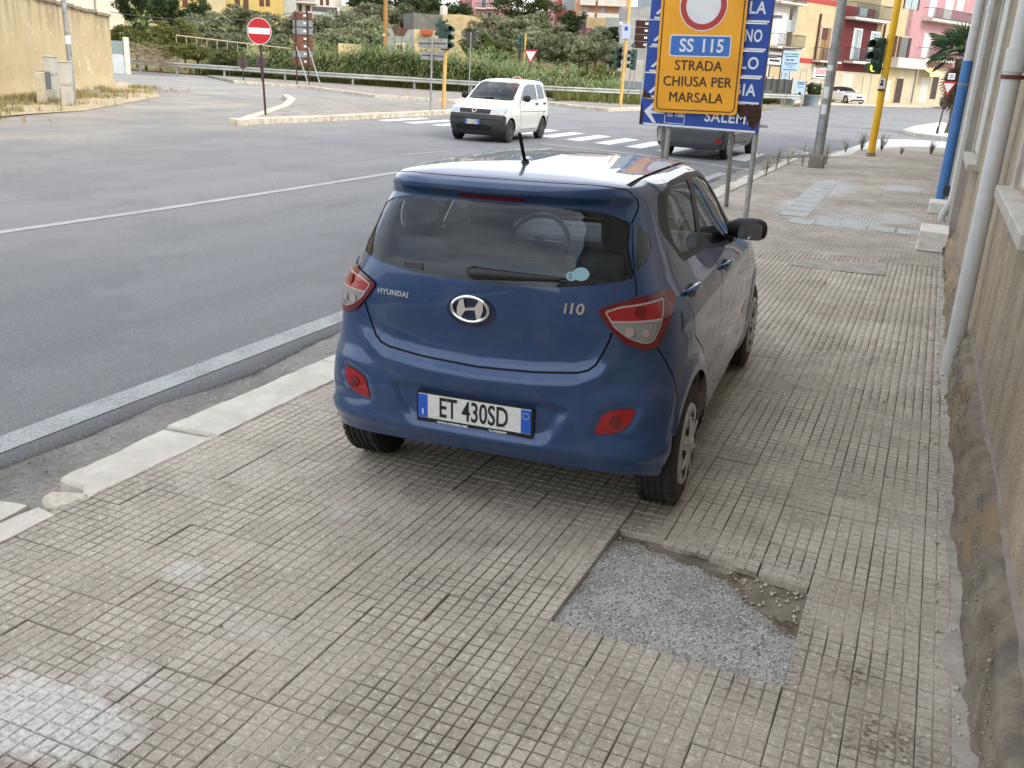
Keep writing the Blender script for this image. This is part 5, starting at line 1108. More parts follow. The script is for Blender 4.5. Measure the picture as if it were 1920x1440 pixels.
        for k_, (x, sc) in enumerate(((.735, .45), (.79, .78), (.85, .86), (.91, .82), (.94, .60), (.95, .3))):
            sect.append([(s_*x, 1.36+.055*sc*math.cos(a)+(x-.74)*.0, 1.085+.078*sc*math.sin(a)*(1 if math.sin(a) > 0 else .9)-.01*(x-.86)) for a in np.linspace(0, 2*math.pi, 17)[:-1]])
        for S0 in sect: mr.v += S0
        mr.f = [(k_*16+i, k_*16+(i+1) % 16, (k_+1)*16+(i+1) % 16, (k_+1)*16+i) for k_ in range(5) for i in range(16)]+[tuple(range(15, -1, -1)), tuple(range(80, 96))]; mr.m = [0]*len(mr.f)
        mr.box((s_*.71, 1.40, 1.03), (.12, .06, .045)); mo = mr.build('door_mirror', M_BLACKP, root, smooth=True)
        MB().prism(round_poly([(-.07, -.050), (.062, -.046), (.064, .042), (-.055, .052)], .025), 0, .003, M=Matrix(((s_, 0, 0, s_*.865), (0, 0, -1, 1.311), (0, 1, 0, 1.085), (0, 0, 0, 1)))).build('mirror_glass', M_MIRROR, mo)
    an = MB(); an.lathe([(.034, 0), (.030, .022), (.018, .048), (.010, .06), (0, .062)], (0, -.03, 1.455), n=18); a0 = Vector((0, -.035, 1.505)); a1 = a0+Vector((-.004, -.075, .125)); an.tube([a0, a0.lerp(a1, .5), a1], [.0075, .007, .0055], 8)
    for i in range(26): q = a0.lerp(a1, .04+.94*i/26); an.cyl(q, q+(a1-a0).normalized()*.004, .0085, n=8)
    an.build('roof_antenna', M_BLACKP, root, smooth=True)
    w0, w1 = frame_at(sh, -.03, 1.092), frame_at(sh, .40, 1.098); wp = MB()
    q0, q1 = w0 @ Vector((0, .0, .034)), w1 @ Vector((0, 0, .026)); mids = [frame_at(sh, -.03+.43*f, 1.092+.006*f) @ Vector((0, 0, .034-.006*f)) for f in (0, .06, .3, .6, .85, 1)]
    wp.tube(mids, [.02, .026, .022, .016, .012, .008], 10); wp.tube([q+Vector((0, .012, .0)) for q in [frame_at(sh, .02+.40*f, 1.079+.010*f) @ Vector((0, 0, .012)) for f in (0, .5, 1)]], .006, 6); wp.cyl(w0 @ Vector((0, 0, -.01)), w0 @ Vector((0, 0, .03)), .03, .026)
    wp.build('rear_wiper', M_BLACKP, root, smooth=True)
    Fb = frame_at(sh, -.035, .943, .003); e = MB(); E_ = [(.082*math.cos(a), .052*math.sin(a)) for a in np.linspace(0, 2*math.pi, 41)]
    MB().prism([(a*1.32, b*1.30-.010) for a, b in E_[:-1]], -.006, .0005, M=Fb).build('emblem_base', M_I10D, root)
    e.tube([Fb @ Vector((a, b, .008)) for a, b in E_], .0075, 8)
    H_ = [[(-.052, -.036), (-.036, -.038), (-.016, -.004), (.018, .004), (.040, .038), (.022, .040), (.006, .012), (-.024, .006)], [(-.040, .034), (-.022, .040), (-.030, .014), (-.044, -.006)], [(.040, -.034), (.022, -.040), (.030, -.014), (.044, .006)]]
    for Hp in ([(-.058, -.030), (-.040, -.040), (-.022, -.010), (.0, -.005), (.022, -.003), (.030, -.040), (.047, -.033), (.058, .0), (.058, .030), (.040, .040), (.022, .010), (.0, .005), (-.022, .003), (-.030, .040), (-.047, .033), (-.058, .0)],): e.prism([(a*1.0, b) for a, b in Hp], .002, .011, M=Fb)
    e.build('oval_emblem', M_CHROME, root, smooth=True)
    lettering('maker_lettering', 'HYUNDAI', .030, frame_at(sh, -.425, .962, .002), M_CHROME, root, depth=.002, offset=.0016, sx=1.12, space=1.10)
    lettering('model_lettering', 'i10', .062, frame_at(sh, .425, .985, .002), M_CHROME, root, depth=.003, offset=.0014, sx=1.12, shear=.1)
    Mp = frame_at(sh, -.008, .487, .002); plate(root, Mp, 'ET 430SD', sub=('www.vmauto.net', 'Tel. 0923/826599'))
    st_ = MB(); Fs = frame_at(sh, .475, 1.118, .0015); st_.prism([(.033*math.cos(a)+.014, .027*math.sin(a)+.006) for a in np.linspace(0, 2*math.pi, 25)[:-1]], -.0005, .0005, M=Fs); st_.prism([(.022*math.cos(a)-.024, .019*math.sin(a)-.005) for a in np.linspace(0, 2*math.pi, 21)[:-1]], -.001, .0003, M=Fs); so_ = st_.build('window_sticker', mat('sticker_blue', srgb(128, 166, 176), .5), root)
    lettering('sticker_letter', 'S', .03, Fs @ Matrix.Translation((-.028, -.006, .0012)), M_INK, so_, depth=.0003)
    Fs = frame_at(sh, -.36, 1.09, .0012); MB().prism([(-.045, -.012), (.045, -.014), (.045, .014), (-.045, .012)], 0, .0006, M=Fs).build('window_sticker', M_DARKP, root)
    dw = MB()
    for k_ in range(11):
        v = 1.11+.0215*k_; Q = [frame_at(sh, -.52+1.04*f, v, -.0075).translation for f in np.linspace(0, 1, 14)]
        dw.tube(Q, .0007, 4)
    dw.build('demister_wires', M_DARKP, root)
    return root, sh
M_I10 = car_paint('blue_paint', (.018, .050, .132, 1), .25, .32, srgb(150, 146, 138)); M_I10D = car_paint('blue_paint_emblem', (.006, .016, .05, 1), .3, .3)
M_GLOSSB = lamp_mat('gloss_black', srgb(10, 11, 13), .08); M_MIRROR = mat('mirror_glass', (.30, .33, .35, 1), .02, metal=1.0)
HATCH, SH10 = build_hatchback()
HATCH.location = (-1.618, 3.972, .0226); HATCH.rotation_euler = Matrix.Rotation(.05903, 3, 'Z').to_4x4().to_euler() if False else (Matrix.Rotation(.05903, 3, 'Z') @ Matrix.Rotation(-.021, 3, 'Y')).to_euler()
# ============================================================ OTHER VEHICLES
def loft_car(name, label, rows, paint, wheels, r, wx, side_windows, ws, rear_glass, extra=(), gaps=(), roof_mat=None, roof_v=None, glass=None, cap=None, spokes=6, style='cap', tw=.17, mirror=None, mcol=None, handles=(), soft=False, archr=None):
    root = empty(name, (0, 0, 0), 0, label, 'car' if 'van' not in label else 'van'); sh = Shell(rows); glass = glass or M_GLASSD
    Y = lambda P: sidepoly(sh, P, .06)
    def ends(P, front):
        f = sh.u_fx if front else sh.u_x; Q = [(f(x, z), z) for x, z in densify(P, .06, False)]; e = (sh.U+.3) if front else -.3
        return [(e, P[0][1])]+Q+[(e, P[-1][1])]
    regs = []
    for n, kind, P, m, off, two in extra:
        poly = {'side': lambda: Y(P), 'front': lambda: ends(P, True), 'rear': lambda: ends(P, False), 'frontq': lambda: [(sh.u_fx(x, z), z) for x, z in P], 'rearq': lambda: [(sh.u_x(x, z), z) for x, z in P], 'uv': lambda: P(sh) if callable(P) else P}[kind]()
        regs.append((n, poly))
    for P in side_windows: regs.append(('side_window', round_poly(Y(P), .02, 3)))
    regs.append(('windscreen', ends(ws, True)))
    if rear_glass: regs.append(('rear_glass', ends(rear_glass, False)))
    for P in gaps: regs.append(('gap', stroke(sidepoly(sh, P, .06, False), .012)))
    if roof_v: regs.append(('roof', [(-1, roof_v), (sh.U+1, roof_v), (sh.U+1, sh.v1+1), (-1, sh.v1+1)]))
    ar = archr or r+.05
    voids = [arch(sh, y, r, ar) for y in wheels]
    us = np.linspace(0, sh.U, 95); vs2 = np.unique(np.concatenate([np.linspace(sh.v0, 1.45, 44), np.linspace(1.45, sh.v1, 8)]))
    R_ = cut_shell(sh, regs, us, vs2, voids, .03)
    shell_mesh(sh, *R_['body'], 'body', paint, root)
    for n, m, off, two in [(e[0], e[3], e[4], e[5]) for e in extra]:
        if n in R_: shell_mesh(sh, *R_.pop(n), n, m, root, off, 'two' if two else 'both')
    if 'side_window' in R_:
        uv, tr_ = R_['side_window']
        # one object per pane: split by connected outline
        c = uv[tr_].mean(1)
        for n, poly in regs:
            if n != 'side_window': continue
            m = inpoly(poly, c[:, 0], c[:, 1])
            if m.any(): shell_mesh(sh, uv, tr_[m], 'side_window', glass, root, -.006, 'two')
    shell_mesh(sh, *R_['windscreen'], 'windscreen', M_GLASS, root, -.004)
    if rear_glass: shell_mesh(sh, *R_['rear_glass'], 'rear_glass', glass, root, -.004)
    if 'gap' in R_: shell_mesh(sh, *R_['gap'], 'panel_gap', M_GAP, root, -.006, 'two')
    if 'roof' in R_: shell_mesh(sh, *R_['roof'], 'roof', roof_mat or paint, root, .0)
    yr, yf = rows[3][3], rows[3][4]; w = rows[3][2]
    ub = MB(); ub.box((0, (yr+yf)/2, rows[0][1]+.06), (w*1.5, (yf-yr)*.92, .18)); ub.box((0, (yr+yf)/2, .55), (w*1.2, (yf-yr)*.8, .5)); ub.build('underbody', M_UNDER, root, bevel=.05)
    for y in wheels:
        for s_ in (1, -1): wheel('wheel', root, s_*wx, y, r, tw, cap or M_SILVER, spokes, style, s_); arch_liner(root, y, ar, (wx-.03)*s_, (wx-.3)*s_, zc=r)
    yc = (wheels[0]+wheels[1])/2
    for x in (-.34, .34): seat(root, x, yc-.1, .38, name='front_seat')
    bs = MB().box((0, wheels[0]+.25, .5), (1.15, .5, .2)).box((0, wheels[0]+.02, .85), (1.15, .14, .6), M=Matrix.Rotation(.2, 3, 'X')).build('rear_seat', M_SEAT, root, bevel=.05)
    MB().box((0, wheels[1]-.55, .8), (1.25, .5, .3)).build('dashboard', M_TRIM, root, bevel=.06)
    MB().tube([(-.34+.18*math.cos(a), wheels[1]-.88-.06*math.sin(a), .95+.16*math.sin(a)) for a in np.linspace(0, 2*math.pi, 21)], .016, 6).build('steering_wheel', M_BLACKP, root, smooth=True)
    if mirror:
        for s_ in (1, -1):
            m = MB(); x, y, z = mirror; sect = []
            for k_, (dx, sc) in enumerate(((0, .5), (.05, .95), (.12, 1), (.18, .8), (.2, .3))):
                m.v += [(s_*(x+dx), y+.05*sc*math.cos(a), z+.085*sc*math.sin(a)) for a in np.linspace(0, 2*math.pi, 13)[:-1]]
            m.f = [(k_*12+i, k_*12+(i+1) % 12, (k_+1)*12+(i+1) % 12, (k_+1)*12+i) for k_ in range(4) for i in range(12)]+[tuple(range(48, 60))]; m.m = [0]*len(m.f); m.build('door_mirror', mcol or M_BLACKP, root, smooth=True)
    for y, z in handles:
        F0 = frame_at(sh, sh.u_y(y, z), z)
        for s_ in (1, -1):
            G = F0 if s_ > 0 else Matrix.Diagonal((-1, 1, 1, 1)) @ F0; MB().box((0, 0, .01), (.17, .05, .03)).build('door_handle', mcol or M_BLACKP, root, bevel=.01).matrix_basis = G
    return root, sh
# white boxy hatchback driving towards the camera
PR = [(.20, .20, .72, -.48, 2.84, .6, .8), (.30, .30, .765, -.55, 2.93, .6, .8), (.48, .48, .785, -.58, 2.97, .6, .8), (.64, .64, .79, -.58, 2.95, .6, .8), (.72, .72, .786, -.57, 2.90, .6, .8), (.80, .80, .78, -.57, 2.85, .6, .8), (.86, .86, .772, -.565, 2.74, .6, .8), (.93, .93, .765, -.56, 2.45, .6, .7), (.99, .99, .755, -.555, 2.12, .6, .6), (1.03, 1.03, .745, -.55, 1.99, .6, .5), (1.20, 1.20, .70, -.535, 1.72, .65, .42), (1.38, 1.38, .65, -.50, 1.42, .7, .4), (1.45, 1.45, .615, -.475, 1.28, .7, .4), (1.49, 1.485, .57, -.44, 1.16, .7, .4), (1.56, 1.508, .45, -.36, 1.02, .6, .35), (1.70, 1.53, .25, -.15, .8, .5, .3), (1.85, 1.54, .004, .1, .5, .2, .2)]
M_PWHITE = car_paint('white_paint', srgb(200, 203, 196), 0.0, .4, srgb(186, 176, 150)); M_STEELW = mat('steel_wheel', srgb(62, 58, 56), .6, .3, 12, objspace=True)
PANDA, PSH = loft_car('small_car', 'small boxy white car with black bumpers crossing the junction', PR, M_PWHITE, (0, 2.30), .285, .765,
    [[(.36, 1.04), (.36, 1.42), (.02, 1.42), (-.10, 1.36), (-.16, 1.06)], [(.45, 1.04), (.45, 1.42), (.95, 1.42), (1.22, 1.36), (1.62, 1.06), (1.62, 1.02)], [(-.24, 1.08), (-.20, 1.38), (-.28, 1.36), (-.36, 1.10)]],
    [(.62, 1.02), (.60, 1.2), (.555, 1.42), (.45, 1.445)], [(.60, 1.05), (.54, 1.38)],
    [('headlight', 'frontq', round_poly([(.44, .715), (.72, .70), (.755, .735), (.74, .855), (.50, .85), (.44, .80)], .02), M_LHEAD, .006, True), ('grille', 'front', [(.42, .70), (.43, .81)], M_BLACKP, -.004, False),
     ('lower_intake', 'front', [(.46, .30), (.50, .38), (.40, .43)], M_GAP, -.008, False), ('bumper_groove', 'front', [(.70, .555), (.70, .575)], M_GAP, -.004, False),
     ('front_bumper', 'uv', lambda s: [(s.U+.3, .1), (s.u_y(2.58, .25), .1), (s.u_y(2.60, .45), .45), (s.u_y(2.62, .645), .645), (s.u_fx(.72, .69), .685), (s.u_fx(.3, .695), .695), (s.U+.3, .695)], M_DARKP, .004, False),
     ('rear_bumper', 'uv', lambda s: [(-.3, .1), (s.u_y(-.30, .25), .1), (s.u_y(-.32, .60), .60), (-.3, .62)], M_DARKP, .004, False),
     ('tail_light', 'rearq', [(.60, .80), (.70, .80), (.66, 1.2), (.58, 1.2)], M_LRED, .005, True)],
    gaps=[[(.405, 1.43), (.405, .95), (.40, .30)], [(1.66, 1.02), (1.72, .9), (1.70, .6), (1.66, .30)], [(-.18, 1.04), (-.12, .75), (.10, .62), (.30, .42), (.36, .3)], [(.36, .30), (1.66, .30)], [(-.2, .72), (.4, .735), (1.7, .75)]],
    cap=M_STEELW, style='alloy', spokes=8, mirror=(.78, 1.56, 1.08), handles=((.52, .93), (-.10, .93)))
PANDA.location = (-10.80, 25.02, 0); PANDA.rotation_euler = (0, 0, math.pi+.03)
plate(PANDA, frame_at(PSH, PSH.U-.001, .50, .016), 'EN 022ER', w=.40, frame=False, name='number_plate')
M_FIAT = mat('emblem_red', srgb(120, 30, 36), .4); F0 = frame_at(PSH, PSH.U-.001, .765, .008); MB().prism(circle(.062, 24), 0, .01, M=F0).build('emblem_ring', M_CHROME, PANDA); MB().prism(circle(.046, 24), .01, .013, M=F0).build('emblem_field', M_FIAT, PANDA)
wp = MB()
for s_ in (-1, 1): wp.tube([(-.1+s_*.30+.34*f*(-1), 1.985-.03*abs(f)-.015, 1.045+.025*f) for f in (-.9, 0, .9)], .014, 6)
wp.build('wipers', M_BLACKP, PANDA)
# grey van behind the sign posts, seen from the rear
VR = [(.26, .26, .78, -.70, 3.0, .35, .8), (.40, .40, .82, -.74, 3.08, .35, .8), (.60, .60, .845, -.745, 3.1, .35, .9), (.80, .80, .85, -.725, 3.05, .35, .9), (.95, .95, .85, -.72, 2.85, .35, .9), (1.05, 1.05, .845, -.715, 2.5, .35, .8), (1.15, 1.15, .83, -.71, 2.2, .35, .6), (1.4, 1.4, .79, -.69, 1.75, .35, .5), (1.62, 1.62, .745, -.66, 1.4, .4, .45), (1.70, 1.70, .70, -.63, 1.25, .4, .4), (1.76, 1.74, .58, -.55, 1.1, .4, .35), (1.9, 1.79, .3, -.2, .8, .3, .3), (2.05, 1.80, .004, .1, .5, .2, .2)]
M_VGREY = car_paint('grey_paint', srgb(66, 71, 76), .4, .4, srgb(150, 146, 138)); 
VAN, VSH = loft_car('compact_van', 'dark grey compact van partly hidden behind the direction sign posts', VR, M_VGREY, (0, 2.55), .31, .80,
    [[(.9, 1.14), (.9, 1.58), (1.25, 1.56), (1.75, 1.20), (1.72, 1.12)]], [(.62, 1.14), (.6, 1.4), (.54, 1.62), (.4, 1.66)], [(.66, 1.12), (.60, 1.58)],
    [('rear_reflector', 'rearq', [(.64, .42), (.76, .42), (.76, .52), (.64, .52)], M_LRED, .016, True), ('tail_light', 'rearq', [(.72, .84), (.805, .84), (.79, 1.22), (.71, 1.22)], M_LRED, .006, True), ('rear_bumper', 'uv', lambda s: [(-.3, .2), (s.u_y(-.36, .3), .2), (s.u_y(-.38, .66), .66), (-.3, .68)], mat('van_bumper', srgb(66, 69, 72), .6, .2, 6), .012, False), ('headlight', 'frontq', [(.45, .80), (.76, .80), (.74, .98), (.50, .95)], M_LHEAD, .006, True), ('grille', 'front', [(.4, .62), (.4, .78)], M_BLACKP, -.004, False)],
    gaps=[[(.82, 1.6), (.82, .35)], [(1.80, 1.1), (1.86, .8), (1.82, .35)], [(.35, .36), (1.82, .36)]], cap=M_SILVER, mirror=(.85, 1.65, 1.2), handles=((.95, 1.0),))
vq = at(1262, 290); vp = at(1362, 302); VAN.location = (-5.35, 23.6, 0); VAN.rotation_euler = (0, 0, math.radians(-3))
ck = MB().box((0, -.735, .95), (.012, .012, .55)); ck.build('door_seam', M_GAP, VAN); MB().box((.0, -.742, 1.0), (.56, .012, .10)).build('handle_strip', mat('pale_strip', srgb(176, 180, 182), .4), VAN, bevel=.01)
# white convertible and grey saloon parked in front of the houses
CR = [(.16, .16, .82, -.85, 3.45, .9, 1.2), (.30, .30, .87, -.98, 3.55, .9, 1.2), (.45, .45, .885, -1.02, 3.60, .9, 1.2), (.62, .62, .885, -1.02, 3.55, 1, 1.2), (.74, .74, .875, -1.0, 3.40, 1, 1.2), (.84, .84, .86, -.95, 2.95, 1, 1.0), (.92, .92, .84, -.80, 2.35, 1, .9), (.97, .97, .80, -.55, 2.05, 1, .7), (1.10, 1.10, .74, -.35, 1.80, .9, .6), (1.24, 1.24, .67, -.12, 1.50, .9, .55), (1.32, 1.32, .60, .08, 1.25, .8, .5), (1.38, 1.37, .40, .35, 1.0, .6, .4), (1.5, 1.40, .004, .6, .8, .2, .2)]
M_CWHITE = car_paint('convertible_white', srgb(226, 230, 232), 0.0, .35); M_SOFT = mat('soft_top', srgb(32, 33, 37), .9, .2, 20)
CAB, CSH = loft_car('convertible_car', 'white convertible with a black soft top parked before the cream house', CR, M_CWHITE, (0, 2.76), .32, .84, [[(.62, .97), (.60, 1.22), (.95, 1.26), (1.25, 1.22), (1.62, 1.0)], [(.0, .98), (.1, 1.12), (.52, 1.22), (.55, .97)]], [(.62, .98), (.58, 1.12), (.52, 1.30)], None,
    [('headlight', 'frontq', round_poly([(.46, .60), (.80, .58), (.82, .66), (.74, .74), (.50, .68)], .02), M_LHEAD, .006, True), ('grille', 'front', [(.30, .48), (.34, .66)], M_DARKP, -.006, False), ('lower_intake', 'front', [(.66, .24), (.6, .36)], M_BLACKP, -.006, False)], gaps=[[(.58, .95), (.55, .6), (.56, .26)], [(1.72, .95), (1.85, .6), (1.84, .26)], [(.56, .26), (1.84, .26)]], roof_v=.985, roof_mat=M_SOFT, cap=M_SILVER, style='alloy', spokes=10, tw=.22, mirror=(.84, 1.55, 1.0), mcol=M_CWHITE)
q = at(1588, 196); CAB.location = (q.x-1.1, q.y+1.2, .14); CAB.rotation_euler = (0, 0, math.radians(180+38))
TR = [(.17, .17, .80, -.75, 3.35, .8, 1.1), (.30, .30, .86, -.86, 3.44, .8, 1.1), (.48, .48, .885, -.90, 3.48, .8, 1.1), (.65, .65, .89, -.90, 3.45, .8, 1.1), (.78, .78, .88, -.90, 3.34, .9, 1.1), (.90, .90, .865, -.88, 2.95, .9, 1.0), (.98, .98, .84, -.85, 2.40, .9, .8), (1.04, 1.04, .80, -.70, 2.10, .9, .6), (1.2, 1.2, .72, -.45, 1.75, .9, .5), (1.38, 1.38, .63, -.15, 1.30, .8, .45), (1.44, 1.44, .56, .05, 1.1, .7, .4), (1.5, 1.475, .4, .25, .95, .5, .4), (1.65, 1.495, .004, .5, .7, .2, .2)]
M_TGREY = car_paint('saloon_grey', srgb(112, 114, 112), .5, .38)
TIP, TSH = loft_car('saloon_car', 'grey saloon car parked by the pink house behind the palm', TR, M_TGREY, (0, 2.64), .32, .83, [[(.75, 1.05), (.74, 1.38), (1.1, 1.36), (1.72, 1.06)], [(-.2, 1.06), (.0, 1.25), (.4, 1.38), (.66, 1.38), (.66, 1.05)]], [(.66, 1.05), (.62, 1.2), (.54, 1.38), (.4, 1.41)], [(.62, 1.08), (.5, 1.34)],
    [('headlight', 'frontq', round_poly([(.46, .68), (.80, .68), (.84, .76), (.78, .82), (.50, .76)], .02), M_LHEAD, .006, True), ('grille', 'front', [(.42, .60), (.44, .74)], M_BLACKP, -.006, False), ('lower_intake', 'front', [(.62, .26), (.58, .44)], M_BLACKP, -.006, False)], gaps=[[(.70, 1.0), (.68, .28)], [(1.82, 1.0), (1.9, .7), (1.86, .28)]], cap=M_SILVER, style='alloy', spokes=7, tw=.2, mirror=(.86, 1.62, 1.06), mcol=M_TGREY)
q = at(1742, 203); TIP.location = (q.x+1.9, q.y+2.6, .0); TIP.rotation_euler = (0, 0, math.radians(180+32)); plate(TIP, frame_at(TSH, TSH.U-.001, .52, .012), '', w=.46, frame=False)
plate(CAB, frame_at(CSH, CSH.U-.001, .42, .012), '', w=.46, frame=False)
# ============================================================ LEFT OF THE ROAD: OLD OCHRE WALL, CABINETS, GATE
t = NT('ochre_render'); a = t.noise(.9, 6, .62); b = t.noise(3.2, 6, .65); st = t.noise(1.4, 5, .6, sc=(1.5, 1.5, .16)); f = t.noise(50, 4); sep = t.new('ShaderNodeSeparateXYZ'); t.L(t.P(), sep.inputs[0])
c = t.mix(t.rampf(a, .36, .66), srgb(188, 174, 140), srgb(180, 160, 120)); c = t.mix(t.math('MULTIPLY', t.rampf(b, .60, .66), .5), c, srgb(196, 150, 92)); c = t.mix(t.math('MULTIPLY', t.rampf(t.noise(2.1, 6, .7), .60, .68), .7), c, srgb(238, 222, 186))
top = t.math('MULTIPLY', t.rampf(st, .46, .62), t.math('ADD', t.math('MULTIPLY', sep.outputs[2], .6), -1.0, clamp=True)); c = t.mix(t.math('MULTIPLY', top, .75), c, srgb(120, 108, 88))
crk = t.math('MULTIPLY', t.rampf(t.noise(5, 7, .75, sc=(1, 1, 2.5)), .63, .66), .8); c = t.mix(crk, c, srgb(112, 90, 66)); t.col(c); t.set(Roughness=.93); t.bump(t.math('ADD', b, f), .5, .03); M_OCHRE = t.mat
M_COPE = mat('weathered_coping', srgb(150, 138, 116), .95, .4, 5, c2=srgb(106, 98, 84), bump=.5)
A_ = at(214, 163); d_ = (at(0, 187)-A_).normalized(); OW = empty('ochre_wall', tuple(A_), 0, 'weathered ochre plastered wall with peeling patches on the left', 'wall'); nrm = Vector((-d_.y, d_.x, 0)); nrm = nrm if nrm.x > 0 else -nrm
def owp(s, z, o=0.0): q = d_*s+nrm*o; return (q.x, q.y, z)
L = 34; V = []; S_n = 120; zz = [0, .15, .35, .7, 1.2, 1.7, 2.2, 2.7, 3.2, 1.0]
hw = lambda s: hgt(A_, 31)+.03*min(s, 20)
for i in range(S_n):
    s = L*i/(S_n-1)
    for j, z in enumerate(zz[:-1]):
        z = z if j < 8 else hw(s); V.append(owp(s, z, (.10 if z < .3 else 0)+.03*mnoise.fractal((s*.8, z, 2), 1, 2, 4)))
k = 9; fromdata('wall_face', V, [(i*k+j, i*k+j+1, (i+1)*k+j+1, (i+1)*k+j) for i in range(S_n-1) for j in range(k-1)], M_OCHRE, OW, smooth=True)
co_ = MB()
for i in range(34): s0, s1 = i*1.0, i*1.0+.98; h = hw(s0)+.02*random.uniform(-1, 1); co_ = MB(); P = [owp(s0, 0, .10), owp(s1, 0, .10), owp(s1, 0, -.42), owp(s0, 0, -.42)]; co_.add([(x, y, h-.02) for x, y, _ in P]+[(x, y, h+.11) for x, y, _ in P], [(3, 2, 1, 0), (4, 5, 6, 7), (0, 1, 5, 4), (1, 2, 6, 5), (2, 3, 7, 6), (3, 0, 4, 7)]); co_.build('coping_stone', M_COPE, OW, bevel=.02)
b = MB(); P = [owp(0, 0, .02), owp(L, 0, -.02), owp(L, 0, -.4), owp(0, 0, -.4)]; b.add([(x, y, 0) for x, y, _ in P]+[(x, y, hw(0 if i in (0, 3) else 20)-.02) for i, (x, y, _) in enumerate(P)], [(4, 5, 6, 7), (1, 2, 6, 5), (2, 3, 7, 6), (3, 0, 4, 7)]); b.build('wall_core', M_OCHRE, OW)
# meter cabinets along the wall
M_CAB = mat('grey_cabinet', srgb(186, 184, 174), .6, .2, 4); M_CABD = mat('dark_cabinet', srgb(96, 104, 112), .5, .15, 5); M_CONC = mat('concrete_post', srgb(196, 186, 162), .9, .25, 6)
ra = math.atan2(d_.y, d_.x)+math.pi/2
def cabinet(px, py, parts, label):
    q = at(px, py); o = empty('utility_cabinet', gz(q), ra-math.pi/2, label, 'utility cabinet', 'meter cabinets by the ochre wall')
    for nm, x, z0, w, h, dd, m in parts:
        p_ = MB().box((x, 0, z0+h/2), (w, dd, h)).build(nm, m, o, bevel=.02)
        if m is M_CAB: MB().box((x, -dd/2-.004, z0+h*.5), (w*.84, .008, h*.86)).build('door', m, p_, bevel=.004); MB().box((x, 0, z0+h+.012), (w+.05, dd+.05, .03)).build('lid', m, p_, bevel=.006)
    return o
def cab(px, py, parts, label):
    o = cabinet(px, py, parts, label); o.rotation_euler = (0, 0, math.atan2(d_.y, d_.x)+math.pi); return o
cab(80, 195, [('post', .0, 0, .26, .92, .22, M_CONC), ('box', .33, .42, .40, .52, .28, M_CABD)], 'dark grey meter box fixed to a squat concrete post')
cab(101, 190, [('lower_box', 0, .0, .42, .82, .3, M_CAB), ('upper_box', .02, .84, .48, .50, .32, M_CAB)], 'tallest pale grey cabinet of the group by the ochre wall')
cab(128, 197, [('lower_box', 0, 0, .36, .60, .26, M_CAB), ('upper_box', 0, .62, .38, .62, .28, M_CAB)], 'pale grey stacked cabinet next to the leaning pole')
q = at(139, 192); lp = empty('lamp_post', gz(q), 0, 'leaning galvanised pole in front of the ochre wall', 'lamp post'); pole(lp, (0, 0, 0), (-.12, 0, 7.5), .085, .07, M_GALV); MB().cyl((-.027, 0, 1.75), (-.028, 0, 2.0), .088, n=14).build('sticker', M_SWHITE, lp)
q = at(38, 170, .15); net = empty('orange_net', (q.x, q.y, 0), ra-math.pi/2+math.pi, 'scrap of orange plastic safety net against the ochre wall', 'safety net'); M_NET = mat('orange_net', srgb(226, 110, 70), .7); g = MB()
for i in range(7): g.box((-.15+.05*i, 0, .62), (.014, .006, .55), rz=0)
for i in range(10): g.box((0, .004, .37+.055*i), (.34, .006, .014))
g.build('mesh', M_NET, net)
# pale stone building behind, gate with a white pillar
def stone_mat(name, c1, c2, w, h):
    t = NT(name); br = t.new('ShaderNodeTexBrick', Scale=1.0); br.inputs['Brick Width'].default_value = w; br.inputs['Row Height'].default_value = h; br.inputs['Mortar Size'].default_value = .012; br.inputs['Color1'].default_value = c1; br.inputs['Color2'].default_value = c2; br.inputs['Mortar'].default_value = tuple(x*.7 for x in c1[:3])+(1,)
    tcn = t.new('ShaderNodeTexCoord'); t.L(tcn.outputs['UV'], br.inputs['Vector']) if False else None
    m = t.new('ShaderNodeVectorMath', operation='DOT_PRODUCT'); t.L(t.P(), m.inputs[0]); m.inputs[1].default_value = (.8, .6, 0); s_ = t.new('ShaderNodeSeparateXYZ'); t.L(t.P(), s_.inputs[0]); cb = t.new('ShaderNodeCombineXYZ'); t.L(m.outputs['Value'], cb.inputs[0]); t.L(s_.outputs[2], cb.inputs[1]); t.L(cb.outputs[0], br.inputs['Vector'])
    t.col(t.mix(t.math('MULTIPLY', t.rampf(t.noise(1.2, 6), .4, .7), .5), br.outputs['Color'], tuple(x*.55 for x in c1[:3])+(1,))); t.set(Roughness=.93); t.bump(t.math('ADD', br.outputs['Fac'], t.math('MULTIPLY', t.noise(20, 4), -.5)), -.5, .03); return t.mat
M_TUFA = stone_mat('tufa_blocks', srgb(222, 212, 190), srgb(202, 190, 166), .55, .26); M_TUFA2 = stone_mat('tufa_blocks_yellow', srgb(214, 192, 146), srgb(190, 168, 124), .5, .26); M_GREYB = stone_mat('grey_blocks', srgb(176, 176, 170), srgb(160, 161, 156), .5, .25)
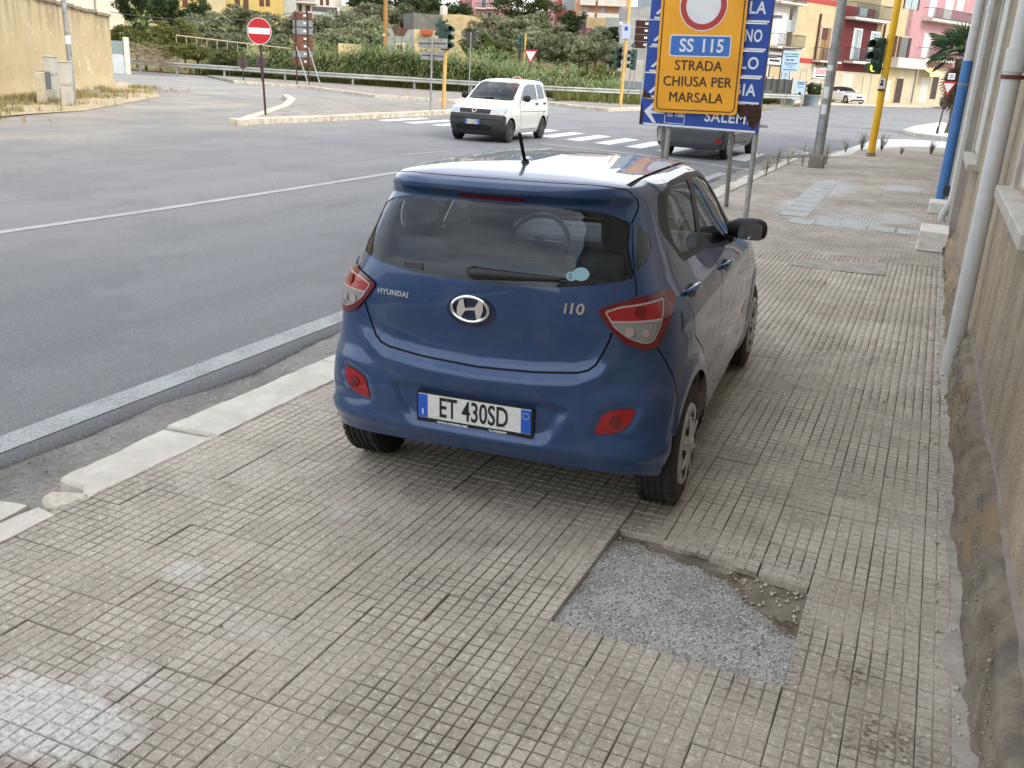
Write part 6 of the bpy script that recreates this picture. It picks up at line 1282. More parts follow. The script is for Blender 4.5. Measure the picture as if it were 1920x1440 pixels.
class Facade:
    """vertical plane through P with horizontal direction angle az (clockwise from +Y): s along it, z up; outside faces the camera"""
    def __init__(s, P, az): s.P = Vector((P[0], P[1], 0)); s.d = Vector((math.sin(az), math.cos(az), 0)); s.n = Vector((s.d.y, -s.d.x, 0)); s.n = s.n if s.n.dot(CAM-s.P) > 0 else -s.n
    def sz(s, px, py):
        r = pray(px, py); k = (s.P-CAM).dot(s.n)/r.dot(s.n); q = CAM+r*k; return (q-s.P).dot(s.d), q.z
    def rect(s, x0, y0, x1, y1):
        xm, ym = (x0+x1)/2, (y0+y1)/2; a, b = s.sz(x0, ym)[0], s.sz(x1, ym)[0]; c, e = s.sz(xm, y1)[1], s.sz(xm, y0)[1]; return a, b, c, e
    def box(s, mb, a, b, z0, z1, o0, o1, mi=0):
        P = [s.P+s.d*u+s.n*o for u, o in ((a, o1), (b, o1), (b, o0), (a, o0))]; V = [(p_.x, p_.y, z0) for p_ in P]+[(p_.x, p_.y, z1) for p_ in P]
        return mb.add(V, [(3, 2, 1, 0), (4, 5, 6, 7), (0, 1, 5, 4), (1, 2, 6, 5), (2, 3, 7, 6), (3, 0, 4, 7)], mi)
    def M(s, u, z, o=0.0):
        q = s.P+s.d*u+s.n*o; X = s.d if s.d.cross(Vector((0, 0, 1))).dot(s.n) > 0 else -s.d; return Matrix(((X.x, 0, s.n.x, q.x), (X.y, 0, s.n.y, q.y), (0, 1, 0, z), (0, 0, 0, 1)))
M_PANE = lamp_mat('window_pane', srgb(52, 60, 66), .08); M_PANEL = mat('pale_pane', srgb(150, 164, 166), .25); M_DOORD = mat('dark_timber_door', srgb(64, 48, 40), .7, .25, 5); M_DOORW = mat('white_door', srgb(214, 216, 214), .6, .1, 5); M_IRON = mat('iron_railing', srgb(70, 72, 74), .6); M_ROLL = mat('roller_shutter', srgb(196, 196, 188), .6, .1, 3); M_SLABW = mat('balcony_slab', srgb(206, 198, 186), .85, .2, 3)
def hx(o, par):   # keep world placement under a root that stands elsewhere
    o.location = o.location-par.location; return o
class House:
    def __init__(s, name, label, fc, px0, px1, pytop, m, depth=8, z0=-.2, ztop=None, cat='house', pybase=None, group=None):
        s.f = fc; a, b = fc.sz(px0, pytop)[0], fc.sz(px1, pytop)[0]; zt = ztop if ztop is not None else fc.sz((px0+px1)/2, pytop)[1]; s.a, s.b, s.z0, s.zt = min(a, b), max(a, b), z0, zt; q = fc.P+fc.d*((a+b)/2); s.r = empty(name, (q.x, q.y, z0), 0, label, cat, group)
        s.add('wall', fc.box(MB(), s.a+.004, s.b-.004, z0, zt, -depth, 0), m)
    def add(s, nm, mb, m, par=None, **kw): o = mb.build(nm, m, par or s.r, **kw); 
    def add(s, nm, mb, m, par=None, **kw):
        o = mb.build(nm, m, par or s.r, **kw)
        if par is None: o.location = -s.r.location
        return o
    def opening(s, nm, x0, y0, x1, y1, m, frame=M_SLABW, fw=.10, leaf=None, o=.02, sill=False):
        a, b, c, e = s.f.rect(x0, y0, x1, y1); p_ = s.add(nm, s.f.box(MB(), a, b, c, e, -.02, o), m)
        if frame is not None:
            fr = MB(); s.f.box(fr, a-fw, a, c, e+fw, 0, o+.05); s.f.box(fr, b, b+fw, c, e+fw, 0, o+.05); s.f.box(fr, a, b, e, e+fw, 0, o+.045); fr.build('frame', frame, p_)
        if sill: s.f.box(MB(), a-.15, b+.15, c-.12, c, 0, .16).build('sill', M_SLABW, p_)
        if leaf: mm = (a+b)/2; s.f.box(MB(), mm-.025, mm+.025, c, e, o, o+.02).build('mullion', leaf, p_)
        return p_
    def shutter(s, x0, y0, x1, y1, m=None):
        a, b, c, e = s.f.rect(x0, y0, x1, y1); p_ = s.add('roller_shutter', s.f.box(MB(), a, b, c, e, -.02, .02), m or M_ROLL); n = max(4, int((e-c)/.14))
        for i in range(n): s.f.box(MB(), a, b, c+(e-c)*(i+.12)/n, c+(e-c)*(i+.86)/n, .02, .045).build('slat', m or M_ROLL, p_)
    def balcony(s, x0, ys, x1, yr, out=.95, slab=.16, m=None, bars=True, solid=None):
        a, b, c, e = s.f.rect(x0, yr, x1, ys); a, b = min(a, b), max(a, b); p_ = s.add('balcony', s.f.box(MB(), a-.1, b+.1, c-slab, c, -.02, out), m or M_SLABW, bevel=.02)
        if solid: g_ = MB(); s.f.box(g_, a-.08, b+.08, c, e, out-.10, out-.02); s.f.box(g_, a-.08, a, c, e, 0, out-.1); s.f.box(g_, b, b+.08, c, e, 0, out-.1); g_.build('parapet', solid, p_); return p_
        g_ = MB(); s.f.box(g_, a-.05, b+.05, e-.05, e, out-.1, out-.05); s.f.box(g_, a-.05, b+.05, c+.08, c+.12, out-.1, out-.05)
        for u in (a-.05, b): s.f.box(g_, u, u+.05, e-.05, e, 0, out-.1)
        g_.build('handrail', M_IRON, p_); n = max(3, int((b-a)/.16)); g_ = MB()
        for i in range(n+1): u = a+(b-a)*i/n; s.f.box(MB(), u-.014, u+.014, c, e-.05, out-.09, out-.06).build('baluster', M_IRON, p_) if n <= 60 else None
        return p_
view_az = lambda px: math.atan2(pray(px, 100).x, pray(px, 100).y)
f1 = Facade(atd(180, 60, 78), view_az(180)+math.pi/2-.35); h = House('stone_building', 'pale stone block building rising behind the ochre wall', f1, 60, 226, -60, M_TUFA, 10, -.2, cat='building'); h.add('corner_pipe', MB().cyl(tuple(f1.P+f1.d*f1.sz(178, 10)[0]+f1.n*.08), tuple(f1.P+f1.d*f1.sz(178, 10)[0]+f1.n*.08+Vector((0, 0, 8))), .07), M_GALV)
f1 = Facade(atd(225, 110, 58), view_az(225)+math.pi/2-.1); h = House('gate_wall', 'grey metal gate beside a white pillar at the end of the guardrail', f1, 190, 236, 102, mat('grey_low_wall', srgb(176, 184, 186), .8, .1, 3), .3, -.2, cat='gate')
p_ = h.opening('gate_panel', 196, 76, 232, 101, mat('gate_metal', srgb(120, 132, 130), .5, .15, 4), None); a, b, c, e = f1.rect(233, 70, 243, 136); h.add('pillar', f1.box(MB(), a, b, -.2, e, -.3, .12), M_SLABW, bevel=.02)
# ============================================================ HILLSIDE, REEDS, TREES
def hill_z(x, y):
    d = y-53.5; z = float(np.interp(d, [0, 4, 12, 25, 40, 60, 90, 160, 400], [.02, .03, .2, 1.5, 3.4, 5.6, 8.5, 13, 26])); return z*(1-smooth(-22, -12, x))+.02
xs_ = np.concatenate([np.linspace(-320, -70, 14), np.linspace(-66, -10, 26)]); ys_ = np.concatenate([np.linspace(53.6, 120, 30), np.linspace(130, 420, 12)])
V = [(x+(0 if y < 75 or x < -12 else 0), y, hill_z(x, y)+.15*mnoise.noise((x*.15, y*.15, 0))*smooth(54, 60, y)) for y in ys_ for x in xs_]; k = len(xs_)
t = NT('hill_grass'); a = t.noise(.35, 6); b = t.noise(6, 5); t.col(t.mix(t.rampf(a, .38, .66), srgb(96, 98, 52), srgb(150, 132, 84))); t.set(Roughness=.97); t.bump(b, .7, .1); M_HILL = t.mat
fromdata('hillside', V, [(j*k+i, j*k+i+1, (j+1)*k+i+1, (j+1)*k+i) for j in range(len(ys_)-1) for i in range(k-1)], M_HILL, smooth=True, kind='structure')
def leaf_mat(name, c1, c2, c3=None, rough=.6):
    t = NT(name); n = t.noise(.8, 4, .6); n2 = t.noise(9, 3, .6); oi = t.new('ShaderNodeObjectInfo'); c = t.mix(t.rampf(n2, .3, .7), c1, c2)
    if c3: c = t.mix(t.math('MULTIPLY', t.rampf(n, .45, .7), .8), c, c3)
    h = t.new('ShaderNodeHueSaturation'); t.L(c, h.inputs['Color']); t.L(t.math('ADD', t.math('MULTIPLY', oi.outputs['Random'], .35), .82), h.inputs['Value']); t.col(h.outputs[0]); t.set(Roughness=rough, Specular_IOR_Level=.3)
    tr = t.new('ShaderNodeBsdfTranslucent'); t.L(h.outputs[0], tr.inputs['Color']); m = t.new('ShaderNodeMixShader'); m.inputs[0].default_value = .25; t.L(t.b.outputs[0], m.inputs[1]); t.L(tr.outputs[0], m.inputs[2]); t.L(m.outputs[0], t.o.inputs[0]); return t.mat
ML_OLIVE = leaf_mat('olive_leaves', srgb(122, 127, 95), srgb(91, 99, 66), srgb(149, 152, 124)); ML_DARK = leaf_mat('dark_leaves', srgb(55, 71, 38), srgb(38, 53, 28), srgb(78, 91, 47)); ML_BUSH = leaf_mat('bush_leaves', srgb(101, 106, 51), srgb(71, 83, 39), srgb(124, 119, 63)); ML_REED = leaf_mat('reed_leaves', srgb(122, 139, 91), srgb(91, 111, 63), srgb(164, 162, 116)); ML_BAN = leaf_mat('banana_leaves', srgb(79, 101, 49), srgb(55, 76, 35), srgb(114, 126, 70)); ML_PINK = leaf_mat('bougainvillea_flowers', srgb(170, 55, 122), srgb(143, 41, 104)); ML_PINE = leaf_mat('pine_needles', srgb(63, 79, 41), srgb(41, 56, 30), srgb(87, 99, 51)); ML_DRY = leaf_mat('dry_grass', srgb(159, 143, 103), srgb(135, 122, 79), srgb(111, 111, 63)); ML_WEED = leaf_mat('weed_leaves', srgb(122, 126, 87), srgb(99, 104, 66), srgb(143, 135, 95))
M_BARK = mat('bark', srgb(98, 86, 70), .95, .35, 6, bump=.6, bscale=20)
def leaf_cloud(nclump, nleaf, rx, ry, rz, lsize, seed, clump=.32, flat=.0, up=.0):
    """leaf quads in clumps spread through an ellipsoid with an uneven outline"""
    r = np.random.RandomState(seed); d = r.normal(size=(nclump, 3)); d /= np.linalg.norm(d, axis=1)[:, None]; rad = r.uniform(.35, 1.0, (nclump, 1))**.6*r.uniform(.8, 1.12, (nclump, 1)); C = d*rad*np.array([rx, ry, rz])
    C = np.repeat(C, nleaf, 0); N = len(C); cs = np.repeat(r.uniform(.6, 1.25, (nclump, 1)), nleaf, 0); o = r.normal(size=(N, 3)); o /= np.linalg.norm(o, axis=1)[:, None]; P = C+o*(r.uniform(0, 1, (N, 1))**.45)*cs*clump*np.array([rx, ry, rz])*np.array([1, 1, .85])
    u = r.normal(size=(N, 3)); u[:, 2] += up; u /= np.linalg.norm(u, axis=1)[:, None]; w = np.cross(u, r.normal(size=(N, 3))); w /= np.linalg.norm(w, axis=1)[:, None]; L = r.uniform(.6, 1.3, (N, 1))*lsize; W = L*.42
    V = np.stack([P-u*L*.5, P+w*W*.5, P+u*L*.5, P-w*W*.5], 1).reshape(-1, 3); return V, np.arange(N*4).reshape(-1, 4)
def leaf_mesh(name, m, *a, **k):
    V, F = leaf_cloud(*a, **k); o = fromdata(name, V, F, m); me = o.data; bpy.data.objects.remove(o); return me
CR = {'olive': [leaf_mesh('crown', ML_OLIVE, 70, 70, 1, 1, .82, .17, 10+i, clump=.30) for i in range(4)], 'dark': [leaf_mesh('crown', ML_DARK, 60, 70, 1, 1, .9, .17, 30+i, clump=.30) for i in range(3)], 'bush': [leaf_mesh('crown', ML_BUSH, 50, 70, 1, 1, .8, .15, 50+i, clump=.33, up=.5) for i in range(3)], 'pine': [leaf_mesh('crown', ML_PINE, 80, 90, 1, 1, .75, .10, 70, clump=.26)]}
def trunk_mesh(seed, h=1.0):
    r = random.Random(seed); g = MB(); b = Vector((r.uniform(-.1, .1), r.uniform(-.1, .1), h*.55)); g.tube([(0, 0, -.15), (b.x*.4, b.y*.4, h*.3), tuple(b)], [.13, .10, .085], 8)
    for i in range(5):
        a = 2*math.pi*i/5+r.uniform(-.4, .4); e = b+Vector((math.cos(a)*.6, math.sin(a)*.6, r.uniform(.35, .7))); g.tube([tuple(b), tuple(b.lerp(e, .5)+Vector((0, 0, .08))), tuple(e)], [.06, .045, .02], 6)
    return g.mesh('trunk', M_BARK, True)
TRK = [trunk_mesh(i) for i in range(3)]
def tree(kind, px, py, rpx, rpy, dep, label, cat='tree', group='trees on the hillside', name=None):
    """crown centred on a pixel at a depth, radii in pixels"""
    P = atd(px, py, dep); k_ = FPX/dep; rx, rz = rpx/k_, rpy/k_; gzv = hill_z(P.x, P.y) if P.y > 53.5 else 0.0; base = min(gzv, P.z-rz*.9)
    o = empty(name or {'olive': 'olive_tree', 'dark': 'evergreen_tree', 'bush': 'shrub', 'pine': 'pine_tree'}[kind], (P.x, P.y, base), random.uniform(0, 6.28), label, cat, group)
    cr = bpy.data.objects.new('crown', random.choice(CR[kind])); link(cr, o); cr.location = (0, 0, P.z-base); cr.scale = (rx, rx*.9, rz)
    th = P.z-base; tk = bpy.data.objects.new('trunk', random.choice(TRK)); link(tk, o); tk.scale = (max(.5, rx*.55), max(.5, rx*.55), th*.95 if th > .3 else .3); return o
OL = [(395, 58, 55, 34, 78), (455, 42, 50, 34, 84), (500, 62, 42, 36, 76), (430, 82, 44, 26, 70), (600, 60, 50, 30, 80), (655, 48, 46, 34, 84), (690, 66, 44, 38, 76), (640, 78, 50, 30, 72), (560, 52, 40, 28, 86), (700, 25, 38, 24, 92), (755, 34, 36, 26, 96), (925, 50, 40, 28, 84), (975, 62, 48, 34, 80), (1010, 82, 52, 30, 74), (1050, 95, 46, 32, 70), (1090, 98, 40, 30, 68), (1120, 86, 34, 34, 70), (1000, 50, 42, 30, 88), (900, 78, 46, 26, 78), (1065, 66, 40, 26, 84), (345, 72, 40, 30, 72), (880, 60, 40, 28, 88), (520, 88, 36, 20, 68), (1145, 100, 26, 26, 66)]
wh = ['behind the no entry disc', 'below the yellow house', 'above the trellis rail', 'left of the no entry disc', 'right of the rusty panel sign', 'below the pale apartment house', 'left of the timber pole', 'above the low stone wall', 'behind the rusty panel sign', 'left of the timber pole top', 'right of the timber pole top', 'below the balconied pink house', 'above the give way triangle', 'right of the give way triangle', 'midway between triangle and mast', 'left of the cream mast', 'below the pink bougainvillea', 'below the big pine', 'above the banana plants', 'left of the bougainvillea', 'right of the stone building', 'right of the stone shed', 'behind the two small sign backs', 'just left of the paired signals']
for i, (a, b, c, d, e) in enumerate(OL): tree('olive', a, b, c, d, e, 'grey green olive tree '+wh[i], group='olive trees on the hillside')
for a, b, c, d, e, lb in ((370, 22, 26, 30, 88, 'dark rounded evergreen below the yellow house'), (315, 20, 40, 34, 84, 'dark bushy tree left of the yellow house'), (780, 8, 48, 26, 110, 'dark tree behind the stone shed tank'), (820, 20, 30, 24, 104, 'dark tree right of the stone shed tank'), (860, 22, 26, 22, 108, 'dark tree left of the balconied pink house'), (1080, 45, 34, 26, 84, 'round dark tree left of the ruined walls'), (690, 5, 44, 16, 118, 'dark tree behind the timber pole top'), (1140, 72, 24, 24, 74, 'dark green tree above the paired signals'), (250, 10, 36, 30, 70, 'dark leafy tree beside the stone building')): tree('dark', a, b, c, d, e, lb, group='dark trees on the hillside')
tree('pine', 985, 12, 62, 44, 96, 'large dark pine filling the top of the hillside', name='pine_tree', group=None)
for a, b, c, d, e, lb in ((270, 70, 46, 32, 66, 'yellow green shrub right of the gate'), (330, 62, 44, 34, 68, 'yellow green shrub above the brush pile'), (300, 92, 44, 24, 64, 'low yellow green shrub by the brush pile'), (370, 98, 40, 20, 64, 'shrub under the trellis rail, nearest the brush pile'), (430, 106, 40, 16, 63, 'shrub under the middle of the trellis rail'), (540, 104, 40, 16, 63, 'shrub under the trellis rail by the rusty sign'), (228, 62, 26, 20, 66, 'shrub against the stone building'), (205, 66, 24, 18, 68, 'shrub behind the gate panel'), (1135, 140, 30, 24, 62, 'shrub behind the guardrail left of the cream mast'), (1080, 148, 36, 22, 60, 'shrub behind the guardrail in the middle'), (1030, 150, 34, 20, 58, 'shrub behind the guardrail by the white car'), (1180, 176, 26, 12, 60, 'low shrub at the foot of the paired signals'), (870, 45, 50, 22, 92, 'bright shrub right of the stone shed'), (930, 92, 40, 20, 74, 'bright shrub left of the signal head')): tree('bush', a, b, c, d, e, lb, 'shrub', 'shrubs behind the guardrail')
P = atd(1105, 62, 72); o = empty('bougainvillea', (P.x, P.y, hill_z(P.x, P.y)), 0, 'magenta bougainvillea in flower on the hillside', 'shrub'); m_ = leaf_mesh('flowers', ML_PINK, 24, 50, 1, 1, .7, .2, 91, clump=.4); c_ = bpy.data.objects.new('flowers', m_); link(c_, o); c_.location = (0, 0, P.z-o.location.z); c_.scale = (.72, .6, .42); MB().tube([(0, 0, -.2), (0, 0, max(.2, P.z-o.location.z))], .08, 6).build('stem', M_BARK, o)
# reed bed: stems with arching blades (nobody could count them)
def reeds(n, seed):
    r = np.random.RandomState(seed); V = []; F = []
    for i in range(n):
        t_ = r.rand(); px = 330+t_*830; dep = r.uniform(53.5, 63) if px < 980 else r.uniform(56, 64); q = atd(px, 150, dep); x, y = q.x, max(q.y, 53.9 if px < 1020 else q.y); base = hill_z(x, y)-.1
        lim = np.interp(px, [330, 480, 600, 680, 760, 860, 960, 1040, 1160], [1.1, 1.5, 1.9, 2.4, 2.4, 2.0, 1.7, 1.5, 1.1]); cl = mnoise.noise((px*.02, dep*.35, 1.3)); H = lim*r.uniform(.55, 1.0)*(1.0+.5*cl)*(1.35 if r.rand() < .12 else .92)
        lean = r.normal(0, .12, 2); b = len(V); w = .018; V += [(x-w, y, base), (x+w, y, base), (x+lean[0]*H+w*.4, y+lean[1]*H, base+H), (x+lean[0]*H-w*.4, y+lean[1]*H, base+H)]; F.append((b, b+1, b+2, b+3))
        for k_ in range(9):
            f = r.uniform(.25, 1.0); a = r.uniform(0, 6.283); L = r.uniform(.45, 1.05)*(1.15-f*.4); c0 = np.array([x+lean[0]*H*f, y+lean[1]*H*f, base+H*f]); dx, dy = math.cos(a), math.sin(a); ww = .030
            p1 = c0+np.array([dx*L*.5, dy*L*.5, L*.42]); p2 = c0+np.array([dx*L, dy*L, L*.18]); sd = np.array([-dy, dx, 0])*ww; b = len(V)
            V += [tuple(c0-sd*.5), tuple(c0+sd*.5), tuple(p1+sd), tuple(p1-sd), tuple(p2+sd*.1), tuple(p2-sd*.1)]; F += [(b, b+1, b+2, b+3), (b+3, b+2, b+4, b+5)]
    return V, F
V, F = reeds(4600, 3); fromdata('reed_bed', V, F, ML_REED, label='tall green reeds growing behind the guardrail', cat='reeds', kind='stuff')
def grass(name, pts, h0, h1, m, seed, label, per=1, w=.012, cat='grass'):
    r = np.random.RandomState(seed); V = []; F = []
    for (x, y, z) in pts:
        for _ in range(per):
            a = r.uniform(0, 6.28); h = r.uniform(h0, h1); l = r.uniform(.1, .7)*h; b = len(V); dx, dy = math.cos(a), math.sin(a); ox, oy = r.normal(0, .03, 2)
            V += [(x+ox-dy*w, y+oy+dx*w, z), (x+ox+dy*w, y+oy-dx*w, z), (x+ox+dx*l*.4+dy*w*.7, y+oy+dy*l*.4-dx*w*.7, z+h*.6), (x+ox+dx*l*.4-dy*w*.7, y+oy+dy*l*.4+dx*w*.7, z+h*.6), (x+ox+dx*l, y+oy+dy*l, z+h)]; F += [(b, b+1, b+2), (b, b+2, b+3), (b+3, b+2, b+4)]
    fromdata(name, V, F, m, label=label, cat=cat, kind='stuff')
pts = []
for _ in range(5200):
    px = random.uniform(225, 1215); q = atd(px, 150, random.uniform(51, 60)); y = max(q.y, 53.7) if px < 1040 else q.y; pts.append((q.x, y, hill_z(q.x, y)-.03))
grass('verge_grass', pts, .2, .75, ML_BUSH, 5, 'long rough grass under the guardrail', 3, .03)
pts = []
for _ in range(3600):
    s = random.uniform(-.6, 24); o_ = abs(random.gauss(0, 1.1)); q = A_+d_*s+nrm*(.12+o_)
    if mnoise.noise((q.x*.7, q.y*.7, 2.5)) > -.12: pts.append((q.x, q.y, .01))
grass('dry_wall_grass', pts, .04, .22, ML_DRY, 6, 'dry yellow grass at the foot of the ochre wall', 4, .010)
# banana plants: each big leaf a part of its own
def blade(L, W, droop, n=7):
    V = []; F = []
    for i in range(n+1):
        f = i/n; w = W*math.sin(math.pi*min(1, f*.93+.06))**.7*.5; x = L*(f-.12*f*f); z = L*(.75*f-droop*f*f); V += [(x, -w, z-.12*w), (x, 0, z), (x, w, z-.12*w)]
    for i in range(n): F += [(3*i, 3*i+3, 3*i+4, 3*i+1), (3*i+1, 3*i+4, 3*i+5, 3*i+2)]
    me = bpy.data.meshes.new('leaf'); me.from_pydata(V, [], F); me.materials.append(ML_BAN); return me
BL = [blade(1.9, .55, .55), blade(1.7, .5, .95), blade(2.0, .5, .2)]
for px, py, dep, sc, lb in ((905, 128, 64, 1.0, 'banana plant with broad drooping leaves right of the reed signals'), (935, 126, 66, 1.15, 'banana plant with one bright upright leaf, tallest of the clump'), (885, 122, 70, .9, 'banana plant behind the back of the give way sign'), (272, 50, 66, .8, 'banana plant with bright leaves beside the stone building')):
    q = atd(px, py, dep); o = empty('banana_plant', (q.x, q.y, q.z-.2), 0, lb, 'banana plant', 'banana plants'); MB().tube([(0, 0, -1.5), (0, 0, .6*sc)], [.14, .09], 8).build('stem', ML_BAN, o)
    for i in range(11): l = bpy.data.objects.new('leaf', BL[i % 3]); link(l, o); l.location = (0, 0, .35*sc+.02*i); l.rotation_euler = (0, random.uniform(-.3, .2), 2.4*i+random.uniform(-.3, .3)); l.scale = (sc*random.uniform(.8, 1.15),)*3
# palm on the island: trunk with a skirt of dead fronds, fan leaves
q = at(1778, 249, .14); PM = empty('fan_palm', (q.x, q.y, .14), 0, 'fan palm with a shaggy brown skirt on the small island', 'palm tree'); M_PTR = mat('palm_trunk', srgb(104, 90, 74), .95, .4, 12, bump=.8, bscale=30); ML_PALM = leaf_mat('palm_leaves', srgb(74, 98, 62), srgb(50, 70, 44)); ML_PDRY = leaf_mat('palm_dead_leaves', srgb(124, 104, 78), srgb(92, 76, 58))
TX = Vector((-.12, .1, 2.95)); MB().tube([(0, 0, -.1), (.05, 0, .5), (.02, .05, 1.4), (-.06, .08, 2.3), tuple(TX)], [.19, .14, .15, .19, .16], 12).build('trunk', M_PTR, PM, smooth=True)
def fan(n=15, L=.75):
    V = [(0, 0, 0)]; F = []
    for i in range(n):
        a = math.radians(-105+210*i/(n-1)); l = L*(1-.25*abs(i/(n-1)-.5)); da = math.radians(5.5); b = len(V)
        V += [(math.cos(a-da)*l*.45, math.sin(a-da)*l*.45, .02), (math.cos(a+da)*l*.45, math.sin(a+da)*l*.45, -.02), (math.cos(a)*l*.8, math.sin(a)*l*.8, -.05), (math.cos(a)*l, math.sin(a)*l, -.22*l)]; F += [(0, b, b+2), (0, b+2, b+1), (b, b+3, b+2), (b+1, b+2, b+3)]
    return V, F
def frond(m, L, R_):
    V, F = fan(15, R_); V = [(x+L, y, z) for x, y, z in V]; b = len(V); V += [(0, -.012, 0), (0, .012, 0), (L, .01, 0), (L, -.01, 0)]; F.append((b, b+1, b+2, b+3)); me = bpy.data.meshes.new('frond'); me.from_pydata(V, [], F); me.materials.append(m); return me
FG, FD = frond(ML_PALM, .75, .78), frond(ML_PDRY, .5, .65)
for i in range(34):
    f = bpy.data.objects.new('frond', FG); link(f, PM); f.location = tuple(TX+Vector((0, 0, .15))); el = random.uniform(-.5, 1.35); f.rotation_euler = Matrix.Rotation(2.4*i, 3, 'Z').to_euler() if False else (Matrix.Rotation(2.4*i, 3, 'Z') @ Matrix.Rotation(-el, 3, 'Y') @ Matrix.Rotation(random.uniform(-.5, .5), 3, 'X')).to_euler(); f.scale = (random.uniform(.8, 1.1),)*3
for i in range(46):
    f = bpy.data.objects.new('dead_frond', FD); link(f, PM); z = random.uniform(.5, 1.0); f.location = tuple(Vector((-.06, .08, 2.3)).lerp(TX, random.uniform(-.9, 1))); f.rotation_euler = (Matrix.Rotation(2.4*i, 3, 'Z') @ Matrix.Rotation(random.uniform(1.05, 1.5), 3, 'Y') @ Matrix.Rotation(random.uniform(-.6, .6), 3, 'X')).to_euler(); f.scale = (random.uniform(.7, 1.1),)*3
# weeds at the pavement end
def weed(px, py, h, n, label, m=ML_WEED, spread=.5, leaves=5):
    q = at_walk(px, py); o = empty('weed', (q.x, q.y, walk_z(q.x)), 0, label, 'weed', 'weeds at the pavement end'); r = random.Random(px); g = MB(); V = []; F = []
    for i in range(n):
        a = r.uniform(0, 6.28); H = h*r.uniform(.5, 1); e = Vector((math.cos(a)*spread*H*r.random(), math.sin(a)*spread*H*r.random(), H)); g.tube([(e.x*.05, e.y*.05, 0), (e.x*.4, e.y*.4, H*.5), tuple(e)], [.006, .005, .003], 4)
        for _ in range(leaves):
            f = r.uniform(.15, 1); c0 = Vector((e.x*f, e.y*f, H*f)); b = r.uniform(0, 6.28); L = r.uniform(.05, .12); d = Vector((math.cos(b), math.sin(b), r.uniform(.1, 1))).normalized()*L; s_ = Vector((-math.sin(b), math.cos(b), 0))*.014; k_ = len(V); V += [tuple(c0), tuple(c0+d*.5+s_), tuple(c0+d), tuple(c0+d*.5-s_)]; F.append((k_, k_+1, k_+2, k_+3))
    g.build('stems', ML_WEED if m is not ML_DRY else ML_DRY, o); MB().add(V, F).build('leaves', m, o); return o
for a in ((1615, 282, .55, 26, 'bushy weed left of the yellow pole foot'), (1652, 283, .50, 26, 'bushy weed right of the yellow pole foot'), (1745, 290, .42, 30, 'low spreading weed before the blue pipe'), (1690, 290, .2, 10, 'smallest weed between the yellow pole and the blue pipe'), (1585, 286, .4, 10, 'thin weed left of the bushy weed')): weed(*a)
for a in ((1436, 330, .42, 7, 'dry stalks on the kerb nearest the sign posts'), (1455, 318, .55, 6, 'dry forked stalks on the kerb, second from the sign posts'), (1478, 308, .4, 5, 'dry stalks on the kerb midway to the lamp post'), (1503, 310, .55, 6, 'tall dry stalk just before the lamp post'), (1548, 308, .5, 8, 'dry stalks just behind the lamp post')): weed(*a, m=ML_DRY, leaves=4)
# brush pile, trellis rail, cables
q = atd(280, 104, 60); r = random.Random(4); g = MB()
for i in range(420): a = r.uniform(0, 6.28); p0 = Vector((r.gauss(0, 1.4), r.gauss(0, .7), 0)); h = max(.05, 1.5*(1-abs(p0.x+.8)/2.6)); p0.z = r.uniform(0, h)-.6; d = Vector((math.cos(a), math.sin(a), r.uniform(-.3, .4)))*r.uniform(.4, 1.0); g.tube([tuple(p0), tuple(p0+d*.5+Vector((0, 0, .06))), tuple(p0+d)], [.018, .014, .006], 3, False)
o = g.build('brush_pile', mat('dry_brush', srgb(150, 134, 112), .95, .3, 3), label='heap of grey dry cuttings beside the white pillar', cat='brush pile', kind='stuff'); o.location = q
M_WIRE = mat('cable', srgb(60, 62, 62), .7)
TRL = empty('trellis_rail', gz(atd(340, 70, 66)), 0, 'long pale trellis rail on thin posts above the shrubs', 'trellis'); a0, a1 = atd(330, 66, 66), atd(560, 93, 66); o0 = TRL.location.copy(); MB().tube([tuple(a0-o0), tuple(a1-o0)], .032, 6).build('rail', mat('pale_timber', srgb(196, 184, 150), .85), TRL)
for i in range(13): p_ = a0.lerp(a1, i/12); MB().cyl((p_.x-o0.x, p_.y-o0.y, p_.z-2.6), tuple(p_-o0), .018, n=6).build('post', MATS['pale_timber'], TRL)
def cable(a, b, sag, label, r=.022):
    P = [a.lerp(b, i/16)-Vector((0, 0, sag*4*(i/16)*(1-i/16))) for i in range(17)]; o = empty('cable', tuple(a), 0, label, 'cable', 'overhead cables'); MB().tube([tuple(p_-a) for p_ in P], r, 5, False).build('wire', M_WIRE, o)
cable(atd(205, 22, 52), atd(560, 22, 64), .5, 'thin cable from the stone building across the hillside trees'); cable(atd(722, -30, 66), atd(980, 112, 71), .8, 'sagging cable from the timber pole to the green signal head'); cable(atd(982, 100, 71), atd(1165, 105, 60), .6, 'slack cable from the signal head to the cream mast')
# ============================================================ HOUSES ON THE HILL AND THE TERRACE ON THE RIGHT
def pl(name, c, v=.16, s=1.2): return mat(name, c, .9, v, s, bump=.25, bscale=25)
M_YEL = pl('yellow_plaster', srgb(189, 165, 101)); M_GRY = pl('grey_plaster', srgb(174, 178, 176)); M_WHT = pl('white_plaster', srgb(202, 196, 187)); M_PNK = pl('pink_plaster', srgb(189, 138, 141)); M_LPK = pl('light_pink_plaster', srgb(182, 139, 143)); M_RED = pl('red_plaster', srgb(95, 34, 36)); M_SAL = pl('salmon_plaster', srgb(196, 147, 121)); M_ROSE = pl('rose_plaster', srgb(169, 95, 93)); M_CRM = pl('cream_plaster', srgb(187, 172, 134)); M_CRM2 = pl('cream_plaster_pale', srgb(184, 174, 149)); M_BGRY = pl('blue_grey_render', srgb(138, 147, 154)); M_BRN = pl('brown_shutter', srgb(88, 58, 49)); M_DGREY = pl('dark_stone', srgb(117, 114, 106), .4)
